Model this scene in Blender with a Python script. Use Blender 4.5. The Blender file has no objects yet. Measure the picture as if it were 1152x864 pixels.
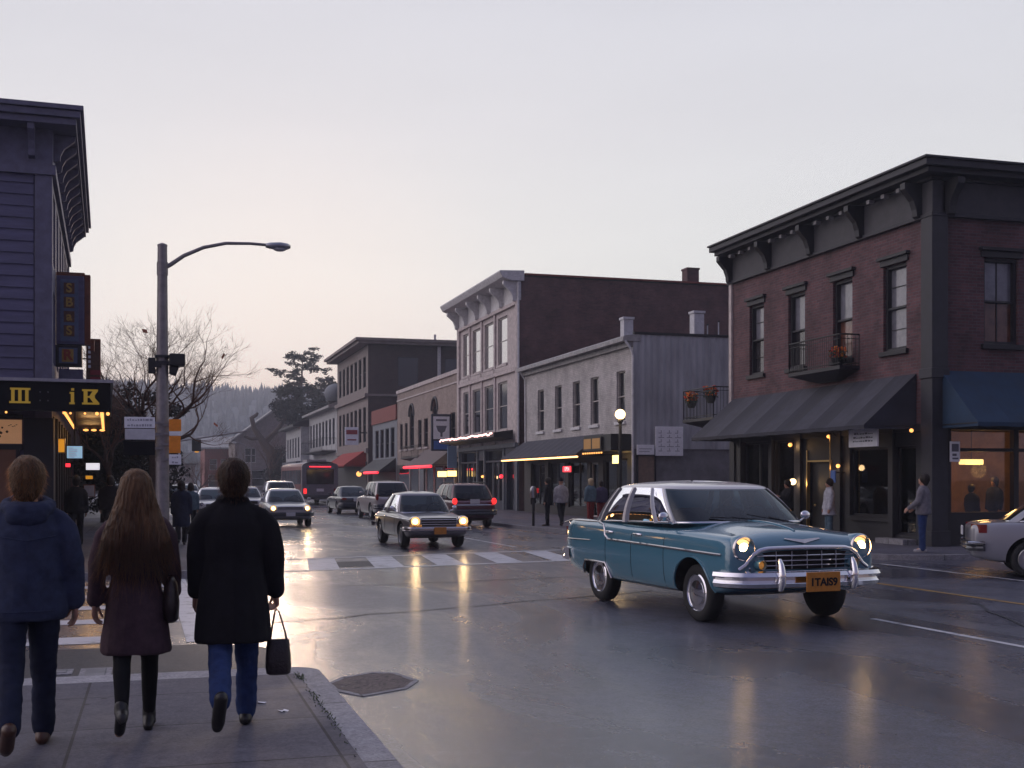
import bpy, bmesh, math, random
from mathutils import Vector, Matrix, noise
from mathutils.bvhtree import BVHTree
PI = math.pi
R = math.radians
random.seed(7)
SC = bpy.context.scene
COL = SC.collection

# ------------------------------------------------------------------ materials
MATS = {}
def mat(name, col, rough=.7, metal=0., var=.0, scale=6., bump=0., bscale=40., coat=0., spec=.5, stretch=(1, 1, 1), emit=None, estr=0., trans=0., col2=None):
    if name in MATS: return MATS[name]
    m = bpy.data.materials.new(name); m.use_nodes = True
    nt = m.node_tree; N = nt.nodes; L = nt.links
    b = N['Principled BSDF']
    b.inputs['Base Color'].default_value = (*col, 1); b.inputs['Roughness'].default_value = rough
    b.inputs['Metallic'].default_value = metal; b.inputs['Specular IOR Level'].default_value = spec
    b.inputs['Coat Weight'].default_value = coat; b.inputs['Coat Roughness'].default_value = .06
    if emit:
        b.inputs['Emission Color'].default_value = (*emit, 1); b.inputs['Emission Strength'].default_value = estr
    if var or bump:
        tc = N.new('ShaderNodeTexCoord'); mp = N.new('ShaderNodeMapping'); mp.inputs['Scale'].default_value = stretch
        L.new(tc.outputs['Object'], mp.inputs['Vector'])
    if var:
        n = N.new('ShaderNodeTexNoise'); n.inputs['Scale'].default_value = scale; n.inputs['Detail'].default_value = 6; n.inputs['Roughness'].default_value = .65
        L.new(mp.outputs[0], n.inputs['Vector'])
        r = N.new('ShaderNodeValToRGB'); r.color_ramp.elements[0].position = .32; r.color_ramp.elements[1].position = .68
        c2 = col2 or tuple(min(1, c * (1 + var)) for c in col)
        r.color_ramp.elements[0].color = (*[c * (1 - var) for c in col], 1); r.color_ramp.elements[1].color = (*c2, 1)
        L.new(n.outputs['Fac'], r.inputs[0]); L.new(r.outputs[0], b.inputs['Base Color'])
        mr = N.new('ShaderNodeMapRange'); mr.inputs['To Min'].default_value = max(.02, rough - .12); mr.inputs['To Max'].default_value = min(1, rough + .12)
        if rough > .25:
            L.new(n.outputs['Fac'], mr.inputs[0]); L.new(mr.outputs[0], b.inputs['Roughness'])
    if bump:
        n2 = N.new('ShaderNodeTexNoise'); n2.inputs['Scale'].default_value = bscale; n2.inputs['Detail'].default_value = 4
        L.new(mp.outputs[0], n2.inputs['Vector'])
        bp = N.new('ShaderNodeBump'); bp.inputs['Strength'].default_value = bump; bp.inputs['Distance'].default_value = .02
        L.new(n2.outputs['Fac'], bp.inputs['Height']); L.new(bp.outputs[0], b.inputs['Normal'])
    MATS[name] = m
    return m

def brick(name, c1, c2, mortar, scale=1., bump=.5, var=.25, rough=.85):
    if name in MATS: return MATS[name]
    m = bpy.data.materials.new(name); m.use_nodes = True
    nt = m.node_tree; N = nt.nodes; L = nt.links; b = N['Principled BSDF']
    tc = N.new('ShaderNodeTexCoord'); sp = N.new('ShaderNodeSeparateXYZ'); ad = N.new('ShaderNodeMath'); cb = N.new('ShaderNodeCombineXYZ')
    L.new(tc.outputs['Object'], sp.inputs[0]); L.new(sp.outputs[0], ad.inputs[0]); L.new(sp.outputs[1], ad.inputs[1])
    L.new(ad.outputs[0], cb.inputs[0]); L.new(sp.outputs[2], cb.inputs[1])
    bt = N.new('ShaderNodeTexBrick'); bt.inputs['Scale'].default_value = 1 / scale
    bt.inputs['Brick Width'].default_value = .23; bt.inputs['Row Height'].default_value = .078
    bt.inputs['Mortar Size'].default_value = .008; bt.inputs['Mortar Smooth'].default_value = .2; bt.inputs['Bias'].default_value = -.1
    bt.inputs['Color1'].default_value = (*c1, 1); bt.inputs['Color2'].default_value = (*c2, 1); bt.inputs['Mortar'].default_value = (*mortar, 1)
    L.new(cb.outputs[0], bt.inputs['Vector'])
    n = N.new('ShaderNodeTexNoise'); n.inputs['Scale'].default_value = .9; n.inputs['Detail'].default_value = 8; n.inputs['Roughness'].default_value = .7
    L.new(tc.outputs['Object'], n.inputs['Vector'])
    mr = N.new('ShaderNodeMapRange'); mr.inputs['From Min'].default_value = .3; mr.inputs['From Max'].default_value = .7
    mr.inputs['To Min'].default_value = 1 - var; mr.inputs['To Max'].default_value = 1 + var
    L.new(n.outputs['Fac'], mr.inputs[0])
    mx = N.new('ShaderNodeMix'); mx.data_type = 'RGBA'; mx.blend_type = 'MULTIPLY'; mx.inputs['Factor'].default_value = 1
    L.new(bt.outputs['Color'], mx.inputs[6]); L.new(mr.outputs[0], mx.inputs[7]); L.new(mx.outputs[2], b.inputs['Base Color'])
    b.inputs['Roughness'].default_value = rough
    bp = N.new('ShaderNodeBump'); bp.inputs['Strength'].default_value = bump; bp.inputs['Distance'].default_value = .012; bp.invert = True
    L.new(bt.outputs['Fac'], bp.inputs['Height']); L.new(bp.outputs[0], b.inputs['Normal'])
    MATS[name] = m
    return m

def glass(name, tint=(.55, .62, .65), ior=1.5, rough=.02, clear=.75):
    if name in MATS: return MATS[name]
    m = bpy.data.materials.new(name); m.use_nodes = True
    nt = m.node_tree; N = nt.nodes; L = nt.links; N.remove(N['Principled BSDF'])
    t = N.new('ShaderNodeBsdfTransparent'); t.inputs[0].default_value = (*[c * clear for c in tint], 1)
    g = N.new('ShaderNodeBsdfGlossy'); g.inputs['Roughness'].default_value = rough; g.inputs[0].default_value = (.95, .97, 1, 1)
    fr = N.new('ShaderNodeFresnel'); fr.inputs[0].default_value = ior
    mx = N.new('ShaderNodeMixShader'); L.new(fr.outputs[0], mx.inputs[0]); L.new(t.outputs[0], mx.inputs[1]); L.new(g.outputs[0], mx.inputs[2])
    tc = N.new('ShaderNodeTexCoord'); n = N.new('ShaderNodeTexNoise'); n.inputs['Scale'].default_value = 1.3
    L.new(tc.outputs['Object'], n.inputs['Vector'])
    L.new(mx.outputs[0], N['Material Output'].inputs[0])
    MATS[name] = m
    return m

def lit(name, col, s):
    return mat(name, tuple(min(.9, c) for c in col), .5, emit=col, estr=s)

M_ = mat
M_('dark_paint', (.011, .01, .015), .55, var=.3, scale=3, bump=.1)
M_('charcoal_paint', (.024, .023, .031), .6, var=.3, scale=3, bump=.1)
M_('frieze_paint', (.052, .05, .057), .7, var=.25, scale=4)
M_('black', (.008, .008, .01), .5)
M_('chrome', (.78, .78, .8), .1, metal=1)
M_('dull_metal', (.35, .35, .37), .35, metal=1, var=.2)
M_('galvanised', (.23, .21, .215), .5, metal=.35, var=.2, scale=8)
M_('rubber', (.012, .012, .013), .75, bump=.3, bscale=120)
M_('window_dark', (.012, .014, .02), .06, spec=.8)
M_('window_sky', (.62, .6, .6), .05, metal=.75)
M_('pane_curtain', (.16, .16, .185), .12, spec=.7, var=.25, scale=2.5)
M_('pane_dark', (.02, .021, .028), .09, spec=.7, var=.6, scale=2, col2=(.05, .045, .05))
M_('pane_warm', (.12, .05, .035), .12, spec=.7, var=.5, scale=2)
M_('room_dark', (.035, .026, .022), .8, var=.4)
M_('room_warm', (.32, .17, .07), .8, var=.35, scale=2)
M_('curtain', (.5, .48, .48), .9, var=.06, scale=3, stretch=(1, 1, .15))
M_('blind_grey', (.42, .43, .48), .8, var=.08, scale=3)
M_('cream_trim', (.36, .33, .31), .65, var=.2, scale=5, bump=.1)
M_('white_trim', (.55, .54, .55), .6, var=.2, scale=6)
M_('pale_roof', (.3, .29, .29), .7, var=.3, scale=4)
M_('tar_roof', (.03, .03, .032), .9, var=.3)
M_('awning_grey', (.03, .03, .042), .85, var=.35, scale=2.2, stretch=(.3, 1.6, .3), bump=.1)
M_('awning_light', (.05, .05, .066), .85, var=.3, scale=2.2, bump=.1)
M_('awning_blue', (.012, .035, .075), .8, var=.25, scale=2, bump=.1)
M_('awning_red', (.3, .018, .015), .75, var=.2)
M_('awning_taupe', (.16, .13, .125), .85, var=.2)
M_('siding_blue', (.105, .1, .18), .65, var=.22, scale=2.5, stretch=(.4, .4, 3), bump=.15, bscale=18)
M_('siding_trim', (.125, .12, .185), .6, var=.2, bump=.1)
M_('concrete', (.2, .195, .2), .85, var=.3, scale=3, bump=.25, bscale=60)
M_('kerb_stone', (.3, .29, .31), .8, var=.35, scale=4, bump=.3, bscale=50)
M_('sign_white', (.78, .78, .82), .5, var=.08)
M_('sign_amber', (.8, .25, .012), .5, var=.15)
M_('sign_black', (.006, .006, .009), .75, spec=.15)
M_('ink', (.13, .13, .16), .6)
M_('brass', (.55, .38, .16), .3, metal=1)
M_('wood_dark', (.06, .03, .018), .5, var=.4, scale=5, stretch=(1, 1, .2))
M_('skin', (.42, .22, .15), .5, var=.12, scale=12)
M_('bark', (.075, .05, .042), .9, var=.35, scale=10, bump=.5)
M_('twig', (.12, .062, .045), .9)
M_('moss', (.05, .075, .02), .9, var=.3)
M_('gold_letter', (.5, .33, .035), .5, emit=(.9, .55, .05), estr=.12)
M_('seat_cloth', (.05, .045, .045), .9)
glass('shop_glass', (.8, .82, .85), clear=.9)
glass('upper_glass', (.8, .82, .85), ior=2.2, clear=.9)
glass('car_glass', (.33, .42, .45), clear=.75)
glass('clear_lens', (.9, .9, .9), clear=.95)
lit('bulb_warm', (1, .5, .14), 9)
lit('bulb_soft', (1, .42, .11), 2.0)
lit('headlamp', (1, .62, .26), 26)
lit('taillamp', (1, .03, .03), 1.5)
lit('neon_red', (1, .03, .05), 2.0)
lit('globe_lit', (1, .7, .36), 3.0)
lit('panel_lit', (1, .66, .22), 3.2)
lit('screen_lit', (.35, .6, .85), .55)
lit('white_lit', (.9, .9, 1), .75)
lit('amber_lit', (1, .42, .03), .5)
lit('string_lit', (1, .55, .5), 3)

# ------------------------------------------------------------------ mesh builder
class MB:
    def __init__(s): s.v = []; s.f = []; s.m = []; s.mi = 0
    def quad(s, a, b, c, d):
        i = len(s.v); s.v += [Vector(a), Vector(b), Vector(c), Vector(d)]; s.f.append((i, i+1, i+2, i+3)); s.m.append(s.mi); return s
    def poly(s, pts):
        i = len(s.v); s.v += [Vector(p) for p in pts]; s.f.append(tuple(range(i, i+len(pts)))); s.m.append(s.mi); return s
    def box(s, x0, x1, y0, y1, z0, z1, T=None):
        if x0 > x1: x0, x1 = x1, x0
        if y0 > y1: y0, y1 = y1, y0
        if z0 > z1: z0, z1 = z1, z0
        p = [Vector((x, y, z)) for z in (z0, z1) for y in (y0, y1) for x in (x0, x1)]
        if T: p = [T @ q for q in p]
        i = len(s.v); s.v += p
        for q in ((0,2,3,1),(4,5,7,6),(0,1,5,4),(2,6,7,3),(0,4,6,2),(1,3,7,5)): s.f.append(tuple(i+k for k in q)); s.m.append(s.mi)
        return s
    def cbox(s, c, d, T=None):
        return s.box(c[0]-d[0]/2, c[0]+d[0]/2, c[1]-d[1]/2, c[1]+d[1]/2, c[2]-d[2]/2, c[2]+d[2]/2, T)
    def loft(s, rings, c0=True, c1=True, closed=True):
        i = len(s.v); n = len(rings[0])
        for r in rings: s.v += [Vector(p) for p in r]
        for a in range(len(rings)-1):
            for k in range(n if closed else n-1):
                k2 = (k+1) % n
                s.f.append((i+a*n+k, i+a*n+k2, i+(a+1)*n+k2, i+(a+1)*n+k)); s.m.append(s.mi)
        if c0: s.f.append(tuple(i+k for k in reversed(range(n)))); s.m.append(s.mi)
        if c1: s.f.append(tuple(i+(len(rings)-1)*n+k for k in range(n))); s.m.append(s.mi)
        return s
    def tube(s, pts, rad, n=8, caps=True):
        pts = [Vector(p) for p in pts]; k = len(pts)
        rad = rad if isinstance(rad, (list, tuple)) else [rad]*k
        rings = []; up = None
        for i, p in enumerate(pts):
            t = (pts[min(i+1, k-1)] - pts[max(i-1, 0)])
            t = t.normalized() if t.length > 1e-9 else Vector((0, 0, 1))
            if up is None:
                up = Vector((0, 0, 1)) if abs(t.z) < .9 else Vector((1, 0, 0))
            u = (up - t*up.dot(t))
            if u.length < 1e-6: u = t.orthogonal()
            u.normalize(); w = t.cross(u); up = u
            rings.append([p + (u*math.cos(2*PI*j/n) + w*math.sin(2*PI*j/n))*rad[i] for j in range(n)])
        return s.loft(rings, caps, caps)
    def lathe(s, prof, T=None, n=24):       # prof (r, h) about +z of T
        T = T or Matrix.Identity(4)
        rings = [[T @ Vector((r*math.cos(2*PI*j/n), r*math.sin(2*PI*j/n), h)) for j in range(n)] for r, h in prof]
        return s.loft(rings, prof[0][0] > 1e-4, prof[-1][0] > 1e-4)
    def ball(s, c, r, n=12, sc=(1, 1, 1), T=None):
        k = max(4, n//2); c = Vector(c)
        T0 = Matrix.Translation(c) @ (T or Matrix.Identity(4)) @ Matrix.Diagonal((*sc, 1))
        return s.lathe([(max(1e-5, r*math.sin(PI*i/k)), -r*math.cos(PI*i/k)) for i in range(k+1)], T0, n)
    def cap(s, a, ra, b, rb, n=12):         # tapered capsule
        a, b = Vector(a), Vector(b); d = b-a; L = d.length
        if L < 1e-6: return s.ball(a, max(ra, rb), n)
        q = d.to_track_quat('Z', 'Y').to_matrix().to_4x4(); T = Matrix.Translation(a) @ q
        k = 4
        prof = [(max(1e-5, ra*math.sin(PI/2*i/k)), -ra*math.cos(PI/2*i/k)) for i in range(k+1)]
        prof += [(max(1e-5, rb*math.cos(PI/2*i/k)), L + rb*math.sin(PI/2*i/k)) for i in range(k+1)]
        return s.lathe(prof, T, n)
    def prism(s, pts, off):                 # polygon extruded by a vector
        off = Vector(off); a = [Vector(p) for p in pts]
        return s.loft([a, [p+off for p in a]])
    def join(s, mesh_pts, faces):
        i = len(s.v); s.v += [Vector(p) for p in mesh_pts]
        for f in faces: s.f.append(tuple(i+k for k in f)); s.m.append(s.mi)
        return s
    def raw(s, name='tmp'):
        me = bpy.data.meshes.new(name); me.from_pydata([tuple(v) for v in s.v], [], s.f); return me
    def build(s, name, mats, parent=None, local=False, smooth=None, fix=True, bevel=0):
        if not s.v: return None
        I = Matrix.Identity(4)
        if parent is not None and not local:
            I = XF[parent.name].inverted()
        me = bpy.data.meshes.new(name)
        me.from_pydata([tuple(I @ v) for v in s.v], [], s.f)
        ms = mats if isinstance(mats, (list, tuple)) else [mats]
        for m in ms: me.materials.append(MATS[m] if isinstance(m, str) else m)
        if len(ms) > 1: me.polygons.foreach_set('material_index', s.m)
        if fix:
            bm = bmesh.new(); bm.from_mesh(me); bmesh.ops.recalc_face_normals(bm, faces=bm.faces[:]); bm.to_mesh(me); bm.free()
        if smooth is not None: shade(me, smooth)
        o = bpy.data.objects.new(name, me); COL.objects.link(o)
        if parent is not None: o.parent = parent
        XF[o.name] = XF[parent.name] if parent is not None else Matrix.Identity(4)
        if bevel:
            md = o.modifiers.new('b', 'BEVEL'); md.width = bevel; md.segments = 2; md.limit_method = 'ANGLE'
        return o
XF = {}
def shade(me, ang):
    me.polygons.foreach_set('use_smooth', [True]*len(me.polygons))
    if ang < 179: me.set_sharp_from_angle(angle=R(ang))

def bake(o):
    bpy.context.view_layer.update()
    dg = bpy.context.evaluated_depsgraph_get()
    me = bpy.data.meshes.new_from_object(o.evaluated_get(dg)); old = o.data
    o.modifiers.clear(); o.data = me; me.name = old.name
    return o

def tag(o, label=None, cat=None, group=None, kind=None):
    if label: o['label'] = label
    if cat: o['category'] = cat
    if group: o['group'] = group
    if kind: o['kind'] = kind
    return o
def thing(name, label, cat, loc=(0, 0, 0), rz=0, group=None, sc=1.):
    o = bpy.data.objects.new(name, None); COL.objects.link(o); o.empty_display_size = .2
    o.location = loc; o.rotation_euler = (0, 0, rz); o.scale = (sc, sc, sc)
    XF[o.name] = Matrix.Translation(Vector(loc)) @ Matrix.Rotation(rz, 4, 'Z') @ Matrix.Diagonal((sc, sc, sc, 1))
    return tag(o, label, cat, group)
def struct(o): o['kind'] = 'structure'; return o
def copy_tree(o, parent=None):
    c = o.copy(); COL.objects.link(c); c.parent = parent
    for ch in list(o.children): copy_tree(ch, c)
    return c

# wall sheet with openings; ax 'X': plane x=c, u is y; ax 'Y': plane y=c, u is x; inn is the inward sign
def WP(ax, c, inn, u, z, d): return (c + inn*d, u, z) if ax == 'X' else (u, c + inn*d, z)
def wall(mb, ax, c, u0, u1, z0, z1, holes=(), dep=.24, inn=1):
    us = sorted({u0, u1, *[h[0] for h in holes], *[h[1] for h in holes]}); zs = sorted({z0, z1, *[h[2] for h in holes], *[h[3] for h in holes]})
    us = [u for u in us if u0 <= u <= u1]; zs = [z for z in zs if z0 <= z <= z1]
    for a, b in zip(us, us[1:]):
        for p, q in zip(zs, zs[1:]):
            m, n = (a+b)/2, (p+q)/2
            if any(h[0] < m < h[1] and h[2] < n < h[3] for h in holes): continue
            mb.quad(WP(ax, c, inn, a, p, 0), WP(ax, c, inn, b, p, 0), WP(ax, c, inn, b, q, 0), WP(ax, c, inn, a, q, 0))
    for a, b, p, q in holes:
        for (e, f, g, h) in ((a, p, b, p), (b, p, b, q), (b, q, a, q), (a, q, a, p)):
            mb.quad(WP(ax, c, inn, e, f, 0), WP(ax, c, inn, g, h, 0), WP(ax, c, inn, g, h, dep), WP(ax, c, inn, e, f, dep))
def wbox(mb, ax, c, inn, u0, u1, z0, z1, d0, d1):
    a = WP(ax, c, inn, u0, z0, d0); b = WP(ax, c, inn, u1, z1, d1)
    mb.box(a[0], b[0], a[1], b[1], a[2], b[2])

def window(par, ax, c, inn, u0, u1, z0, z1, frame='dark_paint', pane='window_dark', lintel=None, sill=None, bars=1, vbar=0, curtain=None, dep=.2, fw=.06):
    f = MB()
    for a, b, p, q in ((u0, u0+fw, z0, z1), (u1-fw, u1, z0, z1), (u0+fw, u1-fw, z0, z0+fw), (u0+fw, u1-fw, z1-fw, z1)):
        wbox(f, ax, c, inn, a, b, p, q, .08, dep)
    zm = z0 + (z1-z0)*.5
    if bars: wbox(f, ax, c, inn, u0+fw, u1-fw, zm-.025, zm+.025, .1, dep-.01)
    if bars > 1:
        for k in (.25, .75): wbox(f, ax, c, inn, u0+fw, u1-fw, z0+(z1-z0)*k-.011, z0+(z1-z0)*k+.011, dep-.06, dep-.02)
    for k in range(vbar):
        u = u0 + (u1-u0)*(k+1)/(vbar+1); wbox(f, ax, c, inn, u-.012, u+.012, z0+fw, z1-fw, dep-.061, dep-.021)
    w = f.build('window', frame, par)
    for q0, q1, pm in (((z0+fw, zm-.026, pane[1]), (zm+.026, z1-fw, pane[0])) if isinstance(pane, tuple) else ((z0+fw, z1-fw, pane),)):
        p = MB(); wbox(p, ax, c, inn, u0+fw, u1-fw, q0, q1, dep-.04, dep-.03)
        p.build('pane', pm, w)
    if curtain:
        k = MB()
        if curtain[0] == 'full': zz = z0+.06
        elif curtain[0] == 'half': zz = zm
        else: zz = z0+(z1-z0)*.3
        n = 9; rows = []
        for z in (zz, z1-.05):
            rows.append([WP(ax, c, inn, u0+.03+(u1-u0-.06)*i/n, z, dep+.05+.012*math.sin(i*1.9)) for i in range(n+1)])
        k.loft(rows, False, False, closed=False); k.build('curtain', curtain[1], w, smooth=60)
        bk = MB(); wbox(bk, ax, c, inn, u0-.05, u1+.05, z0-.05, z1+.05, dep+.6, dep+.62); bk.build('backing', curtain[2] if len(curtain) > 2 else 'room_dark', w)
    if sill:
        q = MB(); wbox(q, ax, c, inn, u0-.1, u1+.1, z0-.13, z0-.003, -.09, .1); q.build('sill', sill, w, bevel=.01)
    if lintel:
        q = MB(); wbox(q, ax, c, inn, u0-.1, u1+.1, z1+.003, z1+.16, -.05, .1); wbox(q, ax, c, inn, u0-.16, u1+.16, z1+.16, z1+.25, -.13, .1)
        q.build('lintel', lintel, w, bevel=.012)
    return w

def text_mesh(txt, size, ext=.004, bold=0.):
    cu = bpy.data.curves.new('t', 'FONT'); cu.body = txt; cu.size = size; cu.extrude = ext; cu.offset = bold; cu.align_x = 'CENTER'; cu.align_y = 'CENTER'
    o = bpy.data.objects.new('t', cu); COL.objects.link(o)
    dg = bpy.context.evaluated_depsgraph_get(); me = bpy.data.meshes.new_from_object(o.evaluated_get(dg))
    bpy.data.objects.remove(o); return me
def add_text(mb, txt, size, T, ext=.004, bold=0.):
    me = text_mesh(txt, size, ext, bold)
    mb.join([T @ v.co for v in me.vertices], [tuple(p.vertices) for p in me.polygons])
# frame with text reading along direction u, up z, facing normal n
def TF(o, u, n=None):
    u = Vector(u).normalized(); z = Vector((0, 0, 1)); w = u.cross(z)
    return Matrix(((u.x, z.x, w.x, o[0]), (u.y, z.y, w.y, o[1]), (u.z, z.z, w.z, o[2]), (0, 0, 0, 1)))
# ------------------------------------------------------------------ camera and light
YAW = math.atan(401/1350)
cam = bpy.data.cameras.new('camera'); cam.sensor_width = 36; cam.lens = 1350/1152*36; cam.shift_y = 108/1152; cam.clip_end = 6000; cam.clip_start = .1
co = bpy.data.objects.new('camera', cam); COL.objects.link(co); co.location = (0, 0, 1.75); co.rotation_euler = (PI/2, 0, -YAW); SC.camera = co
SUN_AZ, SUN_EL = R(5.5), R(4.5)
sd = Vector((math.sin(SUN_AZ)*math.cos(SUN_EL), math.cos(SUN_AZ)*math.cos(SUN_EL), math.sin(SUN_EL)))
sl = bpy.data.lights.new('sun', 'SUN'); sl.energy = .5; sl.angle = R(5); sl.color = (1, .7, .52)
so = bpy.data.objects.new('sun', sl); COL.objects.link(so); so.rotation_euler = (-sd).to_track_quat('-Z', 'Y').to_euler(); so.location = (0, 0, 60)

W = bpy.data.worlds.new('World'); SC.world = W; W.use_nodes = True
nt = W.node_tree; N = nt.nodes; L = nt.links
bg = N['Background']
sky = N.new('ShaderNodeTexSky'); sky.sky_type = 'NISHITA'; sky.sun_disc = False; sky.sun_elevation = SUN_EL; sky.sun_rotation = SUN_AZ
sky.air_density = 1.2; sky.dust_density = 3.5; sky.ozone_density = 1.5
tc = N.new('ShaderNodeTexCoord'); sx = N.new('ShaderNodeSeparateXYZ'); L.new(tc.outputs['Generated'], sx.inputs[0])
rp = N.new('ShaderNodeValToRGB'); L.new(sx.outputs[2], rp.inputs[0])
e = rp.color_ramp.elements
def lin(h): return tuple(((c/255+.055)/1.055)**2.4 if c > 10 else c/255/12.92 for c in h)
stops = [(0, (255, 216, 182)), (.05, (251, 230, 210)), (.1, (237, 236, 231)), (.17, (231, 233, 231)), (.28, (222, 222, 226)), (.42, (209, 210, 219)), (.62, (178, 183, 205)), (1, (134, 142, 181))]
while len(e) < len(stops): e.new(.5)
for el, (p, c) in zip(e, stops): el.position = p; el.color = (*lin(c), 1)
# nearness to the set sun: warm glow low in the sky, and a dimmer, bluer sky behind the viewer
vd = N.new('ShaderNodeVectorMath'); vd.operation = 'DOT_PRODUCT'; L.new(tc.outputs['Generated'], vd.inputs[0]); vd.inputs[1].default_value = sd
g1 = N.new('ShaderNodeMapRange'); g1.interpolation_type = 'SMOOTHERSTEP'; g1.inputs[1].default_value = .968; g1.inputs[2].default_value = 1.0; L.new(vd.outputs['Value'], g1.inputs[0])
gm = N.new('ShaderNodeMix'); gm.data_type = 'RGBA'; gm.blend_type = 'ADD'; gm.inputs[0].default_value = 0
gs = N.new('ShaderNodeMath'); gs.operation = 'MULTIPLY'; gs.inputs[1].default_value = .06; L.new(g1.outputs[0], gs.inputs[0])
L.new(gs.outputs[0], gm.inputs[0]); L.new(rp.outputs[0], gm.inputs[6]); gm.inputs[7].default_value = (1, .42, .2, 1)
bk = N.new('ShaderNodeMapRange'); bk.interpolation_type = 'SMOOTHSTEP'; bk.inputs[1].default_value = -.85; bk.inputs[2].default_value = .25; L.new(vd.outputs['Value'], bk.inputs[0])
tint = N.new('ShaderNodeMix'); tint.data_type = 'RGBA'; L.new(bk.outputs[0], tint.inputs[0]); tint.inputs[6].default_value = (.25, .235, .39, 1); tint.inputs[7].default_value = (1, 1, 1, 1)
mul = N.new('ShaderNodeMix'); mul.data_type = 'RGBA'; mul.blend_type = 'MULTIPLY'; mul.inputs[0].default_value = 1; L.new(gm.outputs[2], mul.inputs[6]); L.new(tint.outputs[2], mul.inputs[7])
sk = N.new('ShaderNodeMix'); sk.data_type = 'RGBA'; sk.blend_type = 'MULTIPLY'; sk.inputs[0].default_value = 1; sk.inputs[7].default_value = (.005, .005, .006, 1); L.new(sky.outputs[0], sk.inputs[6])
ad = N.new('ShaderNodeMix'); ad.data_type = 'RGBA'; ad.blend_type = 'ADD'; ad.inputs[0].default_value = 1; L.new(mul.outputs[2], ad.inputs[6]); L.new(sk.outputs[2], ad.inputs[7])
# added sky glow out of frame at left, to brighten the right-hand facades
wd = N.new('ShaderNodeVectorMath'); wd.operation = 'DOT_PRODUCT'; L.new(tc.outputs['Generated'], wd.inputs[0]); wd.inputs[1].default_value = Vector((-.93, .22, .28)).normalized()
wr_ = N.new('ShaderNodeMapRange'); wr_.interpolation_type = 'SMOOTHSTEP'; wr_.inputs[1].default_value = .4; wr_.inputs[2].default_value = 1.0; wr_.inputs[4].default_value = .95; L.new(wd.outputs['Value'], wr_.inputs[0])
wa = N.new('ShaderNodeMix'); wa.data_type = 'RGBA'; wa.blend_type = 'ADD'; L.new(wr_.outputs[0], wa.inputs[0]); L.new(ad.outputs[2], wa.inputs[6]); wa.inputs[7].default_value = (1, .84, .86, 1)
# very faint high veil
cn = N.new('ShaderNodeTexNoise'); cn.inputs['Scale'].default_value = 2.2; cn.inputs['Detail'].default_value = 4
cm = N.new('ShaderNodeMapping'); cm.inputs['Scale'].default_value = (1, 1, 5); L.new(tc.outputs['Generated'], cm.inputs[0]); L.new(cm.outputs[0], cn.inputs['Vector'])
cr = N.new('ShaderNodeMapRange'); cr.inputs[1].default_value = .3; cr.inputs[2].default_value = .7; cr.inputs[3].default_value = .97; cr.inputs[4].default_value = 1.03; L.new(cn.outputs['Fac'], cr.inputs[0])
fm = N.new('ShaderNodeVectorMath'); fm.operation = 'SCALE'; L.new(wa.outputs[2], fm.inputs[0]); L.new(cr.outputs[0], fm.inputs['Scale'])
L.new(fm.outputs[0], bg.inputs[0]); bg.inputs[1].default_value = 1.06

vs = SC.view_settings; vs.view_transform = 'Standard'; vs.look = 'None'; vs.exposure = 0; vs.gamma = 1; vs.use_curve_mapping = False
SC.render.engine = 'CYCLES'
cy = SC.cycles; cy.use_denoising = True; cy.max_bounces = 8; cy.diffuse_bounces = 3; cy.glossy_bounces = 3; cy.transparent_max_bounces = 10; cy.volume_bounces = 1
cy.sample_clamp_indirect = 4; cy.caustics_reflective = False; cy.caustics_refractive = False

def point(name, loc, power, col=(1, .6, .28), r=.08):
    l = bpy.data.lights.new(name, 'POINT'); l.energy = power; l.color = col; l.shadow_soft_size = r
    o = bpy.data.objects.new(name, l); COL.objects.link(o); o.location = loc; return o
def spot(name, loc, d, power, col=(1, .7, .36), size=70, blend=.6):
    l = bpy.data.lights.new(name, 'SPOT'); l.energy = power; l.color = col; l.spot_size = R(size); l.spot_blend = blend; l.shadow_soft_size = .08
    o = bpy.data.objects.new(name, l); COL.objects.link(o); o.location = loc; o.rotation_euler = Vector(d).to_track_quat('-Z', 'Y').to_euler(); return o

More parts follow.
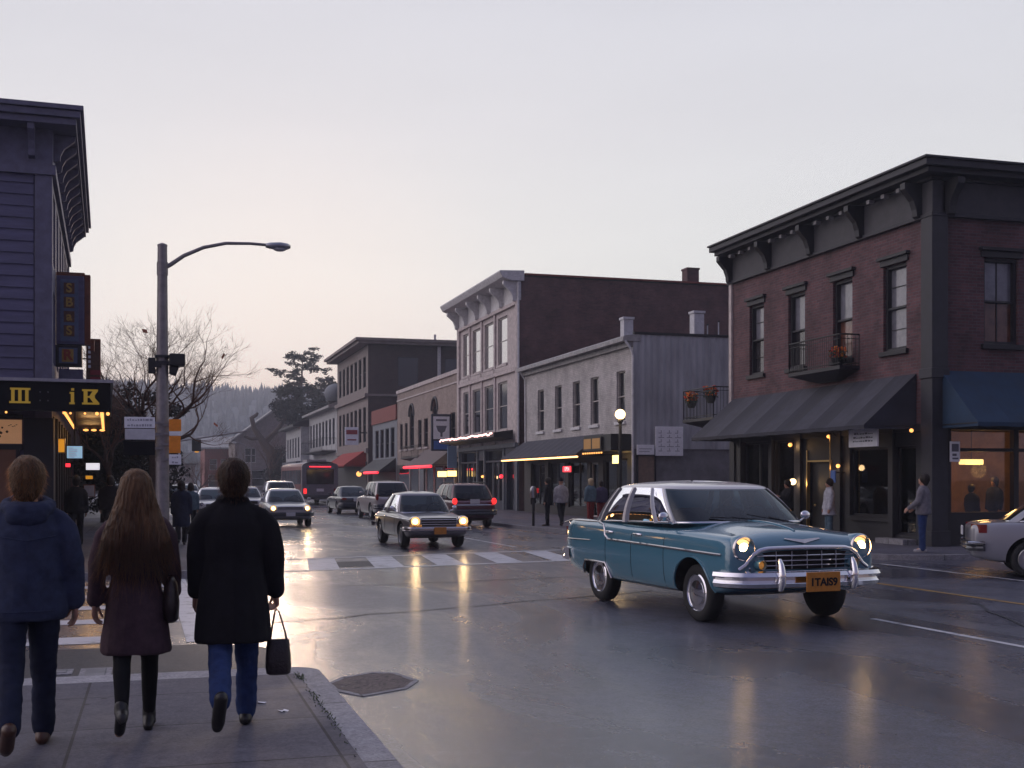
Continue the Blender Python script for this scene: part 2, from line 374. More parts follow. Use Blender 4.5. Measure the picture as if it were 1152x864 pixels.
# ------------------------------------------------------------------ ground surfaces
def surface_mat(name, c1, c2, r0, r1, big=.35, fine=160, bump=.35, joints=None, stretch=(1, .35, 1), cracks=False, spec=.5):
    m = bpy.data.materials.new(name); m.use_nodes = True
    nt = m.node_tree; N = nt.nodes; L = nt.links; b = N['Principled BSDF']; b.inputs['Specular IOR Level'].default_value = spec
    tc = N.new('ShaderNodeTexCoord'); mp = N.new('ShaderNodeMapping'); mp.inputs['Scale'].default_value = stretch; L.new(tc.outputs['Object'], mp.inputs[0])
    n = N.new('ShaderNodeTexNoise'); n.inputs['Scale'].default_value = big; n.inputs['Detail'].default_value = 9; n.inputs['Roughness'].default_value = .62; n.inputs['Distortion'].default_value = .6
    L.new(mp.outputs[0], n.inputs['Vector'])
    rr = N.new('ShaderNodeMapRange'); rr.interpolation_type = 'SMOOTHSTEP'; rr.inputs[1].default_value = .36; rr.inputs[2].default_value = .64; rr.inputs[3].default_value = r0; rr.inputs[4].default_value = r1
    L.new(n.outputs['Fac'], rr.inputs[0])
    f = N.new('ShaderNodeTexNoise'); f.inputs['Scale'].default_value = fine; f.inputs['Detail'].default_value = 3; L.new(tc.outputs['Object'], f.inputs['Vector'])
    f2 = N.new('ShaderNodeTexNoise'); f2.inputs['Scale'].default_value = 7; f2.inputs['Detail'].default_value = 8; f2.inputs['Roughness'].default_value = .7; L.new(tc.outputs['Object'], f2.inputs['Vector'])
    av = N.new('ShaderNodeMath'); av.operation = 'MULTIPLY_ADD'; av.inputs[1].default_value = .6; L.new(f2.outputs['Fac'], av.inputs[0])
    a2 = N.new('ShaderNodeMath'); a2.operation = 'MULTIPLY'; a2.inputs[1].default_value = .5; L.new(n.outputs['Fac'], a2.inputs[0]); L.new(a2.outputs[0], av.inputs[2])
    cr = N.new('ShaderNodeValToRGB'); cr.color_ramp.elements[0].position = .38; cr.color_ramp.elements[1].position = .7
    cr.color_ramp.elements[0].color = (*c1, 1); cr.color_ramp.elements[1].color = (*c2, 1); L.new(av.outputs[0], cr.inputs[0])
    out = cr.outputs[0]; h = None
    if fine > 100:
        f3 = N.new('ShaderNodeTexVoronoi'); f3.inputs['Scale'].default_value = 70; L.new(tc.outputs['Object'], f3.inputs['Vector'])
        gr = N.new('ShaderNodeMapRange'); gr.inputs[1].default_value = 0; gr.inputs[2].default_value = 1; gr.inputs[3].default_value = .8 if joints else .4; gr.inputs[4].default_value = 1.25 if joints else 1.8; gs3 = N.new('ShaderNodeSeparateColor'); L.new(f3.outputs['Color'], gs3.inputs[0]); L.new(gs3.outputs[0], gr.inputs[0])
        mx = N.new('ShaderNodeMix'); mx.data_type = 'RGBA'; mx.blend_type = 'MULTIPLY'; mx.inputs[0].default_value = 1; L.new(out, mx.inputs[6]); L.new(gr.outputs[0], mx.inputs[7]); out = mx.outputs[2]
    if joints:
        bt = N.new('ShaderNodeTexBrick'); bt.offset = 0; bt.inputs['Scale'].default_value = 1; bt.inputs['Brick Width'].default_value = joints[0]; bt.inputs['Row Height'].default_value = joints[1]
        bt.inputs['Mortar Size'].default_value = .012; bt.inputs['Mortar Smooth'].default_value = .3; bt.inputs['Bias'].default_value = 0
        bt.inputs['Color1'].default_value = (.82, .82, .82, 1); bt.inputs['Color2'].default_value = (1.15, 1.15, 1.15, 1); bt.inputs['Mortar'].default_value = (.3, .3, .3, 1)
        jm = N.new('ShaderNodeMapping'); jm.inputs['Location'].default_value = joints[2]; L.new(tc.outputs['Object'], jm.inputs[0]); L.new(jm.outputs[0], bt.inputs['Vector'])
        mx = N.new('ShaderNodeMix'); mx.data_type = 'RGBA'; mx.blend_type = 'MULTIPLY'; mx.inputs[0].default_value = 1; L.new(out, mx.inputs[6]); L.new(bt.outputs['Color'], mx.inputs[7]); out = mx.outputs[2]
        gu = N.new('ShaderNodeTexVoronoi'); gu.inputs['Scale'].default_value = 2.6; L.new(tc.outputs['Object'], gu.inputs['Vector'])
        gm_ = N.new('ShaderNodeMapRange'); gm_.inputs[1].default_value = .05; gm_.inputs[2].default_value = .075; gm_.inputs[3].default_value = .35; gm_.inputs[4].default_value = 1; L.new(gu.outputs['Distance'], gm_.inputs[0])
        mx = N.new('ShaderNodeMix'); mx.data_type = 'RGBA'; mx.blend_type = 'MULTIPLY'; mx.inputs[0].default_value = 1; L.new(out, mx.inputs[6]); L.new(gm_.outputs[0], mx.inputs[7]); out = mx.outputs[2]
    if cracks:
        vo = N.new('ShaderNodeTexVoronoi'); vo.feature = 'DISTANCE_TO_EDGE'; vo.inputs['Scale'].default_value = .17
        wn = N.new('ShaderNodeVectorMath'); wn.operation = 'MULTIPLY_ADD'; wn.inputs[1].default_value = (1.6, 1.6, 0); L.new(f2.outputs['Color'], wn.inputs[0]); L.new(tc.outputs['Object'], wn.inputs[2]); L.new(wn.outputs[0], vo.inputs['Vector'])
        cm = N.new('ShaderNodeMapRange'); cm.inputs[1].default_value = .002; cm.inputs[2].default_value = .006; cm.inputs[3].default_value = .35; cm.inputs[4].default_value = 1; L.new(vo.outputs['Distance'], cm.inputs[0])
        mx = N.new('ShaderNodeMix'); mx.data_type = 'RGBA'; mx.blend_type = 'MULTIPLY'; mx.inputs[0].default_value = 1; L.new(out, mx.inputs[6]); L.new(cm.outputs[0], mx.inputs[7]); out = mx.outputs[2]
    L.new(out, b.inputs['Base Color']); L.new(rr.outputs[0], b.inputs['Roughness'])
    bs = N.new('ShaderNodeMath'); bs.operation = 'MULTIPLY_ADD'; bs.inputs[1].default_value = 1.6; L.new(f2.outputs['Fac'], bs.inputs[0]); L.new(f.outputs['Fac'], bs.inputs[2])
    bp = N.new('ShaderNodeBump'); bp.inputs['Strength'].default_value = bump; bp.inputs['Distance'].default_value = .006; L.new(bs.outputs[0], bp.inputs['Height']); L.new(bp.outputs[0], b.inputs['Normal'])
    b2 = N.new('ShaderNodeBump'); b2.inputs['Strength'].default_value = bump*.14; b2.inputs['Distance'].default_value = .006; L.new(bs.outputs[0], b2.inputs['Height']); L.new(b2.outputs[0], b.inputs['Coat Normal'])
    MATS[name] = m; return m
surface_mat('asphalt', (.019, .021, .037), (.08, .083, .118), .15, .5, big=.5, cracks=True, bump=.8, spec=1.0)
MATS['asphalt'].node_tree.nodes['Principled BSDF'].inputs['Coat Weight'].default_value = .45; MATS['asphalt'].node_tree.nodes['Principled BSDF'].inputs['Coat Roughness'].default_value = .16
surface_mat('pavement', (.06, .058, .078), (.115, .112, .14), .45, .8, joints=(1.55, 1.2, (.5, .12, 0)), bump=.5, spec=.3)
surface_mat('kerb_stone', (.17, .165, .18), (.34, .33, .35), .55, .8, joints=(2.4, 1.9, (.3, .7, 0)), bump=.5, spec=.3)
surface_mat('earth', (.04, .035, .03), (.07, .06, .05), .8, .95)
surface_mat('road_patch', (.014, .014, .018), (.03, .03, .038), .42, .62, bump=.5)
def paint_mat(name, col, wear=.5):
    m = bpy.data.materials.new(name); m.use_nodes = True
    nt = m.node_tree; N = nt.nodes; L = nt.links; b = N['Principled BSDF']; b.inputs['Roughness'].default_value = .45
    tc = N.new('ShaderNodeTexCoord'); n = N.new('ShaderNodeTexNoise'); n.inputs['Scale'].default_value = 2.6; n.inputs['Detail'].default_value = 10; n.inputs['Roughness'].default_value = .75; L.new(tc.outputs['Object'], n.inputs['Vector'])
    r = N.new('ShaderNodeValToRGB'); r.color_ramp.elements[0].position = wear-.1; r.color_ramp.elements[1].position = wear+.08
    r.color_ramp.elements[0].color = (.06, .06, .065, 1); r.color_ramp.elements[1].color = (*col, 1); L.new(n.outputs['Fac'], r.inputs[0]); L.new(r.outputs[0], b.inputs['Base Color'])
    n2 = N.new('ShaderNodeTexNoise'); n2.inputs['Scale'].default_value = 140; L.new(tc.outputs['Object'], n2.inputs['Vector'])
    bp = N.new('ShaderNodeBump'); bp.inputs['Strength'].default_value = .3; bp.inputs['Distance'].default_value = .005; L.new(n2.outputs['Fac'], bp.inputs['Height']); L.new(bp.outputs[0], b.inputs['Normal'])
    MATS[name] = m
paint_mat('road_white', (.55, .55, .58), .41)
paint_mat('road_yellow', (.42, .24, .05), .44)

def sheet(name, polys, m, z):
    b = MB()
    for p in polys: b.poly([(x, y, z) for x, y in p])
    return struct(b.build(name, m))
g = MB(); g.quad((-2500, -2500, -.06), (2500, -2500, -.06), (2500, 3500, -.06), (-2500, 3500, -.06)); struct(g.build('ground', 'earth'))
sheet('road', [[(-45, -40), (45, -40), (45, 420), (-45, 420)]], 'asphalt', 0)

KX = 1.35
def slab(name, pts, m, z1, z0=-.03):
    b = MB(); b.prism([(x, y, z0) for x, y in pts], (0, 0, z1-z0)); return struct(b.build(name, m))
def corner(cx, cy, r, a0, a1, n=8): return [(cx+r*math.cos(R(a0+(a1-a0)*i/n)), cy+r*math.sin(R(a0+(a1-a0)*i/n))) for i in range(n+1)]
kw = .2
r_ = .27
nearo = [(-30, 10.6)] + [(-30, -40), (KX, -40)] + corner(KX-r_, 10.6-r_, r_, 0, 90)
neari = [(-30, 10.6-kw*2), (-30, -40), (KX-kw, -40)] + corner(KX-r_, 10.6-kw*2-(r_-kw), r_-kw, 0, 90)
slab('kerb', nearo, 'kerb_stone', .118); slab('sidewalk', neari, 'pavement', .124)
faro = [(-30, 22.3)] + corner(KX-r_, 22.3+r_, r_, -90, 0) + [(KX, 48), (-.6, 78), (-4, 130), (-12, 300), (-30, 300)]
fari = [(-30, 22.3+kw)] + corner(KX-r_, 22.3+r_, r_-kw, -90, 0) + [(KX-kw, 48), (-.6-kw, 78), (-4-kw, 130), (-12-kw, 300), (-30, 300)]
slab('kerb', faro, 'kerb_stone', .118); slab('sidewalk', fari, 'pavement', .124)
RK = 14.9
kp = [(12.2, 310), (12.4, 52), (12.5, 41), (13.1, 37), (14.6, 29.5), (RK, 27)]
rfo = [(60, 22.4)] + [(60, 310)] + kp + corner(RK+1.6, 22.4+1.6, 1.6, 180, 270)
rfi = [(60, 22.4+kw)] + [(60, 310)] + [(x+kw, y) for x, y in kp] + corner(RK+1.6, 22.4+1.6, 1.6-kw, 180, 270)
slab('kerb', rfo, 'kerb_stone', .118); slab('sidewalk', rfi, 'pavement', .124)
rno = [(60, 9.5), (60, -40), (RK, -40)] + corner(RK+1.6, 9.5-1.6, 1.6, 180, 90)
slab('sidewalk', rno, 'pavement', .124)

# painted lines
def ribbon(pts, w):                     # strip of quads along a centre line
    out = []
    for (x0, y0), (x1, y1) in zip(pts, pts[1:]):
        d = Vector((x1-x0, y1-y0)).normalized(); n = Vector((-d.y, d.x))*w/2
        out.append([(x0-n.x, y0-n.y), (x1-n.x, y1-n.y), (x1+n.x, y1+n.y), (x0+n.x, y0+n.y)])
    return out
lines = ribbon([(8.85, 4), (8.66, 13.2)], .1) + ribbon([(14.35, 14), (14.5, 21.8)], .1) + ribbon([(9.0, 30), (8.8, 48)], .1) + ribbon([(14.0, 15.5), (17.5, 22)], .08)
sheet('lane_markings', lines, 'road_white', .0045)
sheet('centre_line', ribbon([(11.7, 3), (11.7, 21.5)], .1), 'road_yellow', .0045)
# crosswalk over the main street: two rails and slanted rungs
cw = ribbon([(1.45, 22.99), (14.6, 26.05)], .22) + ribbon([(1.45, 26.39), (14.6, 29.6)], .22)
for k in range(10):
    x = 1.5 + k*1.35; y0 = 23.05+(x-1.7)*.2326+.11; y1 = 26.45+(x-1.7)*.244-.11
    cw.append([(x, y0), (x+.62, y0+.144), (x+.62+.35, y1+.15), (x+.35, y1)])
sheet('crosswalk_markings', cw, 'road_white', .0045)
sw = []
for y, h, xe in ((13.55, .6, -.45), (15.4, .5, .28), (17.1, .5, .28), (18.75, .5, .28), (20.4, .5, .28)): sw.append([(-7, y), (xe, y), (xe, y+h), (-7, y+h)])
sw.append([(.32, 13.4), (.6, 13.4), (.5, 21.9), (.22, 21.9)])
sw += ribbon([(.9, 14), (1.9, 21.6)], .14)
sheet('side_crosswalk_markings', sw, 'road_white', .0045)
# asphalt repairs and tar seams
rnd = random.Random(3)
pp = []
pp.append([(-8, 10.75), (1.1, 10.75), (1.25, 12.6), (.6, 13.2), (-8, 13.0)])
pp.append([(3.2, 24.0), (4.6, 24.2), (4.9, 25.8), (3.6, 25.6)])
sheet('road_repair', pp, 'road_patch', .003)
seams = []
for (x0, y0, x1, y1) in ((1.4, 14.9, 7.5, 17.5), (2.1, 19.6, 8.5, 20.6), (8.4, 9.0, 11.2, 14.6)):
    n = 14; pts = [(x0+(x1-x0)*i/n+rnd.uniform(-.07, .07), y0+(y1-y0)*i/n+rnd.uniform(-.07, .07)) for i in range(n+1)]
    seams += ribbon(pts, .045)
sheet('tar_seam', seams, 'road_patch', .0065)

# sunken drain plate in the gutter
t = thing('drain_cover', 'broken concrete drain cover set in the gutter beside the near kerb', 'drain cover', (1.9, 10.2, 0))
rim = [(1.42, 9.95), (1.40, 10.3), (1.58, 10.62), (1.9, 10.84), (2.1, 10.7), (2.2, 10.25), (2.02, 9.88), (1.6, 9.62)]
b = MB(); n = len(rim); cx, cyy = 1.79, 10.25
inn = [(cx+(x-cx)*.87, cyy+(y-cyy)*.87) for x, y in rim]
for i in range(n):
    j = (i+1) % n
    b.prism([(rim[i][0], rim[i][1], -.02), (rim[j][0], rim[j][1], -.02), (inn[j][0], inn[j][1], -.02), (inn[i][0], inn[i][1], -.02)], (0, 0, .026))
b.build('rim', 'kerb_stone', t)
b = MB(); k = 30; pts = []; fs = []; rings_ = 12
for i in range(rings_+1):
    for j in range(n*6):
        f = j/6; i0 = int(f) % n; i1 = (i0+1) % n; fr = f-int(f); q = i/rings_
        x = cx+(inn[i0][0]*(1-fr)+inn[i1][0]*fr-cx)*q*1.02; y = cyy+(inn[i0][1]*(1-fr)+inn[i1][1]*fr-cyy)*q*1.02
        z = .006+.007*noise.noise(Vector((x*13, y*9, 1)))+.006*noise.noise(Vector((x*31, y*24, 4)))
        pts.append((x, y, z))
m6 = n*6
for i in range(rings_):
    for j in range(m6): fs.append((i*m6+j, i*m6+(j+1) % m6, (i+1)*m6+(j+1) % m6, (i+1)*m6+j))
b.join(pts, fs); M_('iron_rust', (.012, .008, .01), .6, var=.5, col2=(.14, .1, .11), scale=24, spec=.35, bump=1.0, bscale=28); b.build('plate', 'iron_rust', t, smooth=180)
for (x0, x1, y0, y1, lab) in ((-.98, -.72, 11.45, 11.75, 'oval metal utility plate in the asphalt strip past the near kerb'), (-.66, -.38, 11.05, 11.75, 'square concrete utility plate beside the oval metal one')):
    t = thing('utility_plate', lab, 'utility cover', ((x0+x1)/2, (y0+y1)/2, 0))
    b = MB(); b.box(x0, x1, y0, y1, -.02, .012); b.build('frame', 'kerb_stone', t, bevel=.006)
    b = MB(); b.box(x0+.05, x1-.05, y0+.06, y1-.06, .0, .02); b.build('lid', 'concrete', t, bevel=.01)
# litter and moss
for x, y, w, r, lab in ((.29, 11.2, .17, .1, 'white paper scrap lying on the asphalt strip past the kerb'), (.86, 8.55, .06, .5, 'small white paper scrap on the sidewalk nearest the kerb'), (.74, 8.9, .04, 1.2, 'tiny white paper scrap on the sidewalk below the handbag')):
    z = .124 if y < 10.2 else .003
    b = MB(); T = Matrix.Translation((x, y, z)) @ Matrix.Rotation(r, 4, 'Z')
    b.loft([[T @ Vector((-w/2+w*i/4, -.03, .004+.006*math.sin(i*1.7))) for i in range(5)], [T @ Vector((-w/2+w*i/4, .03, .005+.006*math.cos(i*1.3))) for i in range(5)]], False, False, closed=False)
    tag(b.build('paper_scrap', 'sign_white'), lab, 'litter')
b = MB(); rnd = random.Random(5)
for i in range(240):
    y = rnd.choice([rnd.gauss(9.0, .22), rnd.gauss(10.0, .12), rnd.gauss(8.2, .35)]); x = KX-kw-.01+rnd.gauss(0, .018); h = rnd.uniform(.004, .018); a = rnd.uniform(0, PI); dx, dy = .006*math.cos(a), .006*math.sin(a)
    b.poly([(x-dx, y-dy, .12), (x+dx, y+dy, .12), (x+rnd.gauss(0, .012), y+rnd.gauss(0, .012), .124+h)])
tag(b.build('moss', 'moss', fix=False), 'green moss growing in the kerb joint', 'moss', kind='stuff')

# ------------------------------------------------------------------ hills
def hz(x, y):
    t = max(0, min(1, (y-430)/370)); t = t*t*(3-2*t)
    return t*(55 + 7*noise.noise(Vector((x*.006, y*.004, 2))) + 2.5*noise.noise(Vector((x*.03, y*.03, 5)))) - .5
b = MB(); nx, ny = 90, 40; pts = []; fs = []
for j in range(ny+1):
    for i in range(nx+1):
        x = -520+1150*i/nx; y = 425+600*j/ny; pts.append((x, y, hz(x, y)))
for j in range(ny):
    for i in range(nx): q = j*(nx+1)+i; fs.append((q, q+1, q+nx+2, q+nx+1))
b.join(pts, fs); M_('hill_ground', (.1, .105, .115), .95, var=.4, scale=.05); struct(b.build('hills', 'hill_ground', smooth=180))  # paled and blued, so the hill colour itself carries some haze
b = MB(); rnd = random.Random(11)
for i in range(5200):
    if i < 1500: y = rnd.uniform(765, 815); x = rnd.uniform(-220, 420)
    else: y = rnd.uniform(470, 810); x = rnd.uniform(-260, 380)
    z = hz(x, y); h = rnd.uniform(5, 11); r = h*rnd.uniform(.17, .26); k = 6; ph = rnd.random()*6
    for (r0, z0, z1) in ((r, .05*h, .5*h), (r*.78, .3*h, .75*h), (r*.5, .58*h, h)):
        base = [(x+r0*rnd.uniform(.75, 1.2)*math.cos(ph+2*PI*j/k), y+r0*math.sin(ph+2*PI*j/k), z+z0) for j in range(k)]
        for j in range(k): b.poly([base[j], base[(j+1) % k], (x, y, z+z1)])
M_('conifer', (.1, .11, .12), .95, var=.4, scale=.2)  # lightened grey-blue: distance haze put into the tree colour
tag(b.build('forest', 'conifer', fix=False), 'conifer forest covering the hazy hill beyond the street', 'forest', kind='stuff')

# ------------------------------------------------------------------ haze
b = MB(); b.box(-900, 900, -120, 1150, -1.06, 92); hz_o = b.build('haze', 'black')
m = bpy.data.materials.new('haze'); m.use_nodes = True; N = m.node_tree.nodes; N.remove(N['Principled BSDF'])
pv = N.new('ShaderNodeVolumePrincipled'); pv.inputs['Density'].default_value = .0007; pv.inputs['Color'].default_value = (.84, .88, 1, 1); pv.inputs['Anisotropy'].default_value = .55
m.node_tree.links.new(pv.outputs[0], N['Material Output'].inputs['Volume'])
hz_o.data.materials.clear(); hz_o.data.materials.append(m); tag(hz_o, kind='stuff'); hz_o['label'] = 'evening haze over the street and hill'; hz_o['category'] = 'haze'
# ------------------------------------------------------------------ buildings of the right-hand row
FX = 18.3
brick('red_brick', (.12, .052, .056), (.07, .032, .038), (.09, .075, .085), var=.5)
brick('dark_brick', (.125, .058, .058), (.085, .042, .045), (.095, .07, .07), var=.5)
brick('white_brick', (.46, .43, .42), (.37, .35, .345), (.3, .285, .285), var=.32, bump=.7)
brick('tan_brick', (.32, .25, .22), (.23, .18, .16), (.2, .175, .16), var=.25)
brick('brown_brick', (.075, .05, .05), (.055, .038, .04), (.06, .05, .05), var=.2)
M_('metal_siding', (.33, .335, .36), .55, var=.3, scale=1.6, stretch=(1, 1, .2))
M_('beige_trim', (.46, .4, .39), .7, var=.25, scale=4, bump=.15)
M_('blue_grey', (.17, .185, .21), .7, var=.2)
M_('red_fascia', (.2, .05, .04), .75, var=.3)
M_('white_wall', (.42, .42, .43), .8, var=.2, scale=2)
M_('taupe_wall', (.22, .185, .175), .8, var=.2, scale=2)
M_('chimney_white', (.5, .5, .53), .7, var=.15)
M_('navy_paint', (.02, .025, .05), .5, var=.3)
M_('flower_red', (.6, .06, .02), .7); M_('flower_orange', (.7, .2, .02), .7); M_('flower_green', (.05, .09, .03), .8)

def shell(par, y0, y1, x1, z1, m, holes=(), side=(), z0=0, roof='tar_roof', name='wall', side_mat=None):
    """the four walls: street face X=FX, south face Y=y0, and plain far sides; roof inside a low parapet"""
    b = MB(); wall(b, 'X', FX, y0, y1, z0, z1, holes)
    w = b.build(name, m, par, fix=False)
    b = MB(); wall(b, 'Y', y0, FX, x1, z0, z1, side)
    b.quad((FX, y1, z0), (x1, y1, z0), (x1, y1, z1), (FX, y1, z1)); b.quad((x1, y0, z0), (x1, y1, z0), (x1, y1, z1), (x1, y0, z1))
    b.build('side_wall', side_mat or m, par, fix=False)
    b = MB(); b.box(FX+.01, x1-.01, y0+.01, y1-.01, z1-.35, z1-.15); b.build('roof', roof, par)
    b = MB()
    for a in ((FX-.02, FX+.24, y0-.02, y1+.02), (x1-.24, x1+.02, y0-.02, y1+.02), (FX+.24, x1-.24, y0-.02, y0+.24), (FX+.24, x1-.24, y1-.24, y1+.02)): b.box(*a, z1+.002, z1+.07)
    b.build('coping', roof, par)
    return w

def bracket(mb, ax, c, u, z1, h, d, w=.16, sgn=-1):
    """scrolled cornice bracket hanging under z1, projecting d from plane c"""
    pr = [(0, z1), (d, z1), (d, z1-h*.18), (d*.82, z1-h*.3), (d*.5, z1-h*.5), (d*.34, z1-h*.75), (d*.3, z1-h*.95), (d*.16, z1-h), (0, z1-h)]
    if ax == 'X': mb.prism([(c+sgn*p, u-w/2, z) for p, z in pr], (0, w, 0))
    else: mb.prism([(u-w/2, c+sgn*p, z) for p, z in pr], (w, 0, 0))

def awning(par, u0, u1, zt, zb, out, m, c=FX, ax='X', name='awning', val=.12, ends=True, seams=0):
    T = lambda u, d, z: (c-d, u, z) if ax == 'X' else (u, c-d, z)
    b = MB(); n = max(2, int((u1-u0)/.9)); th = .025
    for p in range(n):
        b.mi = p % 2 if seams else 0
        for s in (0, 1):
            rows = []
            for k in range(5):
                f = k/4
                rows.append([Vector(T(u0+(u1-u0)*(p+i/4)/n, .02+out*f, zt+(zb-zt)*f-.045*math.sin(PI*f)*math.sin(PI*i/4)-s*th)) for i in range(5)])
            b.loft(rows, False, False, closed=False)
    b.mi = 0
    # valance
    b.loft([[Vector(T(u0+(u1-u0)*i/(n*4), .02+out, zb)) for i in range(n*4+1)], [Vector(T(u0+(u1-u0)*i/(n*4), .02+out, zb-val-.012*math.sin(i*1.7))) for i in range(n*4+1)]], False, False, closed=False)
    if ends:
        for u in (u0, u1): b.poly([T(u, .02, zt), T(u, .02+out, zb), T(u, .02+out, zb-val), T(u, .02, zb-val)])
    o = b.build(name, [m, 'awning_light'] if seams else m, par, smooth=40, fix=False)
    f = MB(); f.tube([T(u0, .03, zb-.02), T(u0, out-.01, zb-.02), T(u1, out-.01, zb-.02), T(u1, .03, zb-.02)], .018, 6); f.build('awning_rail', 'dark_paint', o)
    return o

# ---- corner brick building --------------------------------------------------------------
Y0, Y1, X1 = 25.3, 36.1, 30.0
bd = thing('brick_building', 'two storey dark red brick corner building with bracketed cornice, awnings and a small iron balcony', 'building', (FX, Y0, 0))
wins = [(33.85, 34.8), (31.36, 32.33), (28.86, 29.84), (26.39, 27.4)]
zw = (5.1, 7.32)
ground = [(33.4, 35.2, .75, 2.95), (31.95, 33.1, .75, 2.95), (29.84, 31.19, .14, 2.32), (27.0, 28.95, .78, 2.62), (25.95, 26.85, .35, 2.62)]
b = MB(); wall(b, 'X', FX, Y0, Y1, 3.15, 8.3, [(a, c_, *zw) for a, c_ in wins]); b.build('wall', 'red_brick', bd, fix=False)
b = MB(); wall(b, 'Y', Y0, FX, X1, 3.15, 8.3, [(19.78, 20.8, 5.14, 7.3), (22.6, 23.6, 5.14, 7.3), (25.4, 26.4, 5.14, 7.3)])
b.quad((FX, Y1, 0), (X1, Y1, 0), (X1, Y1, 9.3), (FX, Y1, 9.3)); b.quad((X1, Y0, 0), (X1, Y1, 0), (X1, Y1, 9.3), (X1, Y0, 9.3)); b.build('side_wall', 'red_brick', bd, fix=False)
b = MB(); wall(b, 'X', FX-.03, Y0+.35, Y1, .12, 3.15, ground, dep=.3)
for y in (35.3, 33.25, 31.55, 29.4, 26.92): b.box(FX-.12, FX-.033, y-.1, y+.1, .12, 3.1)
b.box(FX-.09, FX-.034, Y0+.35, Y1-.1, 2.97, 3.12)
for (a, c_) in ((27.0, 28.95), (31.95, 33.1), (33.4, 35.2)): b.box(FX-.11, FX-.034, a, c_, .66, .745)
b.build('shopfront', 'dark_paint', bd, fix=False)
so_h = [(18.8, 21.9, .95, 2.46), (18.8, 21.9, 2.54, 3.0), (22.6, 25.2, .95, 2.46), (22.6, 25.2, 2.54, 3.0)]
b = MB(); wall(b, 'Y', Y0-.03, FX+.35, X1, .12, 3.15, so_h, dep=.3); b.box(20.62, 20.76, Y0-.06, Y0+.1, .95, 3.0); b.build('side_shopfront', 'dark_paint', bd, fix=False)
b = MB(); b.box(FX-.1, FX+.36, Y0-.1, Y0+.36, .12, 8.3); b.box(FX-.16, FX+.4, Y0-.16, Y0+.4, .12, .5); b.box(FX-.14, FX+.38, Y0-.14, Y0+.38, 4.25, 4.5); b.build('corner_pilaster', 'charcoal_paint', bd, bevel=.015)
b = MB(); b.box(FX-.07, FX+.2, Y1-.16, Y1+.02, 3.2, 8.3); b.build('end_pilaster', 'beige_trim', bd)
b = MB()
for ax, c, u0, u1 in (('X', FX, Y0-.06, Y1+.05), ('Y', Y0, FX-.06, X1+.05)):
    wbox(b, ax, c, 1, u0 if ax == 'X' else u0+.3, u1, 8.3, 9.12, -.06, .3)
b.build('frieze', 'frieze_paint', bd)
cn = MB()
for (o, z0, z1) in ((.5, 9.18, 9.3), (.66, 9.303, 9.46), (.72, 9.463, 9.52)):
    cn.box(FX-o, X1+o*.3, Y0-o, Y1+o*.45, z0, z1)
cn.box(FX-.12, X1, Y0-.12, Y1+.1, 8.22, 8.32); cn.box(FX-.16, X1, Y0-.16, Y1+.1, 9.1, 9.177)
cn = cn.build('cornice', 'charcoal_paint', bd, bevel=.012)
for y in (25.75, 28.3, 30.85, 33.35, 35.95):
    k = MB(); bracket(k, 'X', FX-.06, y, 9.1, .85, .5, .2); k.build('bracket', 'dark_paint', cn)
for x in (18.7, 21.3, 23.9, 26.5):
    k = MB(); bracket(k, 'Y', Y0-.06, x, 9.1, .85, .5, .2); k.build('bracket', 'dark_paint', cn)
for i in range(15):
    y = 26.25+i*.66
    if min(abs(y-q) for q in (25.75, 28.3, 30.85, 33.35, 35.95)) > .3: k = MB(); k.box(FX-.36, FX-.2, y-.07, y+.07, 9.0, 9.1); k.build('dentil', 'concrete', cn)
cur = ['blind_grey', 'curtain', 'curtain', 'curtain']
for i, (a, c_) in enumerate(wins):
    window(bd, 'X', FX, 1, a, c_, *zw, frame='dark_paint', pane=('pane_curtain', ['pane_dark', 'pane_dark', 'pane_warm', 'pane_curtain'][i]), lintel='dark_paint', sill='dark_paint', bars=2 if i in (0, 3) else 1, dep=.24, fw=.08)
for a in (19.78, 22.6, 25.4):
    window(bd, 'Y', Y0, 1, a, a+1.02, 5.14, 7.3, frame='dark_paint', pane=('pane_curtain', 'pane_warm'), lintel='dark_paint', sill='dark_paint', bars=1, vbar=1, dep=.24, fw=.08)
awning(bd, 25.95, 35.9, 4.42, 3.12, 1.5, 'awning_grey', val=.1, seams=1)
awning(bd, 18.5, 29.8, 4.44, 3.12, 1.4, 'awning_blue', c=Y0, ax='Y', val=.1)
# shop interior (lit rooms seen through the glass)
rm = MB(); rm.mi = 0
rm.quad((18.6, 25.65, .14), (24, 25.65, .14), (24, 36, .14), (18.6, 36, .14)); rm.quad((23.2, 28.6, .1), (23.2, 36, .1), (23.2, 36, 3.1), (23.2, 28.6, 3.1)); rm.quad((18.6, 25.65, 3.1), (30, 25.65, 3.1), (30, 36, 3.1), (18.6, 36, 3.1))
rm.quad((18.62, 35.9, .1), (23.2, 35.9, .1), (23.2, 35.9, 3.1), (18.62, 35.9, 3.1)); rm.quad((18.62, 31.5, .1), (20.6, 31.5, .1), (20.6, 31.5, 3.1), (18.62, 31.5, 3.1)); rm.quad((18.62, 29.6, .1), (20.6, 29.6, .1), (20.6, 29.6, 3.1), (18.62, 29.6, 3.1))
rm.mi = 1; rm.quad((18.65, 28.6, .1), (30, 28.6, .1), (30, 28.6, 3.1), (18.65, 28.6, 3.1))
rm.build('room', ['room_dark', 'room_warm'], bd, fix=False)
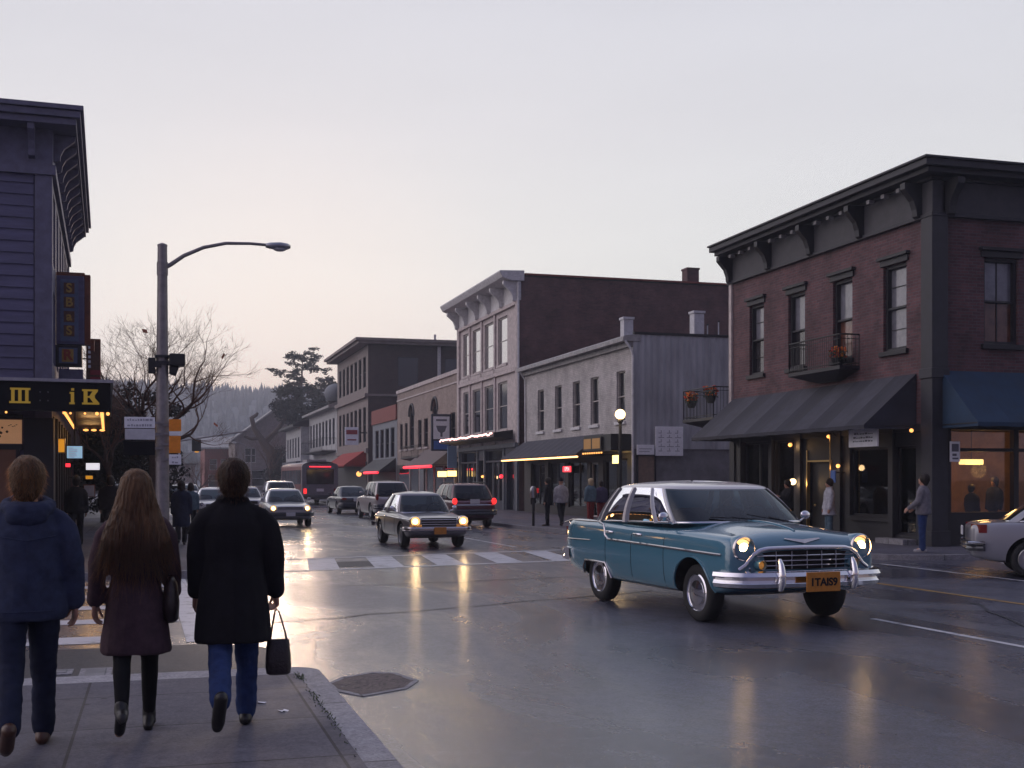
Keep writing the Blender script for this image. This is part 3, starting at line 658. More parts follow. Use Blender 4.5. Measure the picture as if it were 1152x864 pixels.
for n_, (a, c_, p, q) in zip(range(5), ground):
    if n_ == 2: continue
    w = MB(); wbox(w, 'X', FX-.03, 1, a, c_, p, q, .14, .15); g_ = w.build('shop_window', 'shop_glass', bd)
    f = MB()
    for u0_, u1_, z0_, z1_ in ((a, a+.06, p, q), (c_-.06, c_, p, q), (a+.06, c_-.06, q-.06, q), (a+.06, c_-.06, p, p+.06)): wbox(f, 'X', FX-.03, 1, u0_, u1_, z0_, z1_, .1, .2)
    if n_ == 0: wbox(f, 'X', FX-.03, 1, 34.2, 34.27, p+.06, q-.06, .1, .2)
    f.build('frame', 'dark_paint', g_)
for a, c_, p, q in so_h:
    w = MB(); wbox(w, 'Y', Y0-.03, 1, a, c_, p, q, .14, .15); g_ = w.build('shop_window', 'shop_glass', bd)
d = MB(); d.box(FX+.1, FX+.16, 29.9, 31.13, .14, 2.27); do = d.build('door', 'black', bd)
d = MB(); d.box(FX-.06, FX+.04, 29.84, 29.89, .14, 2.32); d.box(FX-.06, FX+.04, 31.14, 31.19, .14, 2.62); d.box(FX-.06, FX+.04, 29.89, 31.14, 2.27, 2.32); d.build('door_frame', 'brass', do)
d = MB(); d.tube([(FX+.03, 30.05, 1.0), (FX+.03, 30.05, 1.25)], .02, 8); d.cbox((FX+.06, 30.05, 1.12), (.06, .05, .05)); d.build('handle', 'brass', do); d = MB(); d.ball((FX+.06, 30.9, 1.02), .035); d.build('knob', 'brass', do)
d = MB(); d.box(FX-.45, FX-.035, 25.9, 27.1, .12, .26); d.build('doorstep', 'kerb_stone', bd, bevel=.01)
d = MB(); d.box(FX-.08, FX-.035, 35.72, 36.05, .3, 3.0); d.build('drainpipe', 'dark_paint', bd)
# iron balcony under the third window
def balcony(par, y0, y1, x, z, out, h, floor_m='dark_paint', rail_m='black', step=.11):
    b = MB(); b.box(x-out, x, y0, y1, z-.1, z); ym = (y0+y1)/2
    b.loft([[(x-out, y0, z-.1), (x, y0, z-.1), (x, y1, z-.1), (x-out, y1, z-.1)], [(x-out*.35, ym-.45, z-.34), (x, ym-.45, z-.34), (x, ym+.45, z-.34), (x-out*.35, ym+.45, z-.34)]])
    o = b.build('balcony', floor_m, par)
    r = MB(); e_ = .03
    path = [(x, y0+e_), (x-out+e_, y0+e_), (x-out+e_, y1-e_), (x, y1-e_)]
    for zz, rr in ((z+h, .022), (z+.07, .014), (z+h-.12, .01)): r.tube([(p[0], p[1], zz) for p in path], rr, 6)
    for (a, c_) in zip(path, path[1:]):
        L_ = math.dist(a, c_); n = max(2, int(L_/step))
        for i in range(n+1):
            p = (a[0]+(c_[0]-a[0])*i/n, a[1]+(c_[1]-a[1])*i/n); r.tube([(*p, z), (*p, z+h)], .008 if 0 < i < n else .018, 5)
    r.build('railing', rail_m, o); return o
balcony(bd, 28.5, 31.25, FX, 4.85, .62, .85)
balcony(bd, 36.2, 38.6, FX+.3, 3.85, .9, 1.0)

def flower_pot(name, label, loc, seed, cols=('flower_red', 'flower_orange')):
    t = thing(name, label, 'flower pot', loc); r = random.Random(seed)
    b = MB(); b.lathe([(.1, 0), (.16, .1), (.19, .22), (.2, .24), (.17, .24), (.1, .2)], Matrix.Translation(Vector(loc)), 14); b.build('pot', 'black', t, smooth=40)
    b = MB()
    for i in range(160):
        a = r.uniform(0, 2*PI); d = r.uniform(0, .26); c = Vector(loc)+Vector((d*math.cos(a), d*math.sin(a), .26+r.uniform(-.08, .2))); u = Vector((r.gauss(0, 1), r.gauss(0, 1), r.gauss(0, 1))).normalized()*.045; v = u.orthogonal().normalized()*.03
        b.poly([c-u, c-v, c+u, c+v])
    b.build('leaves', 'flower_green', t, fix=False)
    b = MB()
    for i in range(90):
        a = r.uniform(0, 2*PI); d = r.uniform(0, .25); c = Vector(loc)+Vector((d*math.cos(a), d*math.sin(a), .3+r.uniform(-.05, .26))); b.mi = r.choice((0, 1)); b.ball(c, r.uniform(.03, .055), 6, (1, 1, .6))
    b.build('flowers', cols, t)
flower_pot('flower_pot', 'pot of orange and red flowers on the small iron balcony of the brick building', (FX-.3, 29.1, 4.86), 1)
flower_pot('flower_pot', 'dark pot of red flowers at the middle of the balcony beside the pale metal wall', (FX-.3, 37.0, 4.35), 2)
flower_pot('flower_pot', 'small pot of red and orange flowers at the far corner of the metal wall balcony', (FX-.45, 38.2, 4.25), 3)

# lamps and signs of the brick building
def wall_lamp(label, loc, r=.09, m='globe_lit', pw=6, arm=None, cat='lamp'):
    t = thing('wall_lamp', label, cat, loc)
    b = MB(); b.ball(loc, r, 14); b.build('globe', m, t, smooth=180)
    b = MB(); a = arm or (.22, 0, .03); p = Vector(loc); b.tube([p+Vector((0, 0, r*.95)), p+Vector((a[0]*.5, a[1]*.5, a[2]+r+.05)), p+Vector(a)], .014, 6); b.lathe([(.05, 0), (.05, .02)], Matrix.Translation(p+Vector((0, 0, r*.9))), 10); b.build('bracket', 'dark_paint', t)
    if pw: point('lamp_light', p-Vector((.12, 0, .05)), pw)
wall_lamp('round lit globe lamp beside the black door, above the dark figure', (18.12, 31.74, 1.7), .1, 'globe_lit', 8)
wall_lamp('small lit bulb high above the left shop windows of the brick building', (18.15, 31.95, 2.8), .06, 'bulb_soft', 5)
wall_lamp('small orange lamp beside the tall brass pole by the black door', (18.1, 29.25, 2.14), .055, 'bulb_soft', 4)
wall_lamp('tiny orange lamp at the top of the brass pole', (17.95, 29.5, 2.96), .05, 'bulb_soft', 2)
t = thing('post', 'slim brass pole rising between the black door and the restaurant window', 'pole', (17.95, 29.42, .12)); b = MB(); b.tube([(17.95, 29.42, .12), (17.95, 29.42, 3.0)], .022, 8); b.build('pole', 'brass', t)
b = MB(); b.lathe([(.07, 0), (.07, .02), (.03, .05)], Matrix.Translation((17.95, 29.42, .12)), 12); b.build('foot', 'brass', t)
t = thing('blue_sign', 'small blue sign hanging beside the brass pole', 'sign', (17.95, 29.22, 1.6)); b = MB(); b.box(17.9, 17.93, 29.08, 29.32, 1.68, 2.02); M_('sign_blue', (.05, .13, .4), .5); b.build('panel', 'sign_blue', t, bevel=.006); b = MB(); b.box(17.93, 18.27, 29.18, 29.21, 1.94, 1.97); b.build('bracket', 'dark_paint', t)
t = thing('globe_lamp', 'large patterned round lit lamp hanging inside the corner shop window', 'lamp', (18.75, 26.3, 1.9)); b = MB(); b.ball((18.75, 26.2, 1.95), .17, 16); b.build('globe', 'globe_lit', t, smooth=180); b = MB(); b.tube([(18.75, 26.2, 2.12), (18.75, 26.2, 3.1)], .01, 6); b.build('cord', 'black', t); point('lamp_light', (18.75, 26.2, 1.65), 16)
for yy, zz, lab in ((27.25, 2.42, 'small twin lamp just inside the restaurant window near its right edge'), (25.75, 2.98, 'small warm bulb under the awning near the corner pilaster')):
    t = thing('ceiling_lamp', lab, 'lamp', (18.9, yy, zz)); b = MB(); b.ball((18.7 if zz < 2.8 else 18.0, yy, zz), .05, 10)
    if zz < 2.8: b.ball((18.7, yy+.16, zz+.01), .065, 10, (1, 1.4, .7))
    b.build('bulb', 'bulb_soft', t, smooth=180); b = MB(); x_ = 18.7 if zz < 2.8 else 18.0; b.tube([(x_, yy, zz+.04), (x_, yy, 3.09)], .012, 6); b.build('stem', 'black', t)
point('lamp_light', (19.6, 27.6, 2.4), 22, (1, .42, .17)); point('lamp_light', (20, 33.4, 2.6), 8, (1, .6, .35))
t = thing('hanging_sign', 'white rectangular sign hanging under the grey awning of the brick building', 'sign', (17.3, 27, 2.6))
b = MB(); b.box(17.42, 17.47, 26.35, 27.65, 2.6, 3.07); p_ = b.build('panel', 'sign_white', t, bevel=.008)
b = MB(); r = random.Random(4)
for row, y_ in enumerate((2.92, 2.82, 2.73)):
    u = 26.55
    while u < 27.4:
        w_ = r.uniform(.03, .11); b.box(17.414, 17.418, u, u+w_, y_, y_+r.uniform(.02, .05)); u += w_+.03
b.build('lettering', 'ink', p_)
b = MB(); b.tube([(17.445, 26.6, 3.07), (17.445, 26.6, 3.3)], .012, 6); b.tube([(17.445, 27.4, 3.07), (17.445, 27.4, 3.3)], .012, 6); b.build('hanger', 'dark_paint', t)
t = thing('notice', 'small white poster with dark picture beside the corner pilaster', 'poster', (18.75, 25.2, 2.2)); b = MB(); b.box(18.72, 19.0, 25.2, 25.225, 2.2, 2.7); p_ = b.build('sheet', 'sign_white', t)
b = MB(); b.box(18.76, 18.96, 25.194, 25.198, 2.45, 2.64); b.box(18.78, 18.9, 25.194, 25.198, 2.34, 2.4); b.box(18.78, 18.95, 25.194, 25.198, 2.26, 2.3); b.build('print', 'ink', p_)
t = thing('ceiling_light', 'long lit ceiling lamp glowing in the room behind the blue awning window', 'lamp', (20.8, 27.1, 2.2)); b = MB(); b.box(20.5, 21.1, 27.0, 27.25, 2.16, 2.3); b.build('shade', 'panel_lit', t, bevel=.02); b = MB(); b.tube([(20.8, 27.12, 2.3), (20.8, 27.12, 3.09)], .012, 6); b.build('stem', 'black', t)
point('lamp_light', (20.8, 26.8, 2.0), 32, (1, .5, .15), .2); point('lamp_light', (22.8, 27.0, 2.6), 24, (1, .55, .2), .2)
for i, (x, y, lab) in enumerate(((19.4, 27.9, 'restaurant table under a pale cloth just behind the restaurant window'), (19.3, 26.4, 'restaurant table under a rosy cloth behind the corner shop window'))):
    t = thing('table', lab, 'table', (x, y, .14)); b = MB(); b.box(x-.4, x+.4, y-.45, y+.45, .84, .88); M_('rosy_cloth', (.3, .14, .12), .8); b.build('tabletop', 'rosy_cloth' if i else 'white_trim', t)
    b = MB(); b.tube([(x, y, .16), (x, y, .84)], .04, 8); b.lathe([(.25, .14), (.25, .17), (.05, .2)], Matrix.Translation((x, y, 0)), 14); b.build('pedestal', 'black', t)
for i, (y, z, m, lab) in enumerate(((28.6, 1.35, 'flower_red', 'small orange framed picture on the restaurant back wall'), (28.25, 1.35, 'beige_trim', 'small pale framed picture on the restaurant back wall'))):
    t = thing('picture', lab, 'picture', (19.1, y, z)); b = MB(); b.box(19.1, 19.13, y-.13, y+.13, z-.12, z+.12); b.build('canvas', m, t); b = MB(); b.box(19.13, 19.15, y-.16, y+.16, z-.15, z+.15); b.build('frame', 'wood_dark', t)

# ---- pale brick shop with metal side wall --------------------------------------------------
Y0, Y1, X1 = 44.6, 59.3, 34.0
bd = thing('white_brick_shop', 'two storey pale painted brick shop with a grey awning and blank metal clad side wall', 'building', (FX, Y0, 0))
wins = [(45.45, 46.4), (48.5, 49.5), (50.85, 51.85), (53.4, 54.4), (56.1, 57.1)]; zw = (4.15, 6.22)
gh = [(45.2, 47.9, .5, 2.6), (48.5, 49.5, .14, 2.5), (49.9, 52.4, .5, 2.6), (52.9, 55.4, .5, 2.6), (55.9, 58.2, .5, 2.6)]
M_('shop_dark', (.02, .017, .02), .6, var=.3)
b = MB(); wall(b, 'X', FX, Y0, Y1, 2.85, 7.3, [(a, c_, *zw) for a, c_ in wins]); b.build('wall', 'white_brick', bd, fix=False)
b = MB(); wall(b, 'X', FX-.02, Y0, Y1, .12, 2.85, gh); b.build('shopfront', 'shop_dark', bd, fix=False)
b = MB(); rows = []
n = 110; pts0 = []; pts1 = []
for i in range(n+1):
    x = FX+(X1-FX)*i/n; o = .035 if (i//1) % 2 else 0
    pts0.append((x, Y0-o, 3.0)); pts1.append((x, Y0-o, 7.58))
b.loft([pts0, pts1], False, False, closed=False); b.build('metal_cladding', 'metal_siding', bd, fix=False)
M_('painted_block', (.16, .155, .17), .8, var=.3, scale=1.5); b = MB(); wall(b, 'Y', Y0+.02, FX, X1, .0, 7.5); b.build('side_wall', 'painted_block', bd, fix=False); b = MB(); b.quad((FX, Y1, 0), (X1, Y1, 0), (X1, Y1, 7.5), (FX, Y1, 7.5)); b.build('party_wall', 'painted_block', bd, fix=False)
b = MB(); b.box(FX, X1, Y0+.03, Y1-.02, 7.2, 7.4); b.build('roof', 'tar_roof', bd)
b = MB(); b.box(FX+.02, X1+.05, Y0-.06, Y0+.1, 7.58, 7.68); b.build('roof_edge', 'black', bd)
b = MB(); b.prism([(FX-.45, Y0-.05, 7.3), (FX-.45, Y0-.05, 7.46), (FX-.38, Y0-.05, 7.52), (FX+.3, Y0-.05, 7.6), (FX+.3, Y0-.05, 7.3)], (0, Y1-Y0+.05, 0)); b.box(FX-.16, FX, Y0+.02, Y1-.02, 7.1, 7.297); b.build('eaves', 'pale_roof', bd)
b = MB(); b.tube([(FX-.36, Y0-.02, 7.32), (FX-.1, Y0-.06, 6.95), (FX-.04, Y0-.06, 6.7), (FX-.04, Y0-.06, .2)], .05, 8); b.build('drainpipe', 'white_trim', bd)
b = MB(); b.tube([(FX-.36, Y1-.3, 7.32), (FX-.08, Y1-.3, 6.9), (FX-.05, Y1-.3, 2.8)], .045, 8); b.build('drainpipe', 'white_trim', bd)
for a, c_ in wins: window(bd, 'X', FX, 1, a, c_, *zw, frame='cream_trim', pane='window_dark', sill='white_trim', bars=1, dep=.2)
for i, (a, c_, p, q) in enumerate(gh):
    w = MB(); wbox(w, 'X', FX-.02, 1, a, c_, p, q, .14, .15); g_ = w.build('shop_window' if i != 1 else 'shop_door', 'shop_glass', bd)
    f = MB()
    for u0_, u1_, z0_, z1_ in ((a, a+.07, p, q), (c_-.07, c_, p, q), (a+.07, c_-.07, q-.07, q), (a+.07, c_-.07, p, p+.07)): wbox(f, 'X', FX-.02, 1, u0_, u1_, z0_, z1_, .1, .2)
    if c_-a > 1.5: wbox(f, 'X', FX-.02, 1, (a+c_)/2-.03, (a+c_)/2+.03, p+.07, q-.07, .1, .2)
    f.build('frame', 'dark_paint' if i != 1 else 'beige_trim', g_)
rm = MB(); rm.quad((19.5, Y0+.1, .1), (19.5, Y1, .1), (19.5, Y1, 2.84), (19.5, Y0+.1, 2.84)); rm.quad((18.5, Y0+.1, .13), (20.6, Y0+.1, .13), (20.6, Y1, .13), (18.5, Y1, .13)); rm.quad((18.5, Y0+.1, 2.84), (20.6, Y0+.1, 2.84), (20.6, Y1, 2.84), (18.5, Y1, 2.84))
for y in (48.2, 52.6, 55.6): rm.quad((18.55, y, .1), (20.6, y, .1), (20.6, y, 2.84), (18.55, y, 2.84))
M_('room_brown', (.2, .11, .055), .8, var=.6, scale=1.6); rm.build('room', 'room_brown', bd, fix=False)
point('lamp_light', (18.95, 46.6, 2.4), 26, (1, .6, .25), .15); point('lamp_light', (18.95, 50.8, 2.4), 20, (1, .6, .28), .15); point('lamp_light', (18.95, 57, 2.4), 10, (1, .6, .3), .15)
aw = awning(bd, 47.9, 60.0-.75, 3.72, 2.86, 1.25, 'awning_light', val=.1)
b = MB(); b.box(FX-.9, FX-.03, 44.75, 47.85, 2.92, 3.6); b.build('sign_box', 'black', bd)
t = thing('light_strip', 'glowing strip of warm lights along the edge of the pale shop awning', 'light strip', (FX-1.28, 53, 2.72)); b = MB(); b.tube([(FX-1.26, 47.7, 2.735), (FX-1.26, 59.2, 2.735)], .035, 8); M_('strip_warm', (.9, .5, .2), .5, emit=(1, .5, .17), estr=4.5); b.build('tube', 'strip_warm', t); b = MB(); b.box(FX-1.24, FX-1.2, 47.7, 59.2, 2.7, 2.76); b.build('rail', 'dark_paint', t)
t = thing('string_lights', 'short row of warm bulbs under the dark sign box beside the street lamp', 'string lights', (FX-.95, 46, 2.8)); 
for i in range(9): b = MB(); b.ball((FX-.98, 47.75-i*.27, 2.86), .04, 8); b.build('bulb', 'bulb_soft', t, smooth=180)
b = MB(); b.tube([(FX-.98, 47.85, 2.9), (FX-.98, 45.5, 2.9)], .01, 5); b.build('wire', 'black', t)
t = thing('amber_sign', 'dark framed amber glass sign behind the street lamp post', 'sign', (FX-1, 46.5, 3.2)); b = MB(); b.box(FX-1.0, FX-.93, 45.6, 47.7, 2.98, 3.52); b.build('case', 'black', t); M_('amber_dim', (.3, .14, .03), .3, emit=(1, .5, .1), estr=.1); b = MB(); b.box(FX-1.01, FX-1.004, 46.75, 47.6, 3.04, 3.46); b.box(FX-1.01, FX-1.004, 45.7, 46.6, 3.04, 3.46); b.build('face', 'amber_dim', t)
t = thing('neon_sign', 'red lit sign in the window under the pale shop awning', 'sign', (FX-.1, 51.9, 2.2)); b = MB(); b.box(FX-.18, FX-.12, 51.5, 52.75, 2.08, 2.42); b.build('case', 'black', t); b = MB(); b.box(FX-.19, FX-.183, 51.55, 52.7, 2.12, 2.38); p_ = b.build('face', 'neon_red', t)
b = MB(); add_text(b, 'OPEN', .26, TF((FX-.196, 52.12, 2.25), (0, -1, 0)), .002); M_('neon_pale', (1, .5, .5), .5, emit=(1, .45, .45), estr=2.2); b.build('lettering', 'neon_pale', p_)
t = thing('lit_sign', 'small glowing yellow sign between the street lamp and the pale shop corner', 'sign', (FX-.5, 45.2, 2.5)); b = MB(); b.box(FX-.5, FX-.42, 44.85, 45.6, 2.42, 2.75); b.build('face', 'panel_lit', t); b = MB(); b.box(FX-.42, FX-.03, 45.15, 45.25, 2.55, 2.62); b.build('arm', 'dark_paint', t)
t = thing('wall_board', 'large pale square notice board high on the metal side wall', 'sign', (19.8, Y0, 2.8)); b = MB(); b.box(19.22, 20.42, Y0-.13, Y0-.05, 2.72, 3.9); p_ = b.build('panel', 'sign_white', t, bevel=.01); b = MB(); r = random.Random(8)
for c_ in range(3):
    for q in range(5):
        x_ = 19.34+c_*.36; z_ = 2.9+q*.18; b.box(x_, x_+r.uniform(.12, .3), Y0-.137, Y0-.133, z_, z_+.03); b.box(x_+.1, x_+.13, Y0-.137, Y0-.133, z_+.035, z_+.13)
M_('faint_ink', (.36, .36, .4), .6); b.build('lettering', 'faint_ink', p_)
t = thing('wall_sign', 'small pale sign at the street corner of the metal side wall', 'sign', (18.8, Y0, 2.8)); b = MB(); b.box(18.42, 19.16, Y0-.14, Y0-.05, 2.76, 3.16); p_ = b.build('panel', 'sign_white', t, bevel=.01); b = MB(); b.box(18.5, 19.05, Y0-.147, Y0-.143, 2.98, 3.01); b.box(18.5, 18.95, Y0-.147, Y0-.143, 2.88, 2.91); b.build('lettering', 'faint_ink', p_)
t = thing('side_door', 'tan painted door in the side wall below the small pale sign', 'door', (18.85, Y0, .1)); b = MB(); b.box(18.5, 19.2, Y0-.03, Y0+.01, .12, 2.7); M_('tan_door', (.2, .14, .11), .6, var=.2); b.build('leaf', 'tan_door', t); b = MB(); b.box(19.2, 19.27, Y0-.06, Y0+.01, .12, 2.75); b.box(18.44, 18.5, Y0-.06, Y0+.01, .12, 2.75); b.build('frame', 'dark_paint', t); b = MB(); b.ball((19.1, Y0-.06, 1.1), .035); b.build('handle', 'brass', t)
def chimney(label, x, y, z0, z1, w, m, pots=True, d=None):
    t = thing('chimney', label, 'chimney', (x, y, z0)); d = d or w
    b = MB(); b.box(x-w/2, x+w/2, y-d/2, y+d/2, z0, z1); b.build('stack', m, t)
    b = MB(); b.box(x-w/2-.04, x+w/2+.04, y-d/2-.04, y+d/2+.04, z1+.002, z1+.1); b.build('cap', m, t)
chimney('white chimney at the street end of the metal side wall', 18.0+.35, 45.4, 7.3, 8.25, .4, 'chimney_white')
chimney('white chimney on the metal clad shop roof, beside thin vent pipes', 21.25, 44.95, 7.3, 8.55, .44, 'chimney_white')
for x, h, lab in ((21.75, 8.1, 'shorter thin roof vent pipe next to the white chimney'), (22.25, 8.25, 'taller thin roof vent pipe away from the white chimney')):
    t = thing('vent_pipe', lab, 'pipe', (x, 45, 7.4)); b = MB(); b.tube([(x, 45, 7.3), (x, 45, h)], .03, 6); b.build('pipe', 'chimney_white', t); b = MB(); b.lathe([(.05, h), (.05, h+.06)], Matrix.Translation((x, 45, 0)), 8); b.build('cap', 'dark_paint', t)

# ---- three storey shop with pale cornice ---------------------------------------------------
Y0, Y1, X1 = 60.3, 73.2, 46.0
bd = thing('cornice_building', 'three storey building with pale bracketed cornice and long dark brick side wall', 'building', (FX, Y0, 0))
cols = [(62.5, 64.35), (65.3, 67.2), (68.1, 69.95), (70.9, 72.2)]
hs = [(a, c_, z0, z1) for a, c_ in cols for z0, z1 in ((8.1, 10.72), (4.5, 7.15))]
shell(bd, Y0, Y1, X1, 12.45, 'beige_trim', hs, side_mat='dark_brick', z0=3.6)
b = MB(); wall(b, 'X', FX-.02, Y0, Y1, .12, 3.6, [(61.2, 62.6, .14, 2.9), (63.4, 66.8, .6, 2.75), (67.2, 68.4, .14, 2.9), (68.8, 72.6, .6, 2.75), (63.4, 66.8, 2.85, 3.4), (68.8, 72.6, 2.85, 3.4)]); b.build('shopfront', 'navy_paint', bd, fix=False)
b = MB(); wall(b, 'Y', Y0, FX, X1, 0, 3.6); b.build('side_wall', 'dark_brick', bd, fix=False)
for a, c_, p, q in ((61.2, 62.6, .14, 2.9), (63.4, 66.8, .6, 3.4), (67.2, 68.4, .14, 2.9), (68.8, 72.6, .6, 3.4)): b = MB(); wbox(b, 'X', FX, 1, a, c_, p, q, .16, .18); b.build('shop_window', 'window_dark', bd)
b = MB()
for y in (60.5, 63.0, 67.0, 68.6, 73.0): b.box(FX-.1, FX-.024, y-.09, y+.09, .12, 3.5)
for y in (64.5, 65.6, 70.0, 71.3): b.box(FX+.05, FX+.14, y-.04, y+.04, .6, 2.75)
b.box(FX-.22, FX-.024, Y0+.1, Y1-.1, 3.5, 3.72); b.build('shop_trim', 'blue_grey', bd)
for y in (60.35, 73.1): b = MB(); b.box(FX-.14, FX+.02, y-.22 if y > 70 else y-.08, y+.25, 3.75, 11.2); b.build('pilaster', 'beige_trim', bd, bevel=.02)
for y in (64.82, 67.65, 70.42): b = MB(); b.box(FX-.1, FX+.02, y-.12, y+.12, 3.75, 11.0); b.build('pilaster', 'beige_trim', bd, bevel=.02)
b = MB()
for y in (): b.box(FX-.14, FX+.02, y-.22 if y > 70 else y-.08, y+.25, 3.75, 11.2)
for z in (7.5, 11.0): b.box(FX-.16, FX-.0, Y0+.2, Y1-.1, z, z+.2)
b.box(FX-.1, FX, Y0+.2, Y1-.1, 7.72, 7.95); b.build('string_course', 'beige_trim', bd, bevel=.02)
for a, c_ in cols:
    for z0, z1 in ((8.1, 10.72), (4.5, 7.15)): window(bd, 'X', FX, 1, a, c_, z0, z1, frame='cream_trim', pane='window_sky' if z0 > 8 else 'window_dark', sill='beige_trim', bars=1, vbar=0, dep=.16, fw=.09)
cn = MB(); cn.box(FX-.08, FX+.1, Y0-.05, Y1+.05, 11.2, 12.2)
cn.prism([(FX-.95, Y0-.15, 12.35), (FX-1.1, Y0-.15, 12.62), (FX-1.1, Y0-.15, 12.7), (FX+.25, Y0-.15, 12.75), (FX+.25, Y0-.15, 12.2), (FX-.5, Y0-.15, 12.2)], (0, Y1-Y0+.8, 0))
cn = cn.build('cornice', 'white_trim', bd, bevel=.02)
for y in (60.5, 63.1, 65.7, 68.3, 70.9, 73.1): k = MB(); bracket(k, 'X', FX-.08, y, 12.2, 1.05, .75, .22); k.build('bracket', 'white_trim', cn)
b = MB(); b.tube([(FX-.06, Y0-.07, 12.1), (FX-.06, Y0-.07, 3.7)], .06, 8); b.build('drainpipe', 'white_trim', bd)
b = MB(); b.box(FX+.3, X1, Y0-.1, Y0+.25, 12.53, 12.62); b.build('roof_edge', 'red_fascia', bd)
chimney('dark brick chimney above the long dark brick wall', 28.4, 60.9, 12.4, 13.35, .7, 'dark_brick')
b = MB(); b.prism([(FX-1.3, Y0+.3, 4.0), (FX-1.3, Y0+.3, 4.25), (FX-.24, Y0+.3, 4.4), (FX-.24, Y0+.3, 3.9)], (0, Y1-Y0-.5, 0)); b.build('canopy', 'dark_paint', bd)
t = thing('string_lights', 'row of pinkish lights along the canopy of the cornice building', 'string lights', (FX-1.35, 67, 4.2)); r = random.Random(2)
for i in range(46): b = MB(); b.ball((FX-1.34, 60.9+i*.265, 4.16+r.uniform(-.03, .05)), .055, 8); b.build('bulb', 'string_lit', t, smooth=180)
b = MB(); b.tube([(FX-1.33, 60.8, 4.16), (FX-1.33, 73, 4.16)], .012, 5); b.build('wire', 'black', t)
wall_lamp('red lamp on the dark shopfront behind the dark red estate car', (FX-.2, 63.0, 1.95), .11, 'neon_red', 3, (.2, 0, .1))
wall_lamp('small orange lamp on the dark shopfront left of the red lamp', (FX-.2, 66.9, 1.95), .08, 'bulb_soft', 3, (.2, 0, .1))

# ---- brick building with arched windows ----------------------------------------------------
Y0, Y1, X1 = 73.3, 93.4, 40
bd = thing('arched_building', 'two storey tan brick building with two arched windows and a taupe shop awning', 'building', (FX, Y0, 0))
cols = [(74.3, 75.6), (76.6, 77.9), (79.3, 80.9), (82.3, 83.6), (84.4, 85.6), (87.0, 88.6), (89.4, 90.4), (91.3, 92.3)]; hh = []
for i, (a, c_) in enumerate(cols): hh.append((a, c_, 4.1, 7.3 if i in (2, 5) else 6.1))
shell(bd, Y0, Y1, X1, 8.65, 'tan_brick', hh, z0=0)
b = MB(); b.box(FX-.1, FX+.3, Y0, Y1, 8.5, 8.76); b.box(FX-.06, FX, Y0, Y1, 7.9, 8.0); b.build('parapet_band', 'beige_trim', bd)
for i, (a, c_) in enumerate(cols):
    w = window(bd, 'X', FX, 1, a, c_, 4.1, hh[i][3], frame='charcoal_paint', pane='window_dark', sill='beige_trim', bars=1, dep=.2)
    if i in (2, 5):
        m_ = (a+c_)/2; rr = (c_-a)/2; zc = hh[i][3]-rr; k = MB()
        for s in (-1, 1):
            pr = [(m_+s*rr, hh[i][3])]+[(m_+s*rr*math.cos(PI/2*j/8), zc+rr*math.sin(PI/2*j/8)) for j in range(9)]
            k.prism([(FX+.002, y, z) for y, z in pr], (.15, 0, 0))
        k.build('spandrel', 'tan_brick', bd)
        k = MB(); k.tube([(FX-.03, m_+(rr+.1)*math.cos(PI*j/12), zc+(rr+.1)*math.sin(PI*j/12)) for j in range(13)], .09, 6); k.build('arch_trim', 'charcoal_paint', w)
b = MB(); b.box(FX-.07, FX-.01, Y0+.2, Y1-.2, .12, 2.9); b.build('shopfront', 'shop_dark', bd)
for a, c_ in ((74.2, 76.6), (77.2, 79.4), (80.2, 82.0), (85, 87.5), (88.4, 92)): b = MB(); b.box(FX-.1, FX-.074, a, c_, .6, 2.6); b.build('shop_window', 'window_dark', bd)
for y in (74.05, 76.9, 79.8, 82.3, 84.6, 88): b = MB(); b.box(FX-.14, FX-.074, y-.1, y+.1, .12, 2.9); b.build('shop_post', 'beige_trim', bd)
b = MB(); b.box(FX-.15, FX-.02, 83.0, 84.4, .14, 2.5); b.build('door', 'blue_grey', bd)
balcony(bd, 82, 88, FX, 3.4, .8, .8, step=.3)
awning(bd, 74.2, 83.0, 3.9, 2.75, 1.5, 'awning_taupe', val=.1)
t = thing('neon_tube', 'bright red neon tube along the taupe awning edge', 'light strip', (FX-1.55, 79, 2.6)); b = MB(); b.tube([(FX-1.56, 74.4, 2.62), (FX-1.56, 83, 2.62)], .09, 8); b.build('tube', 'neon_red', t); b = MB(); b.box(FX-1.5, FX-1.45, 74.4, 83, 2.55, 2.7); b.build('rail', 'awning_red', t)
point('lamp_light', (FX-1.9, 79, 2.3), 25, (1, .05, .05), .3)
t = thing('blade_sign', 'white and blue hanging sign with a dark cup shape above the taupe awning', 'sign', (FX-.7, 74.6, 4.0)); b = MB(); b.box(FX-1.5, FX-.2, 74.55, 74.75, 3.6, 5.95); b.build('case', 'navy_paint', t, bevel=.03); b = MB(); b.box(FX-1.38, FX-.32, 74.53, 74.548, 4.35, 5.8); p_ = b.build('face', 'sign_white', t)
b = MB(); b.poly([(FX-1.2, 74.522, 5.2), (FX-.5, 74.522, 5.2), (FX-.62, 74.522, 4.85), (FX-.78, 74.522, 4.75), (FX-.78, 74.522, 4.5), (FX-.92, 74.522, 4.5), (FX-.92, 74.522, 4.75), (FX-1.08, 74.522, 4.85)]); b.box(FX-1.2, FX-.5, 74.518, 74.524, 5.5, 5.62); b.build('emblem', 'ink', p_)
b = MB(); b.box(FX-1.35, FX-.35, 74.53, 74.548, 3.7, 4.25); b.build('lower_face', 'sign_blue', t); b = MB(); b.tube([(FX-.2, 74.65, 5.6), (FX, 74.65, 5.6)], .04, 6); b.build('arm', 'dark_paint', t)
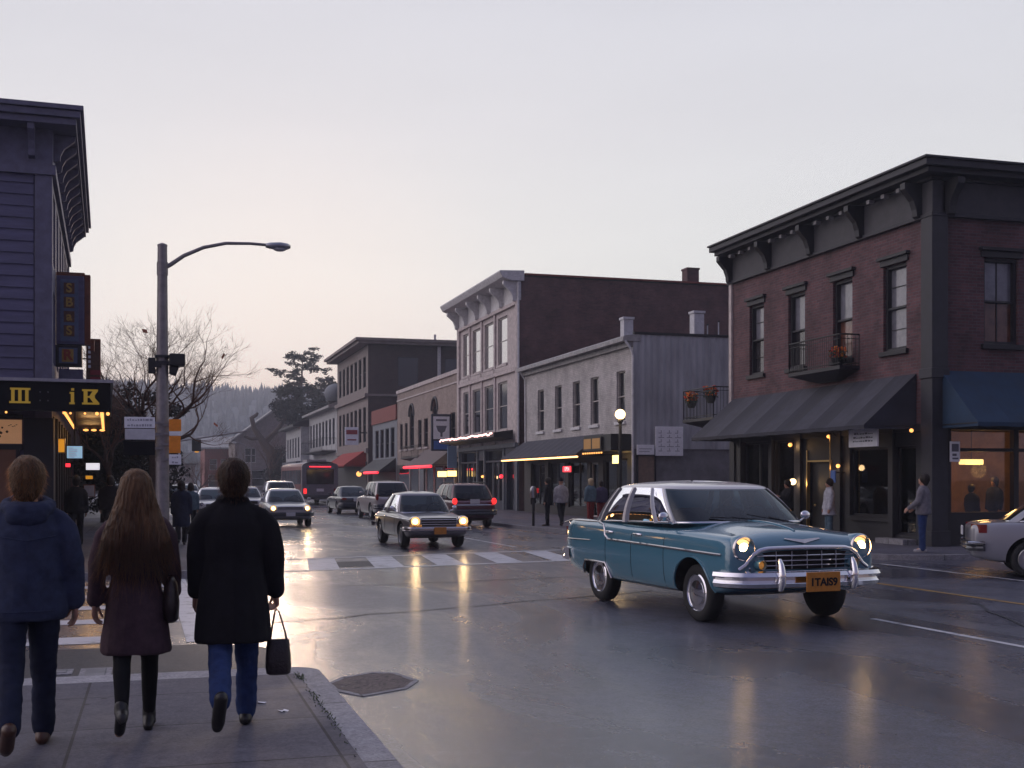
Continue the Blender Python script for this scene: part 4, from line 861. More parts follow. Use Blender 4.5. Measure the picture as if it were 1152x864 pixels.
t = thing('lit_sign', 'pair of glowing yellow panels under the taupe awning end', 'sign', (FX-1, 73.9, 2.1)); b = MB(); b.box(FX-1.25, FX-.7, 73.7, 73.85, 1.95, 2.3); b.box(FX-.62, FX-.05, 73.7, 73.85, 1.98, 2.33); b.build('face', 'panel_lit', t); b = MB(); b.box(FX-1.27, FX-.02, 73.86, 73.92, 1.92, 2.36); b.build('case', 'dark_paint', t)
t = thing('blue_board', 'pale blue upright board beside the end of the taupe awning', 'sign', (FX-.5, 73.6, 2.6)); b = MB(); b.box(FX-.7, FX-.1, 73.45, 73.55, 2.5, 3.9); M_('pale_blue', (.22, .32, .46), .5); b.build('panel', 'pale_blue', t); b = MB(); b.box(FX-.1, FX, 73.48, 73.52, 3.1, 3.2); b.build('arm', 'dark_paint', t)

# ---- narrow grey building with red parapet ---------------------------------------------------
Y0, Y1, X1 = 93.5, 104.6, 38
bd = thing('narrow_shop', 'narrow blue grey building with a red parapet and dark awning', 'building', (FX, Y0, 0))
hh = [(94.6+i*2.35, 96.2+i*2.35, 3.6, 6.0) for i in range(4)]
shell(bd, Y0, Y1, X1, 6.55, 'blue_grey', hh)
b = MB(); b.box(FX-.12, FX+.4, Y0+.01, Y1, 6.55, 7.75); b.box(FX+.4, X1-1, Y0+.02, Y0+.3, 6.62, 7.75); b.build('parapet', 'red_fascia', bd)
for h in hh: window(bd, 'X', FX, 1, *h, frame='dark_paint', pane='window_dark', bars=1)
b = MB(); b.box(FX-.05, FX-.01, Y0+.3, Y1-.3, .12, 2.9); b.build('shopfront', 'shop_dark', bd)
awning(bd, 94, 104, 3.5, 2.5, 1.3, 'dark_paint')
t = thing('neon_tube', 'short red neon tube under the dark awning of the narrow grey shop', 'light strip', (FX-1, 98, 2.2)); b = MB(); b.tube([(FX-1.36, 94.6, 2.35), (FX-1.36, 101, 2.35)], .1, 8); b.build('tube', 'neon_red', t); b = MB(); b.box(FX-1.3, FX-1.25, 94.6, 101, 2.3, 2.4); b.build('rail', 'dark_paint', t)
wall_lamp('round red lantern below the narrow grey shop awning', (FX-.6, 95.2, 1.3), .22, 'neon_red', 4, (.6, 0, .2))

# ---- tall dark three storey building ---------------------------------------------------------
Y0, Y1, X1 = 107, 126, 45
bd = thing('tall_dark_building', 'tall dark three storey building with overhanging eaves and rows of narrow windows', 'building', (FX, Y0, 0))
hh = []
for z0, z1 in ((10.2, 13.0), (5.2, 8.4)):
    for i in range(7): hh.append((108.2+i*2.5, 109.75+i*2.5, z0, z1))
sh = [(21.0, 22.9, 10.2, 12.9), (25.4, 27.2, 10.2, 12.9), (29.4, 31.2, 10.2, 12.9), (21.0, 22.9, 6.2, 8.9), (25.4, 27.2, 6.2, 8.9)]
shell(bd, Y0, Y1, X1, 13.9, 'taupe_wall', hh, sh, side_mat='brown_brick')
for h in hh: window(bd, 'X', FX, 1, *h, frame='dark_paint', pane='window_dark', bars=1, dep=.2)
for h in sh: window(bd, 'Y', Y0, 1, *h, frame='dark_paint', pane='window_dark', bars=1, dep=.12, curtain=None)
b = MB()
for (o, z0, z1) in ((1.0, 13.95, 14.2), (1.25, 14.2, 14.45)): b.box(FX-o, X1, Y0-o*.8, Y1+o, z0, z1)
b.box(FX-.3, FX, Y0, Y1, 9.2, 9.55); b.box(FX-.2, FX, Y0, Y1, 4.2, 4.6); b.box(FX-.12, X1, Y0-.14, Y0-.01, 9.3, 9.5); b.build('eaves', 'taupe_wall', bd)
b = MB(); b.box(FX-.08, FX-.01, Y0+.4, Y1-.4, .12, 3.4); b.build('shopfront', 'shop_dark', bd)
b = MB(); b.tube([(26.0-.2-1.0, Y0-.15, 13.9), (24.8, Y0-.15, 8)], .16, 8); b.build('drainpipe', 'white_trim', bd)
b = MB(); b.box(FX+6, FX+6.2, Y0-.25, Y0-.2, 14.5, 15.0); b.build('roof_stub', 'white_trim', bd)
awning(bd, 108, 121, 4.5, 3.1, 2.0, 'awning_red', name='awning')
t = thing('blade_sign', 'small white hanging sign with red bands on the tall dark building', 'sign', (FX-1, 107.5, 4.5)); b = MB(); b.box(FX-2.0, FX-.8, 107.4, 107.6, 4.9, 6.5); p_ = b.build('panel', 'sign_white', t); b = MB(); b.box(FX-1.9, FX-.9, 107.38, 107.396, 5.85, 6.25); b.box(FX-1.8, FX-1.0, 107.38, 107.396, 5.3, 5.42); M_('sign_red', (.28, .03, .04), .6); b.build('print', 'sign_red', p_); b = MB(); b.tube([(FX-.7, 107.5, 6), (FX, 107.5, 6)], .06, 6); b.build('arm', 'dark_paint', t)
wall_lamp('yellow lamp in the doorway under the red awning', (FX-.6, 108.4, 2.3), .24, 'bulb_soft', 5, (.6, 0, .2))
t = thing('water_tank', 'round grey blue tank on the roof edge beside the tall dark building', 'tank', (FX+.2, 128.5, 9.8)); b = MB(); b.ball((FX+.2, 128.5, 11.0), 1.25, 18, (1, 1.3, .85)); b.build('tank', 'blue_grey', t, smooth=180); b = MB(); b.lathe([(.8, 9.6), (.9, 10.2)], Matrix.Translation((FX+.2, 128.5, 0)), 12); b.build('stand', 'dark_paint', t)

# ---- white buildings farther on -----------------------------------------------------------------
Y0, Y1, X1 = 126.3, 150, 38
bd = thing('white_house', 'white two storey building with long black balcony beyond the tall dark building', 'building', (FX, Y0, 0))
hh = [(128+i*2.8, 129.6+i*2.8, 5.6, 8.4) for i in range(8)]+[(128+i*2.8, 129.6+i*2.8, .3, 3.6) for i in range(8)]
shell(bd, Y0, Y1, X1, 9.4, 'white_wall', hh)
for h in hh: window(bd, 'X', FX, 1, *h, frame='navy_paint', pane='window_dark', bars=1)
b = MB(); b.prism([(FX-.9, Y0, 9.4), (FX-.9, Y0, 9.65), (FX+6, Y0, 12.5), (X1, Y0, 9.7), (X1, Y0, 9.4)], (0, Y1-Y0, 0)); b.build('gable_roof', 'pale_roof', bd)
balcony(bd, 127, 146, FX, 4.9, 1.5, 1.3, step=.4)
Y0, Y1 = 150.3, 168
bd = thing('white_house', 'pale narrow house with a dark low pitched roof at the end of the white row', 'building', (FX-1, Y0, 0))
b = MB(); wall(b, 'X', FX-1, Y0, Y1, 0, 8.4, [(152+i*3.2, 153.7+i*3.2, 4.6, 7.2) for i in range(5)]+[(152+i*3.2, 153.7+i*3.2, .3, 3.2) for i in range(5)]); wall(b, 'Y', Y0, FX-1, 34, 0, 8.4); b.build('wall', 'white_wall', bd, fix=False)
for i in range(5):
    for z0, z1 in ((4.6, 7.2), (.3, 3.2)): window(bd, 'X', FX-1, 1, 152+i*3.2, 153.7+i*3.2, z0, z1, frame='navy_paint', pane='window_dark', bars=1)
b = MB(); b.prism([(FX-2, Y0-.3, 8.4), (FX-2, Y0-.3, 8.7), (FX+6, Y0-.3, 11.2), (34, Y0-.3, 8.7), (34, Y0-.3, 8.4)], (0, Y1-Y0+.6, 0)); b.build('roof', 'dark_paint', bd)
b = MB(); b.box(FX-1.6, FX-1, Y0+.5, Y1-.5, 3.7, 4.1); b.build('shop_band', 'navy_paint', bd)

def gable_house(name, label, x0, x1, y0, y1, zw, zr, wm, rm_, ridge='x', holes=()):
    t = thing(name, label, 'building', ((x0+x1)/2, y0, 0)); b = MB()
    wall(b, 'Y', y0, x0, x1, 0, zw, holes); wall(b, 'X', x0, y0, y1, 0, zw)
    for q in (((x0, y1), (x1, y1)), ((x1, y0), (x1, y1))): b.quad((*q[0], 0), (*q[1], 0), (*q[1], zw), (*q[0], zw))
    xm, ym = (x0+x1)/2, (y0+y1)/2
    if ridge == 'y':
        for y in (y0, y1): b.poly([(x0, y, zw), (x1, y, zw), (xm, y, zr)])
    b.build('wall', wm, t, fix=False); o = .6; r = MB()
    if ridge == 'y':
        for s in (x0-o, x1+o):
            ze = zw-(zr-zw)*o/(xm-x0); r.prism([(s, y0-o, ze), (xm, y0-o, zr), (xm, y0-o, zr+.3), (s, y0-o, ze+.25)], (0, y1-y0+2*o, 0))
    else:
        for s in (y0-o, y1+o): r.prism([(x0-o, s, zw), (x0-o, ym, zr), (x0-o, ym, zr+.3), (x0-o, s, zw+.25)], (x1-x0+2*o, 0, 0))
    r.build('roof', rm_, t)
    for h in holes: window(t, 'Y', y0, 1, *h, frame='white_trim', pane='window_dark', bars=1)
    return t
gable_house('gabled_house', 'brown gabled house with snowy pale roof edge behind the bare street trees', 11.5, 24, 186, 202, 8.0, 12.6, 'taupe_wall', 'pale_roof', 'y', [(13, 14.6, 4.4, 6.6), (17, 18.6, 4.4, 6.6), (13, 16, .8, 3.2)])
gable_house('gabled_house', 'long low shop with rusty red fascia left of the brown gabled house', 7.8, 13.5, 205, 225, 6.9, 9.0, 'red_fascia', 'pale_roof', 'x', [(8.6, 9.8, 3.4, 5.2), (10.4, 11.6, 3.4, 5.2), (8.4, 12.6, .6, 2.6)])
gable_house('gabled_house', 'small pale house low at the far end of the street below the hill', 2.5, 8, 262, 275, 5.0, 7.4, 'taupe_wall', 'dark_paint', 'x', [(3.4, 4.6, 2.4, 3.8), (5.6, 6.8, 2.4, 3.8)])
gable_house('gabled_house', 'dark roofed house far along the left side of the street', -14, -5.5, 150, 168, 5.6, 8.0, 'shop_dark', 'dark_paint', 'y', [(-12.6, -11.4, 2.6, 4.4), (-9, -7.8, 2.6, 4.4)])
# ------------------------------------------------------------------ left-hand theatre building
TH = thing('theatre', 'blue clapboard theatre building with wide cornice and a dark bulb lit marquee', 'building', (-2.04, 26, 0), R(2.1))
LW, LD, LH = 13.0, 11.0, 9.2
b = MB(); b.box(-LW, -.03, .03, LD, 0, 8.9); b.build('core', 'siding_blue', TH, local=True)
b = MB(); z = 3.75; pitch = .235
while z < 7.9:
    b.prism([(-LW, -.002, z+pitch+.02), (-LW, -.034, z), (-LW, .03, z), (-LW, .03, z+pitch+.02)], (LW-.32, 0, 0)); z += pitch
b.build('clapboard', 'siding_blue', TH, local=True)
b = MB(); b.box(-.3, .03, -.05, .25, 0, 8.0); b.build('corner_board', 'siding_trim', TH, local=True, bevel=.01); b = MB(); b.box(-.28, .05, LD-.3, LD, 3.7, 8.0); b.build('corner_board', 'siding_trim', TH, local=True, bevel=.01)
fh = [(.75+i*1.72, 1.75+i*1.72, a, c_) for i in range(6) for a, c_ in ((4.2, 5.7), (6.25, 7.75))]
b = MB(); wall(b, 'X', .02, .25, LD-.3, 3.6, 8.0, fh, inn=-1, dep=.2); b.build('wall', 'siding_trim', TH, local=True, fix=False)
XFT = XF.pop(TH.name); XF[TH.name] = Matrix.Identity(4)
for h in fh: window(TH, 'X', .02, -1, *h, frame='white_trim', pane='window_dark', bars=1, dep=.12)
b = MB(); b.box(-LW, .1, -.1, LD, 7.92, 8.12); b.box(-LW, .04, -.04, LD, 8.12, 8.85); b.build('frieze', 'siding_trim', TH, local=True)
cn = MB()
for o, z0, z1 in ((.5, 8.85, 8.98), (.58, 8.985, 9.12), (.64, 9.125, 9.22)): cn.box(-LW, o, -o, LD+o*.4, z0, z1)
cn = cn.build('cornice', 'siding_trim', TH, local=True, bevel=.012)
for x in (-.35, -1.25, -2.15, -3.1, -4.2): k = MB(); bracket(k, 'Y', -.04, x, 8.84, .6, .42, .13); k.build('bracket', 'siding_trim', cn, local=True)
for i in range(12): k = MB(); bracket(k, 'X', .04, .35+i*.93, 8.84, .55, .42, .13, sgn=1); k.build('bracket', 'siding_trim', cn, local=True)
# ground floor: dark pilaster, lit transom poster, doors
b = MB(); b.box(-LW, -.52, -.06, .02, .12, .5); b.box(-.5, .06, -.1, .3, .12, 3.0); b.box(-LW, -.52, -.08, .02, 2.36, 2.46); b.box(-LW, -.52, -.08, .02, 2.98, 3.06); b.box(-3.3, -3.18, -.08, .02, .5, 2.98)
for y in (1.2, 2.6, 4.2, 5.8, 7.4, 9.0, 10.6): b.box(.0, .1, y-.12, y+.12, .12, 3.05)
b.box(-.02, .05, .3, LD, .12, 3.05); b.build('shopfront', 'dark_paint', TH, local=True)
M_('poster_warm', (.55, .36, .22), .7, var=.1, scale=3, emit=(1, .5, .24), estr=.2)
b = MB(); b.box(-3.16, -.54, -.03, -.015, 2.48, 2.96); tw = b.build('transom_poster', 'poster_warm', TH, local=True); b = MB(); r = random.Random(6)
for i in range(14): b.ball((-.95+r.gauss(0, .09), -.034, 2.62+abs(r.gauss(0, .1))), r.uniform(.012, .03), 6, (1, .2, 1))
for i in range(5): b.ball((-.78+i*.035, -.034, 2.84+.02*math.sin(i*2)), .012, 6, (1.6, .2, .7))
b.build('print', 'wood_dark', tw, local=True)
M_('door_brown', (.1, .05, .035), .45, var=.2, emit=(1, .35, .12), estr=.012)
for x0, x1 in ((-1.6, -.58), (-2.72, -1.7)):
    b = MB(); b.box(x0, x1, -.045, -.01, .5, 2.36); d_ = b.build('door', 'door_brown', TH, local=True); b = MB(); b.box(x0, x0+.07, -.07, -.046, .5, 2.36); b.box(x1-.07, x1, -.07, -.046, .5, 2.36); b.build('frame', 'dark_paint', d_, local=True)
# marquee
mq = MB(); mq.box(-LW, 1.15, -1.62, -1.5, 3.06, 3.62); mq.box(1.05, 1.15, -1.5, LD+.4, 3.06, 3.62); mq.box(-LW, 1.05, -1.5, 0, 3.3, 3.55); mq.box(.11, 1.05, 0, LD+.4, 3.3, 3.55); mq = mq.build('marquee', 'sign_black', TH, local=True)
b = MB()
for i in range(34): b.box(.12, 1.04, -1.45+i*.385, -1.45+i*.385+.33, 3.26, 3.298)
b.build('ceiling_slats', 'wood_dark', mq, local=True)
b = MB(); b.box(-LW, 1.2, -1.68, -1.62, 3.62, 3.68); b.box(1.15, 1.2, -1.62, LD+.4, 3.62, 3.68); b.build('top_edge', 'dull_metal', mq, local=True)
def slab_letters(b, spec, o, s, T):
    for (x0, x1, z0, z1) in spec: b.box(o[0]+x0*s, o[0]+x1*s, o[1]-.02, o[1], o[2]+z0*s, o[2]+z1*s)
L3 = [(0, 1.28, .0, .13), (0.05, 1.28, .87, 1)]+[(x, x+.2, .13, .87) for x in (.12, .54, .96)]
def mq_letter(spec, x, nm):
    b = MB(); slab_letters(b, spec, (x, -1.622, 3.2), .29, None); b.build(nm, 'gold_letter', mq, local=True)
mq_letter(L3, -.66, 'letter')
mq_letter([(0, .34, 0, .12), (.1, .3, .12, .8), (.02, .3, .68, .8), (.12, .3, .9, 1.05)], .4, 'letter')
b = MB(); o_ = (.63, -1.622, 3.2); s_ = .29; slab_letters(b, [(0, .95, 0, .12), (0, .95, .88, 1), (.1, .34, .12, .88), (.34, .8, .45, .56)], o_, s_, None)
for pr in ([(1.0, 1), (1.0, .9), (.76, .56), (.46, .56), (.66, .88), (.68, 1)], [(1.08, 0), (1.08, .1), (.78, .46), (.46, .46), (.7, .12), (.72, 0)]): b.prism([(o_[0]+x*s_, o_[1], o_[2]+z*s_) for x, z in pr], (0, -.02, 0))
b.build('letter', 'gold_letter', mq, local=True)
M_('faint_dot', (.06, .06, .08), .5)
for x in (-.12, .02):
    for z in (3.26, 3.42): b = MB(); b.ball((x, -1.625, z), .016, 6); b.build('faint_dot', 'faint_dot', mq, local=True)
for x0 in (.2, .98):
    for i in range(46): b = MB(); b.ball((x0, -1.3+i*.264, 3.235), .034, 8); b.build('strip_bulb', 'bulb_soft', mq, local=True, smooth=180)
    b = MB(); b.box(x0-.05, x0+.05, -1.3, 10.6, 3.245, 3.258); b.build('bulb_rail', 'brass', mq, local=True)
for i in range(19): b = MB(); b.ball((-3.6+i*.16, -1.56, 3.03), .022, 8); b.build('bulb', 'bulb_soft', mq, local=True, smooth=180)
for x in (.3, .42, .68, .9, 1.1): b = MB(); b.ball((x, -1.56, 3.03), .022 if x < .8 else .035, 8); b.build('bulb', 'bulb_soft', mq, local=True, smooth=180)
for x in (.5, .72, .95): b = MB(); b.ball((x, 10.9, 3.2), .05, 8, (1.6, 1, .7)); b.build('bulb', 'bulb_soft', mq, local=True, smooth=180)
XF[TH.name] = XFT
point('marquee_light', (-1.3, 26.4, 2.9), 12, (1, .55, .2), .25); point('marquee_light', (-1.5, 31, 2.9), 12, (1, .55, .2), .25); point('marquee_light', (-1.7, 35, 2.9), 10, (1, .55, .2), .25)

def boxsign(name, label, cat, c, d, case, face, fd=None, extra=None, arm=None):
    """box sign: face panel on the side towards -Y"""
    t = thing(name, label, cat, c); b = MB(); b.cbox(c, d); b.build('case', case, t, bevel=.01)
    b = MB(); b.cbox((c[0], c[1]-d[1]/2-.004, c[2]), (d[0]*.88, .008, d[2]*.88)); p = b.build('face', face, t)
    if extra: extra(p)
    if arm: b = MB(); b.tube(arm, .018, 6); b.build('arm', 'dark_paint', t)
    return t
# stacked-letter blade sign
t = thing('blade_sign', 'tall blue vertical sign with stacked square letters and rusty frame on the theatre', 'sign', (-1.7, 28, 4.2))
b = MB(); b.box(-2.08, -1.5, 27.92, 28.2, 4.72, 6.22); b.build('case', 'siding_blue', t, bevel=.012)
M_('rust_frame', (.17, .05, .025), .7, var=.3); b = MB(); b.box(-1.495, -1.38, 27.95, 28.2, 4.72, 6.26); b.box(-2.08, -1.495, 27.95, 28.2, 6.225, 6.3); b.box(-1.38, -1.3, 28.0, 28.2, 4.6, 4.85); b.build('side_band', 'rust_frame', t)
M_('sign_face_blue', (.1, .13, .22), .5, var=.2); b = MB(); b.box(-1.99, -1.62, 27.9, 27.918, 4.78, 6.14); p_ = b.build('face', 'sign_face_blue', t)
M_('letter_brown', (.12, .055, .03), .5, var=.4, scale=20); M_('letter_ochre', (.42, .26, .05), .5, var=.3, scale=25)
for i, (ch, m) in enumerate((('S', 'brass'), ('B', 'letter_ochre'), ('a', 'letter_ochre'), ('S', 'brass'))):
    z = 5.93-i*.31; b = MB(); b.box(-1.92, -1.7, 27.885, 27.899, z-.11, z+.13); q = b.build('letter_tile', 'letter_brown', p_)
for i, ch in enumerate('SBaS'):
    z = 5.94-i*.31; b = MB(); add_text(b, ch, .27, TF((-1.81, 27.88, z), (1, 0, 0)), .004, .008); b.build('letter', 'letter_ochre', p_)
b = MB(); b.box(-2.1, -1.55, 27.9, 28.2, 4.24, 4.7); b.build('lower_case', 'black', t, bevel=.012); b = MB(); b.box(-2.02, -1.64, 27.888, 27.899, 4.3, 4.64); b.build('lower_frame', 'sign_face_blue', t); b = MB(); b.box(-1.96, -1.72, 27.878, 27.887, 4.33, 4.61); q = b.build('lower_face', 'letter_ochre', t)
b = MB(); add_text(b, 'R', .3, TF((-1.84, 27.87, 4.47), (1, 0, 0)), .004, .014); M_('letter_red', (.3, .05, .02), .5); b.build('letter', 'letter_red', q)
boxsign('box_sign', 'plain pale box sign under the tall blue vertical sign', 'sign', (-1.78, 28.05, 3.97), (.5, .2, .42), 'siding_trim', 'siding_trim')
def red_print(p):
    b = MB(); b.cbox((-1.45, 31.885, 4.45), (.24, .006, .12)); b.cbox((-1.45, 31.885, 4.3), (.24, .006, .08)); b.build('print', 'sign_red', p)
    b = MB()
    for i in range(5): b.cbox((-1.59, 31.885, 4.6+i*.12), (.06, .006, .07))
    b.build('lettering', 'sign_white', p)
boxsign('blade_sign', 'dark red vertical sign projecting behind the tall blue theatre sign', 'sign', (-1.5, 32, 4.75), (.34, .2, 1.1), 'rust_frame', 'letter_brown', extra=red_print, arm=[(-1.6, 32, 4.8), (-2.2, 32, 4.8)])
boxsign('amber_box_sign', 'amber lit square sign beneath the marquee bulb strip', 'sign', (-2.03, 28, 2.5), (.27, .12, .32), 'brass', 'amber_lit')
def scr(p):
    b = MB(); r = random.Random(3)
    for i in range(6): b.box(-1.82, -1.82+r.uniform(.08, .24), 27.925, 27.93, 2.25+i*.038, 2.265+i*.038)
    b.build('text_lines', 'sign_white', p)
boxsign('screen', 'small blue lit screen hanging under the marquee', 'screen', (-1.7, 28, 2.36), (.36, .12, .3), 'black', 'screen_lit', extra=scr, arm=[(-1.7, 28, 2.5), (-1.7, 28, 3.28)])
boxsign('stop_lamp', 'small square red lamp below the blue screen', 'lamp', (-2.1, 32, 2.12), (.12, .1, .1), 'black', 'neon_red', arm=[(-2.1, 32, 2.15), (-2.25, 32, 2.2)])
boxsign('light_box', 'bright white lit box sign on the dark shopfronts left of the tree', 'sign', (-1.56, 33, 2.1), (.38, .14, .2), 'black', 'white_lit', arm=[(-1.6, 33, 2.15), (-2.3, 33, 2.2)])
boxsign('light_box', 'small warm orange lit sign under the white lit box sign', 'sign', (-1.7, 34, 1.82), (.2, .12, .1), 'black', 'amber_lit', arm=[(-1.7, 34, 1.82), (-2.3, 34, 1.82)])
boxsign('notice_board', 'pale lit poster low on the dark shopfront, under the orange lit sign', 'poster', (-1.75, 35, 1.45), (.3, .12, .34), 'rust_frame', 'white_trim', arm=[(-1.8, 35, 1.45), (-2.4, 35, 1.45)])
# low dark shops beyond the theatre
for (y0, y1, x, h, lab, m) in ((37.6, 49, -2.7, 4.4, 'low dark brick shop hidden behind the theatre marquee', 'dark_brick'), (49.2, 66, -3.4, 4.2, 'low dark timber shop behind the street trees on the left', 'shop_dark'), (66.2, 90, -5.5, 5.0, 'plain dark shop farthest along the left side of the street', 'brown_brick')):
    t = thing('low_shop', lab, 'building', (x-4, y0, 0)); b = MB(); hs = [(y0+1+i*2.6, y0+3+i*2.6, .7, 2.7) for i in range(int((y1-y0-1)/2.6))]
    wall(b, 'X', x, y0, y1, 0, h, hs, inn=-1); wall(b, 'Y', y0, x-10, x, 0, h); b.quad((x-10, y1, 0), (x, y1, 0), (x, y1, h), (x-10, y1, h)); b.build('wall', m, t, fix=False)
    b = MB(); b.box(x-10, x+.3, y0, y1, h, h+.25); b.build('roof', 'tar_roof', t)
    for h_ in hs: window(t, 'X', x, -1, *h_, frame='dark_paint', pane='window_dark', bars=0, vbar=1)

# ------------------------------------------------------------------ corner lamp post and its signs
PX, PY = .12, 22.9
t = thing('street_lamp', 'tall grey street lamp post with one long curved arm at the near left corner', 'street lamp', (PX, PY, .12))
b = MB(); b.tube([(PX, PY, .12), (PX, PY, 3), (PX, PY, 6.03)], [.13, .112, .085], 16); b.build('pole', 'galvanised', t, smooth=60)
b = MB(); b.lathe([(.2, .12), (.2, .2), (.16, .3), (.14, .34)], Matrix.Translation((PX, PY, 0)), 16); b.build('base', 'galvanised', t, smooth=30)
b = MB(); b.lathe([(.09, 6.03), (.09, 6.06), (.03, 6.09)], Matrix.Translation((PX, PY, 0)), 14); b.build('cap', 'galvanised', t)
ap = [(.12, 5.62), (.26, 5.7), (.5, 5.88), (.85, 6.05), (1.25, 6.15), (1.7, 6.17), (2.02, 6.16)]
b = MB(); b.tube([(x, PY, z) for x, z in ap], [.042, .04, .037, .034, .031, .028, .028], 8); a_ = b.build('arm', 'galvanised', t, smooth=60); b = MB(); b.tube([(PX, PY, 5.5), (PX, PY, 5.74)], .1, 14); b.build('clamp', 'galvanised', a_)
b = MB(); b.loft([[(x, PY+w*math.cos(2*PI*j/12), 6.15+h*math.sin(2*PI*j/12)) for j in range(12)] for x, w, h in ((1.98, .05, .04), (2.06, .1, .06), (2.25, .13, .075), (2.38, .1, .06), (2.44, .04, .03))]); hd = b.build('lamp_head', 'dull_metal', t, smooth=60)
b = MB(); b.ball((2.24, PY, 6.1), .1, 12, (1.3, 1, .5)); b.build('lens', 'white_trim', hd, smooth=180)
t = thing('traffic_signal', 'dark traffic signal housing on the street lamp post, seen from behind', 'traffic light', (PX+.2, PY, 3.8))
b = MB(); b.box(.24, .52, PY-.18, PY+.16, 3.84, 4.06); b.prism([(.24, PY-.12, 3.84), (.42, PY-.12, 3.84), (.36, PY-.12, 3.66), (.24, PY-.12, 3.7)], (0, .24, 0)); b.build('housing', 'black', t, bevel=.02)
b = MB()
for z in (3.95,): b.tube([(.38, PY+.16, z), (.38, PY+.34, z-.01)], [.1, .11], 12, False)
b.build('visor', 'black', t); b = MB(); b.box(-.02, .25, PY-.14, PY+.14, 3.86, 3.92); b.box(-.02, .25, PY-.14, PY+.14, 3.99, 4.03); b.build('bracket', 'dark_paint', t)
t = thing('pedestrian_signal', 'smaller black signal box on the left side of the lamp post', 'traffic light', (PX-.2, PY, 3.8))
b = MB(); b.box(-.13, 0.0, PY-.1, PY+.1, 3.7, 3.98); b.build('housing', 'black', t, bevel=.015); b = MB(); b.box(-.12, -.01, PY+.1, PY+.2, 3.9, 3.97); b.build('visor', 'black', t); b = MB(); b.box(-.06, .1, PY-.14, PY-.1, 3.8, 3.86); b.build('bracket', 'dark_paint', t)
def plate(label, x0, x1, z0, z1, m, y=PY-.16, txt=None, name='street_sign', cat='sign'):
    t = thing(name, label, cat, ((x0+x1)/2, y, z0)); b = MB(); b.box(x0, x1, y, y+.012, z0, z1); p = b.build('plate', m, t, bevel=.006)
    if txt:
        b = MB(); r = random.Random(len(label)); 
        for k in range(txt):
            u = x0+.05; zz = z0+(z1-z0)*(k+.5)/txt
            while u < x1-.08: w_ = r.uniform(.02, .06); b.box(u, u+w_, y-.004, y-.001, zz-.018, zz+r.uniform(.0, .025)); u += w_+.015
        b.build('lettering', 'faint_ink', p)
    b = MB(); b.box(x0 if x0 > 0 else x1, PX, y+.012, y+.03, (z0+z1)/2-.02, (z0+z1)/2+.02); b.tube([(PX, PY, (z0+z1)/2-.03), (PX, PY, (z0+z1)/2+.03)], .125, 14); b.build('bracket', 'galvanised', t)
plate('upper white street name sign with faint grey lettering, left of the lamp post', -.54, -.01, 2.69, 2.89, 'sign_white', txt=2)
plate('lower pale street name sign just under the upper white one', -.53, -.01, 2.48, 2.675, 'chimney_white')
plate('wide black sign box under the two pale street name signs', -.56, -.01, 2.2, 2.455, 'sign_black')
plate('upper plain orange sign on the right of the lamp post', .235, .45, 2.64, 2.86, 'sign_amber')
plate('thin white strip sign between the two orange signs', .24, .43, 2.565, 2.63, 'sign_white')
plate('lower taller orange sign on the right of the lamp post', .235, .44, 2.24, 2.555, 'sign_amber')
plate('small white sign under the lower orange sign', .235, .45, 2.03, 2.215, 'sign_white', txt=2)

# globe street lamp on the far pavement
gx, gy = 15.4, 38.7
t = thing('street_lamp', 'black post street lamp with a round lit globe in front of the pale shop', 'street lamp', (gx, gy, .12))
b = MB(); b.tube([(gx, gy, .12), (gx, gy, 1.2), (gx, gy, 3.78)], [.09, .065, .055], 12); b.build('post', 'black', t, smooth=60); b = MB(); b.lathe([(.18, .12), (.18, .3), (.11, .5), (.09, .9)], Matrix.Translation((gx, gy, 0)), 14); b.lathe([(.06, 3.7), (.11, 3.78), (.11, 3.84), (.05, 3.86)], Matrix.Translation((gx, gy, 0)), 14); b.build('base', 'black', t)
b = MB(); b.ball((gx, gy, 4.02), .18, 20); b.build('globe', 'globe_lit', t, smooth=180); point('lamp_light', (gx-.3, gy-.2, 4.0), 35, (1, .68, .34), .2)
gx, gy = 12.85, 40.6
t = thing('parking_meter', 'grey parking meter post at the kerb left of the two walkers', 'parking meter', (gx, gy, .12)); b = MB(); b.tube([(gx, gy, .12), (gx, gy, 1.15)], .05, 10); b.build('post', 'black', t); b = MB(); b.loft([[(gx+w*math.cos(2*PI*j/10), gy+.09*math.sin(2*PI*j/10), z) for j in range(10)] for z, w in ((1.12, .1), (1.3, .13), (1.45, .12), (1.53, .05))]); b.build('head', 'dull_metal', t, smooth=50)

